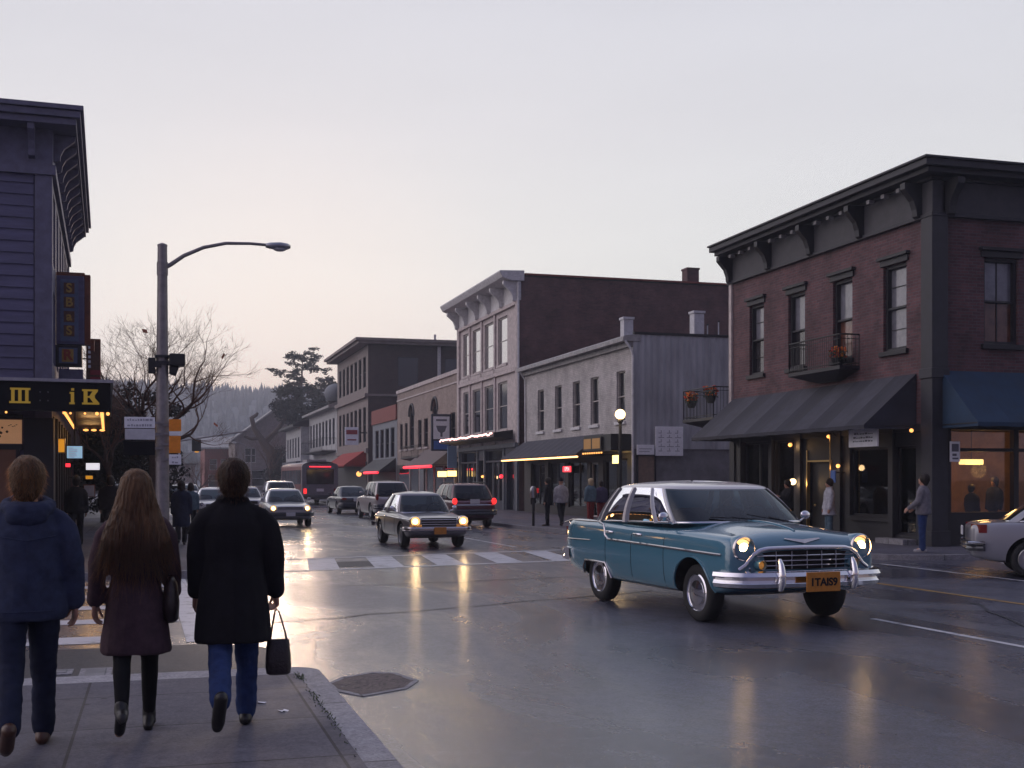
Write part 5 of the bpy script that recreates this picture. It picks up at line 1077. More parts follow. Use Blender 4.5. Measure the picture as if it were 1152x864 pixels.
# far street furniture
def mast(label, x, y, h, arm, m='bulb_soft', r=.22):
    t = thing('street_lamp', label, 'street lamp', (x, y, .1)); b = MB(); b.tube([(x, y, .0), (x, y, h)], [.14, .09], 8); b.build('pole', 'galvanised', t)
    b = MB(); b.tube([(x+arm*f, y, h+.9*math.sin(f*PI/2)-.2) for f in (0, .25, .5, .75, 1)], .05, 6); b.build('arm', 'galvanised', t); b = MB(); b.ball((x+arm, y, h+.62), r, 10, (1.6, 1, .6)); b.build('lamp_head', m, t, smooth=180)
mast('distant street lamp with amber glow, low over the far traffic', 2.9, 135, 4.2, 1.4, 'amber_lit', .16)
mast('distant street lamp with long pale arm over the road', -1.6, 80, 4.8, 2.6, 'white_trim', .16)
mast('distant unlit street lamp beside the brown gabled house', 12.0, 160, 6.0, -2.2, 'white_trim', .2)
t = thing('traffic_signal', 'distant black traffic signal hanging over the road', 'traffic light', (2.7, 84, 4)); b = MB(); b.box(2.35, 2.95, 83.8, 84.1, 3.7, 4.5); b.build('housing', 'black', t, bevel=.03); b = MB(); b.tube([(-3, 84, 3.7), (1, 84, 4.3), (2.65, 84, 4.55), (6, 84, 5.1)], .05, 6); b.build('arm', 'galvanised', t); b = MB(); b.ball((2.65, 83.78, 4.3), .1, 8); b.build('lens', 'black', t)
t = thing('mast_post', 'slim post carrying the distant traffic signal arm', 'post', (-3, 84, 0)); b = MB(); b.tube([(-3, 84, 0), (-3, 84, 4.2)], .1, 8); b.build('shaft', 'galvanised', t); b = MB(); b.lathe([(.2, .1), (.12, .4)], Matrix.Translation((-3, 84, 0)), 8); b.build('base', 'galvanised', t)

# ------------------------------------------------------------------ trees
def bare_tree(label, loc, seed, h0, limbs, spread, gens=5, r0=.16, lean=(0, 0), name='bare_tree', leafs=0, up=.25, group=None, l0=1.0, kids=(2, 3)):
    r = random.Random(seed); t = thing(name, label, 'tree', loc, group=group); tr = MB(); tw = MB(); tips = []
    p0 = Vector(loc)
    top = p0+Vector((lean[0], lean[1], h0))
    tr.tube([p0-Vector((0, 0, .1)), p0+Vector((lean[0]*.2, 0, h0*.3)), p0+Vector((lean[0]*.6+.05, 0, h0*.7)), top], [r0*1.25, r0, r0*.9, r0*.8], 9)
    def grow(p, d, L, rad, g):
        n = 5 if g < 2 else 4; pts = [p]; q = p; dd = d.copy()
        for i in range(n):
            dd = (dd+Vector((r.gauss(0, .16), r.gauss(0, .16), r.gauss(0, .1)+up*.16))).normalized(); q = q+dd*L/n; pts.append(q)
        rr = [rad*(1-.55*i/n) for i in range(n+1)]
        (tr if g < 1 else tw).tube(pts, rr, 6 if g < 2 else (4 if g < 3 else 3), g < 2)
        if g >= gens: tips.append(q); return
        for k in range(r.randint(*kids) if g < gens-1 else 3):
            f = r.uniform(.45, 1); i = min(n-1, int(f*n)); s = pts[i].lerp(pts[i+1], f*n-i if f < 1 else 1)
            ax = Vector((r.gauss(0, 1), r.gauss(0, 1), r.gauss(0, .6))).normalized(); nd = (dd+ax*r.uniform(.5, .95)).normalized()
            grow(s, nd, L*r.uniform(.58, .82), max(.0035, rr[i]*r.uniform(.5, .68)), g+1)
        grow(q, (dd+Vector((r.gauss(0, .25), r.gauss(0, .25), .1))).normalized(), L*.72, rr[-1], g+1)
    for (az, el, L) in limbs:
        d = Vector((math.cos(R(az))*math.cos(R(el)), math.sin(R(az))*math.cos(R(el)), math.sin(R(el))))
        grow(top-Vector((0, 0, r.uniform(0, h0*.2))), d, L*spread, r0*.6, 0)
    tr.build('trunk', 'bark', t, smooth=60, fix=False); tw.build('crown', 'twig', t, fix=False)
    if leafs:
        b = MB()
        for i in range(leafs):
            q = r.choice(tips); u = Vector((r.gauss(0, 1), r.gauss(0, 1), r.gauss(0, 1))).normalized()*.12; v = u.orthogonal().normalized()*.1; b.poly([q-u, q-v, q+u, q+v])
        M_('dead_leaf', (.3, .07, .03), .8); b.build('leaves', 'dead_leaf', t, fix=False)
    return t
bare_tree('large bare street tree spreading behind the lamp post', (-.1, 38.5, .12), 21, 3.0, [(0, 40, 1.0), (8, 56, 1.1), (20, 22, .85), (178, 62, 1.0), (165, 42, .85), (100, 75, 1.05), (260, 66, 1.0), (345, 66, .95), (30, 62, 1)], 1.52, 5, .15, leafs=5, kids=(2, 2))
bare_tree('thin bare street tree left of the large one, nearer the theatre', (-1.5, 41.5, .12), 5, 2.2, [(150, 55, .9), (60, 65, 1), (200, 70, .9), (330, 55, .9), (90, 40, .7)], 1.45, 5, .1)
bare_tree('thin reddish bare tree in front of the brown gabled house', (13.5, 150, .1), 8, 2.2, [(20, 60, 1), (140, 62, 1), (260, 60, 1), (80, 80, 1.2)], 2.2, 4, .16)
bare_tree('small bare tree left of the reddish one, by the rusty fascia shop', (10.4, 165, .1), 9, 2.0, [(30, 60, 1), (150, 60, 1), (270, 65, 1), (90, 80, 1.1)], 2.1, 4, .15)
bare_tree('wispy bare tree at the end of the left pavement, far off', (1.2, 118, .1), 12, 1.0, [(0, 30, 1), (60, 40, 1), (120, 45, 1), (180, 35, 1), (240, 40, 1), (300, 45, 1), (90, 80, 1)], 1.5, 4, .12)
bare_tree('grey bare bush tree above the far traffic, next to the wispy one', (4.3, 126, .1), 14, .8, [(0, 30, 1), (60, 40, 1), (120, 45, 1), (180, 35, 1), (240, 40, 1), (300, 45, 1), (90, 80, 1)], 1.4, 4, .12)

def leafy(mb, c, rad, n, r, size, flat=1.):
    for i in range(n):
        d = Vector((r.gauss(0, 1), r.gauss(0, 1), r.gauss(0, 1))).normalized()*(r.random()**.45)
        p = Vector(c)+Vector((d.x*rad[0], d.y*rad[1], d.z*rad[2])); u = Vector((r.gauss(0, 1), r.gauss(0, 1), r.gauss(0, flat))).normalized()*size*r.uniform(.6, 1.4); v = u.cross(Vector((r.gauss(0, 1), r.gauss(0, 1), r.gauss(0, 1)))).normalized()*size*.5
        mb.poly([p-u, p-v, p+u, p+v])
M_('leaf_dark', (.02, .022, .02), .8, var=.5, scale=3); M_('pine_leaf', (.022, .02, .01), .8, var=.5, scale=1)
def leafy_tree(label, loc, seed, clumps, trunk_h, leafm='leaf_dark', size=.07, n=220, r0=.14, name='dark_tree'):
    r = random.Random(seed); t = thing(name, label, 'tree', loc); tr = MB(); cr = MB(); p0 = Vector(loc)
    tr.tube([p0-Vector((0, 0, .1)), p0+Vector((.05, 0, trunk_h*.5)), p0+Vector((0, 0, trunk_h))], [r0, r0*.8, r0*.4], 8)
    for (x, y, z, a, c_) in clumps:
        c = p0+Vector((x, y, z)); s = p0+Vector((0, 0, min(trunk_h, max(trunk_h*.3, z*.72)))); tr.tube([s, s.lerp(c, .5)+Vector((r.gauss(0, .1), r.gauss(0, .1), -.05)), c], [r0*.35, r0*.22, r0*.08], 5)
        for k in range(5):
            q = c+Vector((r.gauss(0, a*.5), r.gauss(0, a*.5), r.gauss(0, c_*.5))); leafy(cr, q, (a*.6, a*.6, c_*.6), n//5, r, size)
    tr.build('trunk', 'bark', t, smooth=60, fix=False); cr.build('crown', leafm, t, fix=False); return t
r = random.Random(31)
cl = [(r.uniform(-1.2, 1.1), r.uniform(-.8, .8), r.uniform(1.2, 4.4), r.uniform(.5, .8), r.uniform(.4, .7)) for _ in range(22)]
leafy_tree('dense dark leafed tree behind the street name signs', (-.75, 44.5, .12), 32, cl, 3.8, size=.085, n=620)
cl = [(r.uniform(-1.3, 1.3), r.uniform(-.8, .8), r.uniform(1.3, 4.6), r.uniform(.5, .85), r.uniform(.45, .7)) for _ in range(22)]
leafy_tree('dense dark leafed tree right behind the white lit box sign', (-1.9, 48.5, .12), 33, cl, 3.8, size=.095, n=520)
# pines against the sunset
def pine(label, loc, seed, H, W_, levels, lo=.35, dens=1.):
    r = random.Random(seed); t = thing('pine_tree', label, 'tree', loc); tr = MB(); cr = MB(); p0 = Vector(loc)
    tr.tube([p0, p0+Vector((.2, 0, H*.4)), p0+Vector((-.1, 0, H*.75)), p0+Vector((.1, 0, H*.98))], [.42, .32, .2, .06], 8)
    for k in range(levels):
        f = lo+(1-lo)*k/(levels-1); z = H*f; reach = W_*(math.sin(PI*min(1, (1.04-f)/(1-lo)*.75+.12))**.8)
        for j in range(r.randint(3, 4)):
            a = r.uniform(0, 2*PI); L = reach*r.uniform(.45, 1.1); s = p0+Vector((0, 0, z)); e_ = s+Vector((math.cos(a)*L, math.sin(a)*L, L*r.uniform(-.05, .3)))
            tr.tube([s, s.lerp(e_, .5)+Vector((0, 0, .2)), e_], [.09, .06, .02], 4)
            for q in range(int(4*dens)):
                c = s.lerp(e_, r.uniform(.4, 1.05))+Vector((r.gauss(0, .3), r.gauss(0, .3), r.gauss(0, .25))); leafy(cr, c, (r.uniform(.5, 1.0), r.uniform(.5, 1), r.uniform(.25, .5)), 34, r, .22, .5)
    tr.build('trunk', 'bark', t, smooth=60, fix=False); cr.build('crown', 'pine_leaf', t, fix=False)
pine('tall pine with gaps in its crown against the sunset', (23.2, 200, 0), 3, 22.3, 5.2, 15, .5)
pine('shorter broad pine beside the tall dark building', (27.6, 200, 0), 4, 18.2, 4.6, 11, .5)
pine('dark dense pine low at the left of the tall pine', (20.2, 188, 0), 6, 15.8, 2.6, 11, .5, 1.3)
# gnarled dark trunk tree
loc = (15.9, 172, 0); t = thing('gnarled_tree', 'gnarled dark tree with a broken limb and a clump of foliage on top', 'tree', loc); p0 = Vector(loc)
b = MB(); b.tube([p0, p0+Vector((.3, 0, 3)), p0+Vector((-.3, 0, 5.6)), p0+Vector((-1.6, 0, 7.4)), p0+Vector((-2.6, 0, 9.0)), p0+Vector((-3.0, 0, 10.6))], [1.0, .8, .75, .5, .36, .3], 9); b.tube([p0+Vector((-3.0, 0, 10.4)), p0+Vector((-2.3, 0, 10.9)), p0+Vector((-2.1, 0, 11.2))], [.28, .25, .15], 7); b.tube([p0+Vector((-1.9, 0, 7.6)), p0+Vector((-3, 0, 7.5)), p0+Vector((-4, 0, 7.9))], [.3, .22, .2], 7)
b.tube([p0+Vector((-1.2, 0, 7.0)), p0+Vector((.4, 0, 8.6)), p0+Vector((1.5, 0, 10)), p0+Vector((2, 0, 11.2))], [.45, .35, .25, .15], 8); b.build('trunk', 'bark', t, smooth=60)
cr = MB(); r = random.Random(2)
for (x, z, a, c_) in ((1.0, 12.2, 1.5, 1.3), (1.9, 10.9, 1.7, 1.2), (3.1, 10.2, 1.5, .9), (.7, 5.0, 1.6, 1.8), (1.6, 3.4, 2.0, 1.4), (-.2, 2.4, 1.5, 1.2)): leafy(cr, p0+Vector((x, 0, z)), (a, a, c_), 520, r, .22)
cr.build('crown', 'leaf_dark', t, fix=False)
# ------------------------------------------------------------------ vehicles
def carpaint(name, col, rough=.22, metal=.3, coat=.8):
    m = mat(name, col, rough, metal=metal, coat=coat); return name
carpaint('paint_blue', (.075, .2, .275), .16, .0, 1.); carpaint('paint_white', (.66, .64, .62), .25, .0); carpaint('paint_silver', (.42, .41, .42), .3, .3); carpaint('paint_bronze', (.25, .23, .235), .28, .4)
carpaint('paint_maroon', (.09, .02, .035), .3); carpaint('paint_navy', (.025, .03, .045), .3); carpaint('paint_pale', (.42, .38, .38), .3, .3); carpaint('paint_grey', (.27, .27, .3), .28, .2)
carpaint('paint_dark', (.04, .042, .05), .3); M_('underbody', (.006, .006, .007), .9); M_('plate_amber', (.5, .19, .02), .5, var=.15, scale=20); M_('plate_white', (.6, .6, .62), .5)
M_('chrome_warm', (.62, .58, .56), .16, metal=1); M_('amber_lens', (.6, .25, .06), .2, emit=(1, .4, .08), estr=.25); lit('headlamp_rim', (1, .56, .2), 2.0); M_('red_lens', (.1, .006, .006), .2, emit=(1, .02, .02), estr=.02); M_('hub_dull', (.3, .3, .31), .3, metal=1)
glass('dark_glass', (.2, .24, .27), clear=.6)

def sgn(v): return -1 if v < 0 else 1
def se(a, b, n, th): c, s = math.cos(th), math.sin(th); return a*sgn(c)*abs(c)**(2/n), b*sgn(s)*abs(s)**(2/n)

def make_car(P, name, label, loc, rz, group=None):
    """P: stations (x, half width, z bottom, z shoulder, z centre), greenhouse, wheels, lamps"""
    t = thing(name, label, P.get('cat', 'car'), (*loc, .0), rz, group)
    paint, roofm = P['paint'], P.get('roof', P['paint'])
    lo = True
    # lower body
    b = MB(); rings = []
    cr = P.get('crown', .04)
    for x, w, z0, zs, zc in P['st']:
        zm = z0+.45*(zs-z0)
        h = [(0, z0), (.5*w, z0), (.86*w, z0+.01), (.965*w, z0+.06), (w, zm), (.985*w, zs-.13), (.955*w, zs-.045), (.88*w, zs), (.7*w, zs*.45+zc*.55-P.get('valley', .02)), (.42*w, zc-.012), (0, zc)]
        rings.append([(x, y, z) for y, z in h]+[(x, -y, z) for y, z in reversed(h[1:-1])])
    b.loft(rings)
    o = b.build('body', [paint, 'underbody'], t, local=True)
    md = o.modifiers.new('s', 'SUBSURF'); md.levels = 2; md.render_levels = 2; bake(o)
    bv = BVHTree.FromObject(o, bpy.context.evaluated_depsgraph_get())
    def side(x, z, off=.0):
        h = bv.ray_cast(Vector((x, 3, z)), Vector((0, -1, 0))); return (h[0].y+off) if h[0] else .9
    def top(x, y, off=0.):
        h = bv.ray_cast(Vector((x, y, 3)), Vector((0, 0, -1))); return (h[0].z+off) if h[0] else 1.
    def front(y, z, s=1, off=0.):
        h = bv.ray_cast(Vector((4*s, y, z)), Vector((-s, 0, 0))); return (h[0].x+off*s) if h[0] else s*2.1
    # wheel arches
    wr, tr = P['wr'], P['track']/2
    cut = MB(); cut.mi = 1
    for ax, ar, flat in ((P['fa'], P.get('arf', wr*1.26), 0), (P['ra'], P.get('arr', wr*1.26), P.get('skirt', 0))):
        for s in (1, -1):
            T = Matrix.Translation((ax, s*1.5, wr)) @ Matrix.Rotation(PI/2, 4, 'X')
            if flat: cut.loft([[(ax+q*px, y, pz) for px, pz in ((-.46, 0), (-.44, wr+.02), (-.33, wr+.2), (.36, wr+.2), (.46, wr+.02), (.48, 0))] for y, q in ((s*(tr-.2), 1), (s*1.6, 1))])
            else: cut.lathe([(ar, -.5), (ar, 1.5-tr+.2)] if s > 0 else [(ar, -(1.5-tr+.2)), (ar, .5)], T, 32)
    c = cut.build('cut', [paint, 'underbody'], t, local=True); md = o.modifiers.new('b', 'BOOLEAN'); md.operation = 'DIFFERENCE'; md.object = c; md.solver = 'EXACT'; bake(o)
    bpy.data.objects.remove(c); shade(o.data, 32)
    # greenhouse
    G = P['gh']; n = G.get('n', 7); m = 128
    cb = ((G['xf']+G['xr'])/2, (G['xf']-G['xr'])/2); ct = ((G['tf']+G['tr'])/2, (G['tf']-G['tr'])/2)
    def bp(th, f):
        x0, y0 = se(cb[1], G['wb'], n, th); x1, y1 = se(ct[1], G['wt'], n, th)
        zb = G['zb']+(G.get('zbf', G['zb'])-G['zb'])*max(0, min(1, (x0+cb[1])/(2*cb[1]))); zt = G['zt']+G.get('zarch', .03)*(1-abs(x1/ct[1])**3)*.6
        bul = 4*f*(1-f)*G.get('bulge', .035)
        x = (cb[0]+x0)*(1-f)+(ct[0]+x1)*f; y = y0*(1-f)+y1*f; z = zb*(1-f)+zt*f
        d = Vector((x0/cb[1]*abs(x0/cb[1])**3, y0/G['wb']*abs(y0/G['wb'])**3, 0)); 
        if d.length > 1e-6: d.normalize()
        return Vector((x, y, z))+d*bul
    # pillars by side fraction u in (-1 rear .. 1 front): th = acos(u^(n/2))
    def th_of(u): return math.acos(sgn(u)*abs(u)**(n/2))
    thA = G['thA']; thC = PI-G['thC']     # angle of the front corner and rear corner pillars
    marks = [(thA, G.get('wA', .05))]+[(th_of(u), w) for u, w in G['B']]+[(thC, G.get('wC', .1))]
    def strip(mb, a0, a1, off, K=5, S=6, f0=0., f1=1., inv=1):
        rows = []
        for k in range(K+1):
            f = f0+(f1-f0)*k/K; row = []
            for s in range(S+1):
                th = a0+(a1-a0)*s/S; p = bp(th, f); q = bp(th+1e-3, f)-p; nn = Vector((q.y, -q.x, 0)); nn = nn.normalized() if nn.length > 1e-9 else Vector((0, 0, 0)); row.append(p+nn*off)
            rows.append(row)
        mb.loft(rows, False, False, closed=False)
    def dth(th, w):                     # angle step that makes w metres at this place
        p = bp(th, .4); q = bp(th+.002, .4); d = (q-p).length/.002; return w/max(d, .05)/2
    iv = []
    for th, w in marks: e_ = dth(th, w); iv.append((th-e_, th+e_))
    for a0, a1 in iv:
        for s in (1, -1):
            pm = MB()
            for off in (.012, -.03): strip(pm, a0*s, a1*s, off*s)
            for a in (a0, a1):          # close the two long edges
                rows = []
                for k in range(6): 
                    p = bp(a*s, k/5); q = bp(a*s+1e-3, k/5)-p; nn = Vector((q.y, -q.x, 0)).normalized()*s; rows.append([p+nn*.012, p-nn*.03])
                pm.loft(rows, False, False, closed=False)
            pm.build('pillar', G.get('pm', roofm), t, local=True, smooth=40)
    gm = G.get('glass', 'car_glass')
    g = MB(); strip(g, -iv[0][0], iv[0][0], 0, 6, 20); g.build('windshield', gm, t, local=True, smooth=60, fix=False)
    g = MB(); strip(g, iv[-1][1], 2*PI-iv[-1][1], 0, 6, 20); g.build('rear_window', gm, t, local=True, smooth=60, fix=False)
    for s in (1, -1):
        for (a, b_) in zip(iv, iv[1:]):
            g = MB(); strip(g, a[1]*s, b_[0]*s, 0, 5, 10); g.build('side_window', gm, t, local=True, smooth=60, fix=False)
    if G.get('trim'):
        f = MB()
        for zf in (.02,): f.tube([bp(th, zf)+Vector((0, 0, .0)) for th in [2*PI*i/96 for i in range(97)]], .014, 6)
        f.build('window_trim', 'chrome', t, local=True, smooth=60)
    # roof cap
    rf = MB(); K = 7; rows = []
    for k in range(K+1):
        q = k/K; sc_ = math.cos(q*PI/2*.98); up = math.sin(q*PI/2)
        rows.append([Vector((ct[0]+(bp(2*PI*i/m, 1).x-ct[0])*(sc_ if k else 1.012), bp(2*PI*i/m, 1).y*(sc_ if k else 1.012), bp(2*PI*i/m, 1).z-(.02 if k == 0 else 0)+(.0 if k == 0 else up*(G['zr']-G['zt'])))) for i in range(m)])
    rf.loft(rows, False, True)
    rfo = rf.build('roof', roofm, t, local=True, smooth=70)
    # interior: seats, wheel
    s_ = MB()
    for x in G.get('seats', ()):
        for y in (.36, -.36): s_.loft([[(x+dx*1-.05*f, y+.3*wf*math.cos(2*PI*j/12), z+.0) if False else (x-.1*f+.09*math.sin(2*PI*j/12), y+.29*wf*math.cos(2*PI*j/12), z) for j in range(12)] for f, wf, z, dx in ((0, 1, G['zb']-.15, 0), (.5, 1, G['zb']+.05, 0), (.8, .9, G['zb']+.14, 0), (1, .5, G['zb']+.19, 0))])
    if s_.v: s_.build('seats', 'seat_cloth', t, local=True, smooth=60)
    s_ = MB(); x = G['xf']-.55; sy = P.get('drive', 1)*.38; s_.tube([(x+.1*math.cos(a), sy+.19*math.sin(a), G['zb']+.1+.16*math.cos(a)) for a in [2*PI*i/20 for i in range(21)]], .014, 6); s_.build('steering_wheel', 'black', t, local=True)
    # wheels
    for ax in (P['fa'], P['ra']):
        for s in (1, -1):
            T = Matrix.Translation((ax, s*tr, wr)) @ Matrix.Rotation(-s*PI/2, 4, 'X') @ Matrix.Rotation(0, 4, 'Y')
            if ax == P['fa'] and P.get('steer'): T = Matrix.Translation((ax, s*tr, wr)) @ Matrix.Rotation(P['steer'], 4, 'Z') @ Matrix.Rotation(-s*PI/2, 4, 'X')
            k = wr; w = MB(); w.lathe([(k*.6, -.1), (k*.9, -.1), (k*.98, -.075), (k, -.04), (k, .04), (k*.98, .075), (k*.9, .1), (k*.68, .092), (k*.6, .06)], T, 36); wo = w.build('wheel', 'rubber', t, local=True, smooth=50)
            w = MB(); w.lathe([(k*.67, .085), (k*.62, .1), (k*.58, .07), (k*.5, .045), (k*.46, .06), (k*.42, .09), (k*.25, .1), (k*.1, .105), (0.0001, .105)], T, 32); w.build('hubcap', P.get('hub', 'hub_dull'), wo, local=True, smooth=35)
            w = MB(); w.lathe([(k*.66, -.05), (k*.66, .04), (0.0001, .04)], T, 24); w.build('rim', 'underbody', wo, local=True)
    H = dict(t=t, side=side, top=top, front=front, body=o, bp=bp, lo=lo)
    # headlamps
    for (x, y, z, r, kind) in P.get('lamps', ()):
        for s in (1, -1):
            T = Matrix.Translation((x, s*y, z)) @ Matrix.Rotation(PI/2, 4, 'Y')
            w = MB(); w.lathe([(r*.86, -.02), (r*.8, .012), (r*.56, .03), (0.0001, .045)], T, 24); lo_ = w.build('headlight', 'headlamp_rim' if kind == 'on' else ('amber_lens' if kind == 'amber' else 'chrome_warm'), t, local=True, smooth=60)
            if kind == 'on':
                w = MB(); w.lathe([(r*.5, .033), (r*.4, .044), (0.0001, .053)], T, 20); w.build('bulb', 'headlamp', lo_, local=True, smooth=60)
                w = MB(); w.lathe([(r*.86, .0), (r*.9, .03), (r*1.0, .056), (r*1.12, .04), (r*1.14, .0)], T, 24); w.build('chrome_ring', 'chrome_warm', lo_, local=True, smooth=50)
            w = MB(); w.lathe([(r*1.05, -.22), (r*1.18, -.04), (r*1.15, .03), (r*1.02, .05), (r*.88, .02), (r*.86, -.03)], T, 24); w.build('bezel', P.get('bezel', 'chrome'), lo_, local=True, smooth=50)
            if kind == 'on' and P.get('beam', 6):
                M4 = XF[t.name]; spot('headlight_beam', M4 @ Vector((x+.1, s*y, z)), (M4.to_3x3() @ Vector((1, 0, -.09))), P.get('beam', 6), size=95, blend=.8)
    for (x, y, z, dy, dz, m_) in P.get('tails', ()):
        for s in (1, -1):
            w = MB(); w.loft([[(x+o_, s*y+dy*q*math.cos(2*PI*j/16), z+dz*q*math.sin(2*PI*j/16)) for j in range(16)] for o_, q in ((.1, .95), (-.0, 1), (-.03, .85))]); w.build('taillight', m_, t, local=True, smooth=50)
    return H
def bumper(H, x, hw, z, h, s=1, wrap=.45, m='chrome', bow=.1, th=.06, name='bumper'):
    """curved bumper swept across one end of the car"""
    b = MB(); n = 28; rings = []
    for i in range(n+1):
        u = -1+2*i/n; y = u*hw; xx = x-s*(bow*u*u)
        if abs(u) > .84: f = (abs(u)-.84)/.16; xx = x-s*(bow*.7+wrap*f); y = sgn(u)*(hw*.84+hw*.16*math.sin(f*PI/2))
        prof = [(-th*.3, -h/2), (th*.5, -h*.42), (th*.8, -h*.2), (th*.45, -h*.02), (th, h*.2), (th*.7, h*.42), (0, h/2), (-th*.4, h*.4), (-th*.4, -h*.4)]
        nrm = Vector((s, sgn(u)*(1.2 if abs(u) > .9 else abs(u)*.3), 0)).normalized()
        rings.append([Vector((xx, y, z+q))+nrm*p for p, q in prof])
    b.loft(rings); return b.build(name, m, H['t'], local=True, smooth=40)
def strip_line(H, pts, r, m, name, off=.006, n=5, sides=(1, -1)):
    for s in sides:
        b = MB(); out = []
        for (a, c_) in zip(pts, pts[1:]):
            k = max(1, int(math.dist(a, c_)/.12))
            for i in range(k): f = i/k; x = a[0]+(c_[0]-a[0])*f; z = a[1]+(c_[1]-a[1])*f; out.append((x, s*(H['side'](x, z)+off), z))
        out.append((pts[-1][0], s*(H['side'](*pts[-1])+off), pts[-1][1])); b.tube(out, r, n); b.build(name, m, H['t'], local=True, smooth=60)
def plate_on(H, x, z, s=1, m='plate_amber', txt=None, w=.34, h=.17):
    b = MB(); b.box(x, x+.02*s, -w/2, w/2, z-h/2, z+h/2); p = b.build('licence_plate', m, H['t'], local=True, bevel=.005)
    if txt:
        b = MB(); add_text(b, txt, .12, Matrix.Translation((x+.023*s, 0, z-.005)) @ Matrix(((0, 0, s, 0), (s, 0, 0, 0), (0, 1, 0, 0), (0, 0, 0, 1))), .002, .004); b.build('lettering', 'underbody', p, local=True)
def mirror(H, x, y, z, m='chrome'):
    for s in (1, -1):
        b = MB(); b.tube([(x, s*(y-.1), z-.06), (x-.02, s*y, z)], .014, 6); b.ball((x-.03, s*(y+.02), z+.03), .075, 12, (.5, 1, .75)); b.build('mirror', m, H['t'], local=True, smooth=60)
def wipers(H, x, z, m='dark_paint', ys=(.1, .62)):
    for y in ys:
        b = MB(); b.tube([(x, y-.1, H['top'](x, y-.1, .02)), (x-.05, y-.35, H['top'](x-.05, y-.35, .05))], .012, 5); b.tube([(x-.02, y-.02, H['top'](x, y, .025)), (x-.12, y-.62, H['top'](x-.1, y-.6, .08))], .009, 5); b.build('wiper', m, H['t'], local=True)
def handles(H, xs, z, m='chrome'):
    for s in (1, -1):
        for x in xs:
            y = H['side'](x, z); b = MB(); b.tube([(x-.09, s*(y+.005), z), (x-.07, s*(y+.035), z+.005), (x+.08, s*(y+.035), z+.005), (x+.1, s*(y+.005), z)], .014, 6); b.build('door_handle', m, H['t'], local=True, smooth=60)
def seams(H, xs, z0, z1):
    for s in (1, -1):
        for x in xs:
            b = MB(); zz = [z0+(z1-z0)*i/8 for i in range(9)]; b.tube([(x, s*(H['side'](x, z)+.0005), z) for z in zz], .0045, 4); b.build('door_seam', 'underbody', H['t'], local=True)

# ---- the blue classic saloon ---------------------------------------------------------------------
SP = dict(paint='paint_blue', roof='paint_white', wr=.345, track=1.68, fa=1.34, ra=-1.34, arf=.43, skirt=1, valley=.035, hub='chrome', steer=R(0), drive=1, beam=9, cat='car',
  st=[(-2.66, .74, .5, .98, .9), (-2.6, .9, .42, 1.09, .98), (-2.3, .97, .35, 1.15, 1.05), (-1.75, 1.0, .3, 1.14, 1.1), (-1.1, 1.02, .29, 1.12, 1.13), (-.5, 1.03, .29, 1.1, 1.13), (.1, 1.03, .29, 1.09, 1.13), (.7, 1.03, .29, 1.09, 1.17), (1.2, 1.02, .3, 1.08, 1.19), (1.65, 1.01, .32, 1.06, 1.15), (1.95, 1.0, .36, 1.05, 1.1), (2.1, .98, .42, 1.02, 1.03), (2.17, .93, .46, .93, .9)],
  gh=dict(xf=1.02, xr=-1.72, wb=.93, zb=1.1, zbf=1.15, tf=.38, tr=-1.22, wt=.79, zt=1.565, zr=1.66, n=6, thA=R(60), thC=R(50), wA=.045, wC=.08, B=[(.5, .02), (-.14, .05), (-.68, .03)], bulge=.03, trim=1, seats=(-.0, -1.0)),
  lamps=[(2.1, .785, .905, .13, 'on'), (2.21, .62, .72, .05, 'amber')], bezel='paint_blue')
H = make_car(SP, 'classic_car', 'light blue classic saloon with a white roof, chrome grille and lit round headlights', (7.28, 15.05), R(-85.6))
T_ = H['t']; T_.scale = (1.055, 1.055, 1.04)
bumper(H, 2.36, 1.04, .56, .2, 1, .34, bow=.12, th=.085); b2 = bumper(H, -2.74, .98, .6, .19, -1, .34, bow=.1, th=.07)
for y in (.48, -.48):
    b = MB(); b.loft([[(2.4+dx+.055*q*math.cos(2*PI*j/14), y+.042*q*math.sin(2*PI*j/14), z) for j in range(14)] for z, q, dx in ((.44, .7, -.01), (.52, 1, .02), (.64, 1, .02), (.74, .8, .0), (.8, .35, -.02))]); b.build('bumper_guard', 'chrome', T_, local=True, smooth=60)
# grille: dark mouth, chrome surround, bars
def gx(y): return 2.175-.09*y*y
b = MB(); n = 20; b.loft([[(gx(y)+.012, y, .66+.02*abs(y)) for y in [(-.72+1.44*i/n) for i in range(n+1)]], [(gx(y)+.012, y, .88-.05*abs(y/.7)**3) for y in [(-.64+1.28*i/n) for i in range(n+1)]]], False, False, closed=False); gr = b.build('grille', 'underbody', T_, local=True)
b = MB(); sur = [(-.86, .665)]+[(-.78, .72), (-.68, .84), (-.6, .885)]+[(-.6+1.2*i/14, .9+.012*math.sin(PI*i/14)) for i in range(1, 14)]+[(.6, .885), (.68, .84), (.78, .72), (.86, .665)]
b.tube([(gx(y)+.03, y, z) for y, z in sur], .026, 8); b.build('grille_surround', 'chrome', gr, local=True, smooth=60)
for z in (.71, .765, .82): b = MB(); hw = .7-(z-.66)*.35; b.tube([(gx(y)+.035, y, z) for y in [(-hw+2*hw*i/16) for i in range(17)]], .009 if z != .765 else .012, 6); b.build('grille_bar', 'chrome', gr, local=True)
for y in (-.4, -.2, 0, .2, .4): b = MB(); b.tube([(gx(y)+.03, y, .67), (gx(y)+.028, y, .87)], .006, 5); b.build('grille_post', 'chrome', gr, local=True)
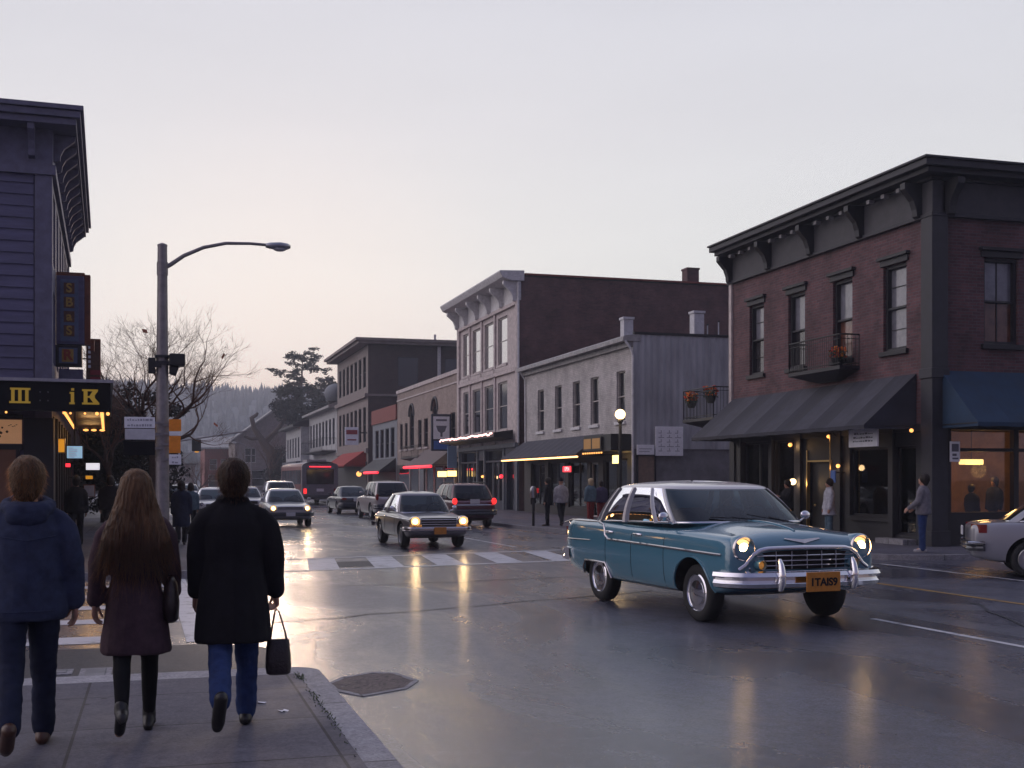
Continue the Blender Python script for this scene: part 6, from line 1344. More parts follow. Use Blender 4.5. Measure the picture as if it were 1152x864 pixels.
for s in (1, -1): b = MB(); b.loft([[(gx(y*1.0)+dx-(.1 if y > .85 else 0), s*y, z) for y, z in ((.7, .63), (.97, .66), (.96, .7), (.72, .69))] for dx in (0, .035)]); b.build('side_ornament', 'chrome_warm', gr, local=True)
plate_on(H, 2.5, .54, 1, txt='1TAIS9', w=.44, h=.22)
# hood emblem and centre crease
b = MB(); xe = 2.08
for s in (1, -1): b.loft([[(H['front'](s*y, z)+.008+d, s*y, z) for y, z in ((0, 1.0), (.22, 1.015), (.24, 1.005), (.04, .965), (0, .955))] for d in (0, .016)])
b.build('emblem', 'chrome_warm', T_, local=True)
b = MB(); b.tube([(x, 0, H['top'](x, 0, .004)) for x in [.95+i*.1 for i in range(11)]], .012, 6); b.build('hood_crease', 'paint_blue', T_, local=True, smooth=60)
# side spear with its step up at the rear door, belt trim, arch lips
strip_line(H, [(1.98, .83), (1.0, .85), (0, .868), (-.88, .88), (-.99, .93), (-1.02, 1.0), (-1.12, 1.07), (-1.3, 1.095)], .015, 'chrome_warm', 'side_trim')
strip_line(H, [(-1.32, 1.1), (-1.8, 1.1), (-2.35, 1.1), (-2.58, 1.05)], .011, 'chrome_warm', 'fin_trim'); strip_line(H, [(-1.5, .84), (-2.58, .82)], .008, 'chrome_warm', 'rear_trim')
for s in (1, -1):
    b = MB(); b.tube([(1.34+.432*math.cos(a), s*(H['side'](1.34+.44*math.cos(a), .345+.44*math.sin(a))+.004), .345+.432*math.sin(a)) for a in [PI*(.03+.94*i/22) for i in range(23)]], .016, 6); b.build('arch_trim', 'paint_blue', T_, local=True, smooth=60)
    b = MB(); b.tube([(-1.34+dx, s*(H['side'](-1.34+dx, z+.03)+.004), z) for dx, z in ((-.46, .36), (-.44, .44), (-.33, .55), (0, .555), (.36, .55), (.45, .44), (.48, .35))], .016, 6); b.build('arch_trim', 'chrome_warm', T_, local=True, smooth=60)
seams(H, (.68, -.2, -.98), .36, 1.05); handles(H, (-.02, -.85), .98); mirror(H, .72, 1.0, 1.2); wipers(H, 1.06, 1.2)
for s in (1, -1): b = MB(); b.loft([[(-2.585+d, s*y, z) for y, z in ((.76, .86), (.86, .86), (.87, .99), (.78, 1.0))] for d in (0, -.03)]); b.build('taillight', 'red_lens', T_, local=True)

# ---- oncoming old coupe ------------------------------------------------------------------------------
def sedan(paint, L=4.5, W_=.84, wr=.31, hz=.78, zb=.92, zr=1.4, boxy=.0, roof=None, **k):
    f, r = L/2-.1, -L/2
    d = dict(paint=paint, roof=roof or paint, wr=wr, track=W_*1.72, fa=L*.29, ra=-L*.285, hub='hub_dull', valley=.01,
      st=[(r, W_*.8, .42, hz-.02, hz-.02), (r+.06, W_*.93, .34, hz+.07, hz+.06), (r+.4, W_*.98, .25, hz+.1, hz+.1), (-L*.25, W_, .22, hz+.11, hz+.13), (0, W_, .22, hz+.11, hz+.13), (L*.16, W_, .22, hz+.1, hz+.13), (L*.3, W_*.99, .23, hz+.06, hz+.1), (f-.25, W_*.97, .26, hz+.01, hz+.04), (f-.04, W_*.93, .34, hz-.03, hz-.02), (f, W_*.86, .4, hz-.1, hz-.1)],
      gh=dict(xf=L*.17, xr=-L*.36, wb=W_*.91, zb=hz+.1, tf=L*.03, tr=-L*.22, wt=W_*.7, zt=zr-.1, zr=zr, n=6, thA=R(46), thC=R(44), wA=.06, wC=.16, B=[(-.1, .07)], seats=(-.05, -.9), bulge=.03))
    d['gh'].update(k.pop('gh', {})); d.update(k); return d
cp = sedan('paint_bronze', 4.35, .84, .31, .78, zr=1.43, gh=dict(xf=.72, xr=-1.62, tf=.2, tr=-.95, wC=.22, trim=1), lamps=[(2.08, .63, .7, .12, 'on')], bezel='chrome_warm', beam=7)
H = make_car(cp, 'classic_coupe', 'dull bronze old coupe with lit headlights driving over the crosswalk', (6.85, 31.9), R(-88)); T_ = H['t']
bumper(H, 2.15, .88, .5, .13, 1, .25, m='chrome_warm', bow=.06); bumper(H, -2.26, .86, .52, .13, -1, .25, m='chrome_warm', bow=.06)
b = MB(); b.box(2.04, 2.075, -.46, .46, .58, .78); g_ = b.build('grille', 'underbody', T_, local=True)
for z in (.62, .68, .74): b = MB(); b.tube([(2.085, -.46, z), (2.085, .46, z)], .014, 6); b.build('grille_bar', 'chrome', g_, local=True)
plate_on(H, 2.2, .46, 1, w=.32, h=.18); strip_line(H, [(1.9, .74), (0, .78), (-2.0, .76)], .014, 'chrome', 'side_trim'); seams(H, (.6, -.55), .3, .84); handles(H, (-.4,), .78); mirror(H, .5, .84, .98); wipers(H, .8, .95)
for s in (1, -1): b = MB(); b.box(2.05, 2.1, s*.46, s*.76, .55, .62); b.build('side_lamp', 'amber_lens', T_, local=True)

# ---- white saloon with headlights, and the others in the far traffic
ws = sedan('paint_silver', 4.5, .86, .31, .8, zr=1.42, lamps=[(2.12, .62, .7, .11, 'on')], bezel='paint_silver', beam=12)
H = make_car(ws, 'saloon_car', 'silver saloon with both headlights on, right of the man in black', (4.78, 47.0), R(-90)); T_ = H['t']
bumper(H, 2.2, .86, .48, .16, 1, .22, m='paint_dark', bow=.05); b = MB(); b.box(2.1, 2.14, -.46, .46, .62, .76); g_ = b.build('grille', 'dull_metal', T_, local=True)
for z in (.65, .69, .73): b = MB(); b.tube([(2.145, -.46, z), (2.145, .46, z)], .01, 5); b.build('grille_bar', 'underbody', g_, local=True)
plate_on(H, 2.27, .48, 1, m='plate_white', w=.34, h=.14); seams(H, (.6, -.4), .3, .85); handles(H, (-.2, -1.0), .8); mirror(H, .55, .86, 1.0, 'paint_silver'); wipers(H, .84, .98)
ft = sedan('paint_white', 4.4, .85, .3, .8, zr=1.42, lamps=[(2.06, .6, .7, .1, 'off')], bezel='paint_white')
def far_car(sp, label, loc, rz, name='saloon_car', group=None, plate=1):
    H = make_car(sp, name, label, loc, R(rz), group); bumper(H, 2.14, .84, .48, .16, 1, .2, m='paint_dark', bow=.05); bumper(H, -2.26, .84, .5, .18, -1, .2, m='paint_dark', bow=.05)
    b = MB(); b.box(2.04, 2.1, -.42, .42, .6, .74); b.build('grille', 'underbody', H['t'], local=True); plate_on(H, -2.36, .62, -1, m='plate_white', w=.34, h=.15); mirror(H, .5, .85, 1.0, 'paint_dark'); return H
far_car(ft, 'white saloon in the far traffic just left of the head of the man in black', (2.45, 54), -90)
a2 = sedan('paint_silver', 4.4, .85, .3, .8, zr=1.42, lamps=[(2.06, .6, .68, .1, 'off'), (2.1, .7, .62, .09, 'amber')], bezel='paint_silver'); H = far_car(a2, 'grey saloon with an orange lamp, following behind the silver saloon', (4.3, 61), -90)
b = MB(); b.ball((2.16, -.66, .66), .11, 10); b.build('indicator', 'amber_lit', H['t'], local=True, smooth=180)
far_car(sedan('paint_navy', 4.4, .85, .3, .8, zr=1.42, lamps=[(2.06, .6, .7, .11, 'on')], bezel='paint_dark', beam=0), 'dark saloon with bright headlights at the far left of the traffic', (1.1, 84), -90)
far_car(sedan('paint_white', 4.4, .85, .3, .8, zr=1.42, lamps=[(2.06, .6, .7, .11, 'off')], bezel='paint_dark'), 'pale saloon far off between the two women and the white saloon', (2.6, 100), -90)
far_car(sedan('paint_pale', 4.4, .85, .3, .8, zr=1.42, lamps=[(2.06, .6, .7, .11, 'off')], bezel='paint_dark'), 'small pale car farthest off in the left lane', (1.3, 125), -90)

def suv(paint, **k):
    d = sedan(paint, 4.6, .88, .34, .95, zr=1.72, gh=dict(xf=.85, xr=-2.12, wb=.84, zb=1.07, tf=.35, tr=-1.75, wt=.68, zt=1.62, zr=1.7, thC=R(44), wC=.1, B=[(-.02, .07), (-.55, .07)], seats=(0, -.9)))
    d['gh'].update(k.pop('gh', {})); d.update(k); return d
H = make_car(suv('paint_pale', lamps=[(2.17, .66, .84, .1, 'off')]), 'estate_car', 'pale tall estate car facing forward behind the silver saloon', (6.3, 64), R(-90)); bumper(H, 2.2, .86, .56, .2, 1, .2, m='paint_dark'); b = MB(); b.box(2.15, 2.2, -.45, .45, .75, .9); b.build('grille', 'underbody', H['t'], local=True); mirror(H, .6, .88, 1.15, 'paint_dark'); plate_on(H, 2.28, .56, 1, m='plate_white', w=.32, h=.14)
H = make_car(suv('paint_maroon', tails=[(-2.33, .74, .98, .085, .12, 'taillamp')], gh=dict(glass='dark_glass', zt=1.55, zr=1.62)), 'estate_car', 'dark red estate car with glowing tail lights seen from behind', (11.05, 44.4), R(91)); T_ = H['t']
bumper(H, -2.36, .86, .58, .22, -1, .2, m='paint_dark', bow=.04); plate_on(H, -2.35, .97, -1, m='plate_white', w=.36, h=.17); mirror(H, .6, .88, 1.15, 'paint_maroon'); handles(H, (-.2, -1.0), 1.0)
b = MB(); b.tube([(-2.34, -.7, .84), (-2.34, .7, .84)], .015, 5); b.build('tailgate_trim', 'chrome', T_, local=True)
for s in (1, -1): b = MB(); b.tube([(.2, s*.6, 1.6), (.1, s*.6, 1.66), (-1.5, s*.6, 1.66), (-1.6, s*.6, 1.6)], .02, 6); b.build('roof_rail', 'black', T_, local=True)
H = make_car(suv('paint_pale', tails=[(-2.33, .76, 1.0, .07, .16, 'red_lens')], gh=dict(glass='dark_glass', pm='paint_pale')), 'estate_car', 'pale silver estate car parked behind the bronze coupe, seen from behind', (10.0, 54.5), R(92)); T_ = H['t']
bumper(H, -2.36, .86, .58, .22, -1, .2, m='paint_dark', bow=.04); plate_on(H, -2.36, .9, -1, m='plate_white', w=.36, h=.15); mirror(H, .6, .88, 1.15, 'paint_pale'); handles(H, (-.2, -1.0), 1.0)
H = make_car(sedan('paint_navy', 4.5, .86, .31, .82, zr=1.44, tails=[(-2.27, .64, .8, .14, .07, 'red_lens')]), 'saloon_car', 'dark parked saloon seen from behind beside the bus', (9.65, 62.5), R(92)); T_ = H['t']
bumper(H, -2.3, .84, .52, .18, -1, .2, m='paint_dark', bow=.04); plate_on(H, -2.32, .76, -1, m='plate_white'); mirror(H, .6, .86, 1.0, 'paint_navy'); handles(H, (-.2, -1.0), .8)
# grey saloon cut by the right edge
gs = sedan('paint_grey', 4.7, .9, .33, .9, zr=1.52, gh=dict(B=[(-.02, .07)], trim=1, xr=-1.75, tr=-1.1))
H = make_car(gs, 'saloon_car', 'grey saloon turning into the side street at the right edge', (16.5, 17.8), R(-33)); T_ = H['t']
bumper(H, -2.4, .88, .56, .18, -1, .25, m='paint_dark', bow=.05); handles(H, (-.15, -1.0), .9); seams(H, (.65, -.3, -1.15), .32, .95); mirror(H, .6, .9, 1.1, 'paint_grey'); plate_on(H, -2.42, .82, -1, m='plate_white')
for s in (1, -1):
    b = MB(); b.loft([[(-2.3+dx*1.0+(.13 if y > .7 else 0), s*y, z) for y, z in ((.6, .8), (.855, .8), (.855, .95), (.6, .95))] for dx in (-.02, .1)]); b.build('corner_lamp', 'red_lens', T_, local=True)
    b = MB(); b.tube([(-2.4, s*.5, .62), (-2.38, s*.86, .62), (-2.1, s*.92, .62)], .025, 6); b.build('bumper_trim', 'chrome', T_, local=True)

# ---- bus --------------------------------------------------------------------------------------------------
t = thing('bus', 'dark red city bus with grey rear and lit red strip above its window', 'bus', (11.0, 84, 0), R(2))
def rr(w, h, z, n=5, r=.22):            # rounded rectangle section in y, z
    out = []
    for cx_, cz_, a in ((w-r, z+h-r, 0), (-(w-r), z+h-r, 90), (-(w-.08), z+.08, 180), (w-.08, z+.08, 270)):
        q = r if a < 180 else .08
        out += [(cx_+q*math.cos(R(a+90*i/n)), cz_+q*math.sin(R(a+90*i/n))) for i in range(n+1)]
    return out
M_('bus_red', (.16, .03, .03), .35, var=.15); M_('bus_grey', (.14, .14, .16), .4, var=.15); M_('bus_roof', (.3, .28, .29), .5)
b = MB(); b.loft([[(x, y, z) for y, z in rr(1.25*q, 2.5*q2, .4)] for x, q, q2 in ((0, .97, .985), (.12, 1, 1), (10.6, 1, 1), (10.75, .97, .98))]); b.build('body', 'bus_red', t, smooth=35, local=True)
b = MB(); b.loft([[(x, y, z) for y, z in rr(1.255, 2.505, .395)] for x in (-.02, .35)]); b.build('rear_panel', 'bus_grey', t, smooth=35, local=True)
b = MB(); b.loft([[(x, y, 2.88+.16*(1-(y/1.1)**4)) for y in [(-1.1+2.2*i/12) for i in range(13)]] for x in (.1, 10.4)], False, False, closed=False); b.box(1.5, 3.5, -.7, .7, 2.95, 3.2); b.build('roof', 'bus_roof', t, smooth=40, local=True)
b = MB(); b.box(-.04, -.015, -.95, .95, 1.45, 2.5); rw = b.build('rear_window', 'window_dark', t, local=True, bevel=.01); b = MB(); b.box(-.06, -.03, -.75, .75, 2.64, 2.71); b.build('roof_light', 'neon_red', t, local=True)
for s in (1, -1):
    for i in range(7): b = MB(); b.box(.6+i*1.4, 1.85+i*1.4, s*1.235, s*1.262, 1.45, 2.45); b.build('side_window', 'window_dark', t, local=True)
    b = MB(); b.box(-.05, -.015, s*.95, s*1.15, .8, 1.15); b.build('taillight', 'taillamp' if s > 0 else 'red_lens', t, local=True)
    for x in (2.4, 8.2):
        T = Matrix.Translation((x, s*1.1, .48)) @ Matrix.Rotation(-s*PI/2, 4, 'X'); w = MB(); w.lathe([(.2, -.15), (.46, -.15), (.48, -.1), (.48, .1), (.46, .15), (.3, .15), (.25, .1), (.0001, .1)], T, 28); w.build('wheel', 'rubber', t, smooth=40, local=True)
b = MB(); b.box(-.1, .1, -1.2, 1.2, .45, .7); b.build('bumper', 'paint_dark', t, local=True, bevel=.03); plate_b = MB(); plate_b.box(-.04, -.015, -.25, .25, .95, 1.15); plate_b.build('licence_plate', 'plate_white', t, local=True)
XFB = t
t.rotation_euler = (0, 0, R(92)); XF[t.name] = Matrix.Translation((11.0, 84, 0)) @ Matrix.Rotation(R(92), 4, 'Z')
# ------------------------------------------------------------------ people
def cloth(name, col, rough=.9, var=.25, scale=14, bump=.35, bscale=220): return mat(name, col, rough, var=var, scale=scale, bump=bump, bscale=bscale, spec=.2)
cloth('anorak_blue', (.032, .04, .08)); cloth('coat_plum', (.068, .04, .05)); cloth('coat_black', (.01, .0095, .013)); cloth('jeans', (.025, .045, .13)); cloth('jeans_dark', (.014, .018, .04)); cloth('tights', (.008, .008, .01))
cloth('cloth_grey', (.17, .16, .18)); cloth('cloth_pale', (.3, .29, .31)); cloth('cloth_red', (.2, .03, .03)); cloth('cloth_teal', (.09, .14, .18)); cloth('cloth_purple', (.06, .05, .1)); cloth('cloth_dark', (.013, .013, .018)); cloth('cloth_navy', (.02, .025, .05)); cloth('cloth_white', (.4, .4, .44))
M_('shoe_black', (.012, .011, .011), .4, var=.3); M_('shoe_brown', (.06, .025, .014), .4, var=.3); M_('leather_black', (.02, .012, .014), .38, var=.3, bump=.3)
def hairmat(name, c1, c2):
    m = mat(name, c1, .55, var=.3, col2=c2, scale=30, stretch=(1, 1, .08), spec=.25); return name
hairmat('hair_fair', (.085, .045, .02), (.17, .095, .042)); hairmat('hair_brown', (.028, .013, .007), (.055, .026, .012)); hairmat('hair_long', (.06, .03, .014), (.17, .088, .04)); hairmat('hair_dark', (.012, .009, .008), (.03, .02, .016)); hairmat('hair_blond', (.4, .3, .18), (.5, .4, .26))
M_('eye_dark', (.02, .015, .012), .1)

def strandmat(hm):
    n_ = hm+'_strand'
    if n_ in MATS: return n_
    m = bpy.data.materials.new(n_); m.use_nodes = True; N = m.node_tree.nodes; L = m.node_tree.links; b = N['Principled BSDF']; c = MATS[hm].node_tree.nodes['Principled BSDF'].inputs['Base Color'].default_value
    b.inputs['Base Color'].default_value = c; b.inputs['Roughness'].default_value = .4
    t = N.new('ShaderNodeBsdfTranslucent'); t.inputs[0].default_value = (min(.7, c[0]*7), min(.5, c[1]*6), min(.3, c[2]*5), 1); mx = N.new('ShaderNodeMixShader'); mx.inputs[0].default_value = .5
    L.new(b.outputs[0], mx.inputs[1]); L.new(t.outputs[0], mx.inputs[2]); L.new(mx.outputs[0], N['Material Output'].inputs[0]); MATS[n_] = m; return n_
def remesh(mb, name, m, par, vox, smooth=4, fold=None):
    o = mb.build(name, m, par, local=True, fix=True)
    md = o.modifiers.new('r', 'REMESH'); md.mode = 'VOXEL'; md.voxel_size = vox; md.use_smooth_shade = True
    if smooth: ms = o.modifiers.new('s', 'SMOOTH'); ms.factor = .5; ms.iterations = smooth
    bake(o); me = o.data
    if fold:
        me.update(); nn = [v.normal.copy() for v in me.vertices]
        for v, q in zip(me.vertices, nn): v.co += q*fold(v.co)
    me.polygons.foreach_set('use_smooth', [True]*len(me.polygons)); me.update()
    return o
def ering(c, rx, ry, n=20, tilt=0.): return [(c[0]+rx*math.cos(2*PI*j/n), c[1]+ry*math.sin(2*PI*j/n)+0, c[2]+tilt*math.sin(2*PI*j/n)) for j in range(n)]
def fold_fn(amp, seed, st=(7, 7, 3)):
    def f(p): return amp*(noise.noise(Vector((p.x*st[0]+seed, p.y*st[1], p.z*st[2])))+.5*noise.noise(Vector((p.x*st[0]*2.3, p.y*st[1]*2.3+seed, p.z*st[2]*3.1))))
    return f

def hand(b, wrist, d, side, curl=.5, s=1., palm_n=None):
    """palm, four unequal bent fingers and a thumb; d = direction of the hand, side = direction of the thumb, palm_n = palm normal"""
    d = Vector(d).normalized(); sd = Vector(side); sd = (sd-d*sd.dot(d)).normalized(); pn = Vector(palm_n) if palm_n else d.cross(sd); pn = (pn-d*pn.dot(d)-sd*pn.dot(sd)).normalized()
    w = Vector(wrist)
    for k in (-.027, -.009, .009, .027): b.cap(w+sd*k*.7*s, .017*s, w+d*.088*s+sd*k*s, .0135*s, 8)
    for k, L, r in ((.031, .068, .0092), (.0105, .077, .0095), (-.0105, .071, .0092), (-.031, .056, .0082)):
        p = w+d*.088*s+sd*k*s; a = d; c = curl*(1+.15*k/.03)
        for q, f in enumerate((.45, .32, .23)):
            ang = c*(.75 if q == 0 else 1.0); a = (a*math.cos(ang)+pn*math.sin(ang)).normalized(); e_ = p+a*L*f*s*1.05; b.cap(p, r*s*(1-.08*q), e_, r*s*(.94-.08*q), 7); p = e_
    p = w+d*.025*s+sd*.024*s; a = (d*.72+sd*.62+pn*.25).normalized(); e_ = p+a*.045*s; b.cap(p, .0155*s, e_, .0115*s, 8); a2 = (d*.9+sd*.1+pn*.42).normalized(); e2 = e_+a2*.034*s; b.cap(e_, .011*s, e2, .0098*s, 7); b.cap(e2, .0096*s, e2+(a2+pn*.2).normalized()*.024*s, .008*s, 7)

def person(label, loc, rz, h=1.75, legs=((0, 0, 0), (0, 0, 0)), arms=((0, 8, 12), (0, 8, 12)), top=('jacket', 'cloth_dark'), leg='cloth_dark', shoe='shoe_black', hair=('short', 'hair_dark'), vox=.012, turn=0., w=1., group=None, lean=0., z0=.124, skirt=None, curl=(.5, .5), head_tilt=0.):
    """legs: (hip swing forward, knee bend, foot pitch) left, right in degrees; arms: (swing forward, abduction, elbow bend) left, right; faces +Y"""
    S = 1.0; off = []
    J = {}
    hipz = .92
    for i, s in ((0, -1), (1, 1)):
        a, k, fp = [R(q) for q in legs[i]]
        hp = Vector((s*.088, 0, hipz)); kn = hp+Vector((s*.0, math.sin(a), -math.cos(a)))*.425; an = kn+Vector((-s*.012, math.sin(a-k), -math.cos(a-k)))*.415
        td = Vector((s*.12, math.cos(fp), math.sin(fp))).normalized(); heel = an-td*.055+Vector((0, math.sin(fp)*.055, -.055*math.cos(fp))); toe = an+td*.15+Vector((0, math.sin(fp)*.06, -.06*math.cos(fp)))
        J[i] = (hp, kn, an, td, heel, toe); off.append(min(heel.z-.03, toe.z-.024))
    dz = -min(off); U = Vector((0, 0, dz))
    for i in J: J[i] = tuple(q+U if n != 3 else q for n, q in enumerate(J[i]))
    L = Vector((0, R(lean), 0))
    def tp(z): return Vector((0, lean*(z-.92), z+dz))     # torso line
    A = {}
    for i, s in ((0, -1), (1, 1)):
        sw, ab, el = [R(q) for q in arms[i]]
        sh = tp(1.415)+Vector((s*.178*w, -.005, 0)); d1 = Vector((s*math.sin(ab), math.sin(sw)*math.cos(ab), -math.cos(sw)*math.cos(ab))); eb = sh+d1*.285
        d2 = Vector((s*math.sin(ab*.3), math.sin(sw+el), -math.cos(sw+el))).normalized(); wr = eb+d2*.25; A[i] = (sh, eb, wr, d2)
    # ---- body: one continuous skin
    b = MB(); hz = 1.62
    b.loft([ering(tp(z)+Vector((0, cy, 0)), rx*w, ry) for z, rx, ry, cy in ((.86, .13, .1, 0), (.95, .155, .11, 0), (1.08, .135, .1, 0), (1.22, .15, .105, 0), (1.33, .15, .095, 0), (1.4, .1, .07, 0), (1.46, .055, .055, 0))])
    for i, s in ((0, -1), (1, 1)):
        hp, kn, an, td, heel, toe = J[i]; b.cap(hp, .085, kn, .055, 10); b.cap(kn, .053, kn.lerp(an, .35)+Vector((0, -.012, 0)), .05, 10); b.cap(kn.lerp(an, .35)+Vector((0, -.012, 0)), .05, an, .036, 10); b.cap(an, .036, toe, .03, 8); b.cap(an, .036, heel, .03, 8)
        sh, eb, wr, d2 = A[i]; b.cap(sh+Vector((-s*.03, 0, -.05)), .045, eb, .042, 10); b.cap(eb, .042, wr, .028, 10)
        fwd = Vector((0, 1, 0)); hand(b, wr, d2, fwd+Vector((-s*.25, 0, 0)), curl[i], 1, Vector((-s, 0, 0)))
    b.cap(tp(1.42), .062, tp(1.56), .055, 12)
    nm0 = Matrix.Translation(tp(1.545)) @ Matrix.Rotation(R(turn), 4, 'Z') @ Matrix.Rotation(R(-head_tilt), 4, 'X')
    hb = MB(); Tn = Matrix.Identity(4)
    hb.ball((0, -.008, .1), .105, 20, (.77, .97, 1.08)); hb.ball((0, .03, .035), .072, 16, (.8, .85, 1.0)); hb.cap((0, .045, -.012), .03, (0, .072, -.012), .022, 10)
    hb.cap((0, .088, .088), .011, (0, .108, .052), .014, 8); hb.cap((0, .088, .018), .012, (0, .092, .018), .012, 8); hb.cap((-.018, .086, .014), .009, (.018, .086, .014), .009, 8); hb.cap((-.045, .068, .112), .012, (.045, .068, .112), .012, 8)
    for s in (-1, 1): hb.ball((s*.079, -.008, .07), .03, 10, (.32, .7, 1)); hb.cap((s*.03, .06, .05), .025, (s*.04, .03, .05), .03, 8)
    hb.cap((0, -.02, -.05), .052, (0, -.02, .06), .055, 12)
    b.join([nm0 @ v for v in hb.v], hb.f)
    root = remesh(b, 'person', 'skin', None, vox*.55 if vox < .012 else vox*.8, 3)
    root.location = (*loc, z0); root.rotation_euler = (0, 0, rz); q = h/1.76; root.scale = (q, q, q); tag(root, label, 'person', group)
    XF[root.name] = Matrix.Translation((*loc, z0)) @ Matrix.Rotation(rz, 4, 'Z') @ Matrix.Diagonal((q, q, q, 1))
    for s in (-1, 1):
        if vox <= .016: e_ = MB(); e_.ball(nm0 @ Vector((s*.031, .078, .088)), .012, 8); e_.build('eye', 'eye_dark', root, local=True, smooth=180)
    # ---- trousers or tights
    b = MB(); tight = leg in ('tights',)
    for i, s in ((0, -1), (1, 1)):
        hp, kn, an, td, heel, toe = J[i]
        if tight: b.cap(hp, .09, kn, .06, 10); b.cap(kn, .058, kn.lerp(an, .32)+Vector((0, -.014, 0)), .057, 10); b.cap(kn.lerp(an, .32)+Vector((0, -.014, 0)), .057, an, .04, 10)
        else: b.cap(hp, .104, kn, .077, 12); b.cap(kn, .077, kn.lerp(an, .5), .072, 12); b.cap(kn.lerp(an, .5), .072, an+Vector((0, -.005, .0)), .066, 12)
    b.loft([ering(tp(z), rx*w, ry) for z, rx, ry in ((.84, .12, .1), (.9, .165, .125), (1.0, .165, .12), (1.06, .15, .11))])
    remesh(b, 'tights' if tight else 'trousers', leg, root, vox, 3, fold_fn(.002 if tight else .009, 3, (6, 6, 9)))
    # ---- shoes
    for i, s in ((0, -1), (1, 1)):
        hp, kn, an, td, heel, toe = J[i]; b = MB(); up = Vector((0, 0, 1)); up = (up-td*up.dot(td)).normalized(); sx = td.cross(up)
        if tight:                       # ankle boot with a block heel
            b.cap(an+up*.05, .046, an, .046, 10); b.cap(an, .044, heel, .036, 10); b.cap(an, .04, toe-td*.03, .036, 10); b.cap(heel, .034, heel-up*.02, .028, 8)
        else:
            b.cap(an, .05, heel+up*.008, .042, 10); b.cap(heel+up*.008, .042, toe-td*.03, .044, 10); b.cap(toe-td*.03, .044, toe+td*.01, .036, 10); b.cap(an, .048, toe-td*.06, .042, 10)
        remesh(b, 'boot' if tight else 'shoe', shoe, root, max(vox*.75, .008), 3)
    # ---- top
    kind, tm = top; b = MB(); th = .02
    if kind == 'coat':
        hem = skirt or .58
        rings = [(hem, .235, .2, 0), (hem+.02, .243, .206, 0), (.8, .225, .18, 0), (.98, .2, .155, 0), (1.1, .185, .138, 0), (1.24, .2, .142, 0), (1.34, .2, .138, 0), (1.41, .16, .115, 0), (1.465, .11, .09, 0), (1.5, .075, .075, 0)]
    elif kind == 'belted':
        hem = skirt or .6
        rings = [(hem, .222, .185, 0), (hem+.02, .23, .19, 0), (.8, .205, .165, 0), (.95, .185, .145, 0), (1.05, .16, .125, 0), (1.09, .155, .12, 0), (1.14, .165, .125, 0), (1.25, .18, .13, 0), (1.34, .178, .125, 0), (1.41, .145, .105, 0), (1.46, .1, .085, 0), (1.49, .07, .07, 0)]
    else:
        hem = skirt or .84
        rings = [(hem, .19, .15, 0), (hem+.015, .205, .162, 0), (hem+.05, .216, .168, 0), (1.02, .21, .158, 0), (1.2, .212, .155, 0), (1.33, .205, .145, 0), (1.41, .165, .118, 0), (1.465, .115, .09, 0), (1.5, .075, .075, 0)]
    b.loft([ering(tp(z)+Vector((0, cy-.008, 0)), rx*w, ry) for z, rx, ry, cy in rings])
    sr = {'coat': (.092, .078, .063), 'belted': (.08, .066, .056), 'jacket': (.092, .078, .06)}[kind]
    for i in (0, 1):
        sh, eb, wr, d2 = A[i]; b.cap(sh+Vector((-.022 if i else .022, 0, -.04)), sr[0]*.86, sh.lerp(eb, .35), sr[0]*.92, 14); b.cap(sh.lerp(eb, .35), sr[0]*.92, eb, sr[1], 14); b.cap(sh+Vector((-.1 if i else .1, -.005, .03)), .055, sh+Vector((-.02 if i else .02, 0, -.03)), .066, 12); b.cap(eb, sr[1], wr-d2*.015, sr[2], 14)
        if kind == 'jacket': b.cap(wr-d2*.05, sr[2]*1.08, wr-d2*.02, sr[2]*.9, 12)
    if kind == 'coat':
        for k in range(14):
            a = 2*PI*k/14; a2 = 2*PI*(k+1)/14; b.cap(tp(1.5)+Vector((.082*math.cos(a), .078*math.sin(a)-.005, .0-.02*math.sin(a))), .026, tp(1.5)+Vector((.082*math.cos(a2), .078*math.sin(a2)-.005, -.02*math.sin(a2))), .026, 8)
    if kind == 'belted' and vox < .012:
        b.loft([ering(tp(1.065)+Vector((0, -.008, 0)), .172*w, .137, 28), ering(tp(1.115)+Vector((0, -.008, 0)), .17*w, .135, 28)])
    ff = fold_fn(.015 if kind != 'coat' else .013, hash(label) % 97*.37, (5.5, 5.5, 4 if kind == 'jacket' else 2.4))
    to = remesh(b, 'coat' if kind != 'jacket' else 'jacket', tm, root, vox, 3, ff)
    if vox < .012:                      # sewn seams lying on the cloth
        bpy.context.view_layer.update(); me = to.data; bv = BVHTree.FromPolygons([v.co[:] for v in me.vertices], [tuple(p.vertices) for p in me.polygons])
        def seam(pts, rad=.0028, nm='seam'):
            out = []
            for (x0, za), (x1, zb_) in zip(pts, pts[1:]):
                for i in range(12):
                    f = i/12; h_ = bv.ray_cast(Vector((x0+(x1-x0)*f, -1, za+(zb_-za)*f+dz)), Vector((0, 1, 0)))
                    if h_[0]: out.append(h_[0]-Vector((0, rad*.3, 0)))
            if len(out) > 2: sm = MB(); sm.tube(out, rad, 5); sm.build(nm, tm, to, local=True, smooth=60)
        if kind == 'belted':
            seam([(0, 1.4), (0, hem+.03)]); seam([(-.11, 1.38), (-.1, 1.12)]); seam([(.11, 1.38), (.1, 1.12)])
            for zz in (1.065, 1.115): seam([(-.16, zz), (.16, zz)], .005, 'belt_edge')
        elif kind == 'coat': seam([(0, 1.42), (0, hem+.03)], .003); seam([(-.17, 1.34), (-.06, 1.36), (.06, 1.36), (.17, 1.34)], .003)
        else: seam([(-.18, 1.3), (0, 1.27), (.18, 1.3)], .004); seam([(-.2, hem+.07), (.2, hem+.07)], .004); seam([(0, 1.26), (0, hem+.08)], .003)
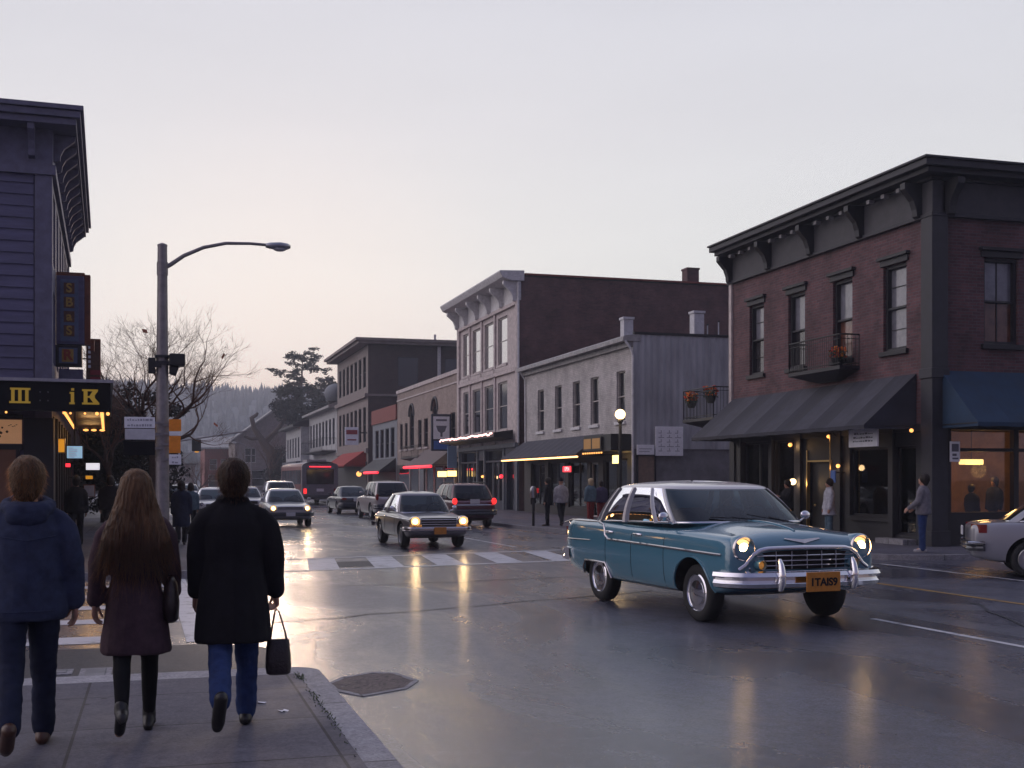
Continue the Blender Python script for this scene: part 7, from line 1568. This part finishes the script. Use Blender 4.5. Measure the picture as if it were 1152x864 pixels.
    if kind == 'jacket' and vox < .012:
        # hood lying on the shoulders and hem band
        b = MB()
        for k in range(16):
            a = 2*PI*k/16; a2 = 2*PI*(k+1)/16; f = lambda q: tp(1.475)+Vector((.118*math.cos(q), .095*math.sin(q)-.015, -.035*math.sin(q)*-1 if math.sin(q) > 0 else .03*math.sin(q))); rr_ = .04+.018*max(0, -math.sin(a)); b.cap(f(a), rr_, f(a2), rr_, 10)
        b.ball(tp(1.42)+Vector((0, -.115, 0)), .1, 16, (1.25, .5, .8))
        remesh(b, 'hood', tm, root, vox*.9, 4, fold_fn(.008, 5, (9, 9, 12)))
    # ---- hair
    ht, hm = hair; b = MB(); r = random.Random(hash(ht+hm) % 1000)
    if ht in ('short', 'bob', 'long'):
        b.ball((0, -.018, .112), .122, 22, (.86, .98, 1.03)); b.ball((0, -.05, .06), .1, 16, (.95, .78, 1.0)); b.cap((-.05, .055, .165), .03, (.05, .055, .165), .03, 10)
        if ht == 'short': b.ball((0, -.06, .01), .066, 12, (1.15, .75, .9)); [b.cap((s*.078, .012, .09), .014, (s*.078, .008, .055), .01, 8) for s in (-1, 1)]
        if ht == 'bob': [b.cap((s*.065, -.02, .1), .045, (s*.075, -.01, -.02), .035, 10) for s in (-1, 1)]; b.cap((0, -.07, .05), .065, (0, -.07, -.03), .055, 10)
        b2 = MB(); b2.join([nm0 @ v for v in b.v], b.f)
        if ht == 'long':
            def LR(z, w_, d_, y): return [(w_*math.cos(2*PI*j/26), y+d_*math.sin(2*PI*j/26), z+dz) for j in range(26)]
            b2.loft([LR(z, w_, d_, y) for z, w_, d_, y in ((1.778, .03, .03, -.035), (1.755, .068, .064, -.045), (1.71, .099, .09, -.05), (1.64, .116, .1, -.052), (1.56, .136, .102, -.055), (1.47, .168, .1, -.065), (1.39, .2, .09, -.085), (1.31, .225, .065, -.112), (1.25, .215, .05, -.125), (1.2, .15, .035, -.135), (1.15, .08, .02, -.135))])
        def hf(p): return .006*noise.noise(Vector((p.x*70, p.y*70, p.z*6)))+.004*noise.noise(Vector((p.x*160, p.y*160, p.z*9)))
        ho = remesh(b2, 'hair', hm, root, .006 if vox < .012 else .016, 14 if ht == 'long' and vox < .012 else 3, hf if vox < .012 else None)
        if vox < .012:                  # loose strands over the mass
            me = ho.data; vs = [(v.co.copy(), v.normal.copy()) for v in me.vertices]; st = MB(); cz = dz+1.545
            for k in range(5200 if ht == 'long' else 2200):
                p, n_ = r.choice(vs)
                if n_.y > .4 and p.z < cz+.1: continue
                L_ = r.uniform(.1, .3) if ht == 'long' else r.uniform(.018, .04); q = p.copy(); rows = []
                out = Vector((p.x*.9, (p.y+.05)*.35, -.9)).normalized() if ht == 'long' else (Vector((n_.x*.5, n_.y*.5-.25, n_.z*.3-.65))).normalized()
                sdv = out.cross(n_); sdv = sdv.normalized() if sdv.length > 1e-4 else Vector((1, 0, 0))
                wd = r.uniform(.0007, .0016); lift = n_*r.uniform(.001, .006 if ht == 'long' else .004); bend = Vector((r.gauss(0, .25), r.gauss(0, .2), 0))
                for j in range(5):
                    f = j/4; q = p+out*L_*f+lift*f+bend*L_*f*f*.6; ww = wd*(1-.8*f); rows.append([q-sdv*ww, q+sdv*ww])
                st.loft(rows, False, False, closed=False)
            st.build('hair_strands', strandmat(hm), root, local=True, fix=False)
    elif ht == 'hat':
        b.ball((0, -.01, .13), .11, 18, (.84, 1, .9)); b2 = MB(); b2.join([nm0 @ v for v in b.v], b.f); b2.build('cap', hm, root, local=True, smooth=180)
    return root, J, A, dz, q

# the three walkers on the near pavement
SW = .12
p1 = person('fair haired man in a blue hooded anorak, leftmost of three near walkers', (-.74, 7.78), R(3), 1.76, legs=((-20, 24, -38), (13, 3, 8)), arms=((14, 10, 14), (-6, 12, 16)), top=('jacket', 'anorak_blue'), leg='jeans_dark', shoe='shoe_brown', hair=('short', 'hair_fair'), vox=.0095, w=1.06, skirt=.78, curl=(.5, .38), turn=-6)
p2 = person('woman with long brown hair and a plum belted coat, middle of three near walkers', (-.12, 8.1), R(0), 1.68, legs=((-14, 28, -36), (9, 2, 3)), arms=((-4, 13, 8), (6, 11, 26)), top=('belted', 'coat_plum'), leg='tights', shoe='shoe_black', hair=('long', 'hair_long'), vox=.0095, w=1.0, skirt=.54)
p3 = person('dark haired man in a long black coat and jeans carrying a handbag', (.49, 8.05), R(-3), 1.755, legs=((-15, 40, -62), (12, 3, 6)), arms=((4, 9, 12), (4, 14, 6)), top=('coat', 'coat_black'), leg='jeans', shoe='shoe_black', hair=('short', 'hair_brown'), vox=.0095, w=1.04, skirt=.58, curl=(.5, 1.15))
# handbag hanging from the man's right hand
root, J, A, dz, q = p3
M4 = XF[root.name]; gr_ = M4 @ (A[1][2]+A[1][3]*.125); gx_, gy_, gz_ = gr_
t = thing('handbag', 'small dark brown leather handbag hanging by two straps from a hand', 'bag', (gx_, gy_, gz_-.44))
zb0, zt0 = gz_-.435, gz_-.2
b = MB(); b.loft([[(gx_+.01+w_*math.copysign(abs(math.cos(a))**.5, math.cos(a)), gy_+d_*math.copysign(abs(math.sin(a))**.7, math.sin(a)), z+s_*math.cos(2*a)*.0) for a in [2*PI*j/28 for j in range(28)]] for z, w_, d_, s_ in ((zb0, .06, .03, 0), (zb0+.01, .078, .048, 0), (zb0+.05, .085, .055, 0), (zb0+.12, .083, .05, 0), (zt0-.03, .076, .035, 0), (zt0, .072, .022, 0), (zt0-.006, .06, .012, 0), (zt0-.05, .05, .01, 0))]); b.build('bag_body', 'leather_black', t, smooth=50)
for s in (1, -1):
    b = MB(); b.tube([(gx_+.01-.055, gy_+s*.018, zt0-.03), (gx_+.01-.045, gy_+s*.016, zt0+.05), (gx_-.012, gy_+s*.01, gz_-.012), (gx_+.0, gy_+s*.01, gz_+.002), (gx_+.014, gy_+s*.01, gz_-.012), (gx_+.01+.045, gy_+s*.016, zt0+.05), (gx_+.01+.058, gy_+s*.018, zt0-.03)], .0055, 7); b.build('strap', 'leather_black', t, smooth=60)
# shoulder bag of the woman: strap across her back, bag on her right hip
root, J, A, dz, q = p2; M4 = XF[root.name]
t = thing('shoulder_bag', 'black shoulder bag on the hip of the woman in the plum coat', 'bag', tuple(M4 @ Vector((.2, -.02, .95+dz))))
b = MB(); pts = [M4 @ Vector((x, y, z+dz)) for x, y, z in ((-.12, .02, 1.455), (-.1, -.09, 1.435), (-.05, -.148, 1.36), (.03, -.155, 1.26), (.1, -.148, 1.16), (.16, -.128, 1.07), (.2, -.07, 1.0))]
b.loft([[p+Vector((o1, 0, o2)) for o1, o2 in ((-.016, -.016), (.016, .016))] for p in pts], False, False, closed=False); b.loft([[p+Vector((o1, -.004, o2)) for o1, o2 in ((-.016, -.016), (.016, .016))] for p in pts], False, False, closed=False); b.build('strap', 'leather_black', t)
b = MB(); c0 = M4 @ Vector((.225, -.03, .88+dz)); b.loft([[c0+Vector((w_*math.cos(a), d_*math.sin(a), z)) for a in [2*PI*j/20 for j in range(20)]] for z, w_, d_ in ((-.13, .03, .08), (-.11, .05, .11), (0, .055, .12), (.12, .04, .1), (.16, .02, .06))]); b.build('bag_body', 'leather_black', t, smooth=60)

# walkers farther off
WK = ((-16, 18, -14), (14, 3, 4)); ST = ((0, 0, 0), (2, 1, 0))
FP = 'distant walkers on the left pavement'
def pp(label, loc, rz, h=1.72, **k):
    k.setdefault('vox', .022); return person(label, loc, R(rz), h, **k)
pp('man in dark clothes walking under the marquee, behind the fair haired man', (-1.85, 31.0), 0, 1.74, legs=WK, group=FP)
pp('stocky man in a black jacket walking away below the white lit box sign', (-1.15, 33.6), 0, 1.74, legs=WK, w=1.2, group=FP)
pp('woman in a long dark navy coat walking at the kerb, right of the lamp post', (.62, 31.2), 0, 1.62, legs=WK, top=('coat', 'cloth_navy'), hair=('bob', 'hair_dark'), skirt=.5, group=FP)
pp('smaller woman in a blue grey top farther along the kerb than the navy coat', (1.0, 36.8), 0, 1.55, legs=WK, top=('jacket', 'cloth_teal'), hair=('bob', 'hair_dark'), group=FP)
pp('person with brown hair half hidden left of the fair haired man', (-2.25, 18.5), 0, 1.6, legs=WK, top=('coat', 'cloth_dark'), hair=('bob', 'hair_brown'), z0=.0)
RP = 'pedestrians outside the pale shop'
pp('person all in black standing at the kerb next to the parking meter', (13.35, 40.5), 60, 1.7, legs=ST, top=('coat', 'cloth_dark'), skirt=.75, group=RP)
pp('man in a pale grey jacket and black trousers walking past the pale shop', (13.75, 40.2), 0, 1.72, legs=WK, top=('jacket', 'cloth_pale'), hair=('hat', 'cloth_dark'), group=RP)
pp('blond person in red trousers and a teal top near the street lamp', (15.75, 42.6), 20, 1.68, legs=ST, top=('jacket', 'cloth_teal'), leg='cloth_red', hair=('bob', 'hair_blond'), group=RP)
pp('person in a purple jacket standing right of the blond person', (16.25, 42.8), -10, 1.6, legs=ST, top=('jacket', 'cloth_purple'), leg='cloth_red', group=RP)
pp('man in a grey jacket and blue jeans looking into the corner shop window', (16.55, 23.25), 42, 1.76, legs=((0, 2, 0), (4, 3, 0)), arms=((12, 8, 40), (10, 8, 42)), top=('jacket', 'cloth_grey'), leg='jeans', shoe='cloth_pale', vox=.014, head_tilt=-14)
pp('person in pale blue and white clothes by the brass pole', (17.6, 28.9), 80, 1.66, legs=ST, arms=((2, 7, 12), (2, 7, 14)), top=('coat', 'cloth_white'), leg='cloth_teal', skirt=.7)
pp('person in black with folded pale sleeves under the globe lamp by the door', (17.85, 31.6), 90, 1.62, legs=ST, arms=((25, 6, 80), (25, 6, 80)), top=('jacket', 'cloth_dark'))
IP = 'people inside the corner restaurant'
pp('tall dark silhouette standing inside the lit corner restaurant', (21.2, 26.7), 100, 1.7, legs=ST, z0=.13, hair=('bob', 'hair_dark'), group=IP)
pp('shorter dark silhouette left of the tall one in the lit corner restaurant', (20.65, 26.9), -80, 1.5, legs=ST, z0=.13, group=IP)
# the driver of the blue saloon, seated behind the wheel
MC = Matrix.Translation((7.28, 15.05, 0)) @ Matrix.Rotation(R(-85.6), 4, 'Z'); pd = MC @ Vector((-.12, .38, 0))
person('driver in dark clothes seated inside the light blue classic saloon', (pd.x, pd.y), R(-175.6), 1.6, legs=((78, 82, 0), (78, 82, 0)), arms=((48, 6, 36), (48, 6, 36)), top=('jacket', 'cloth_grey'), vox=.02, z0=.34)
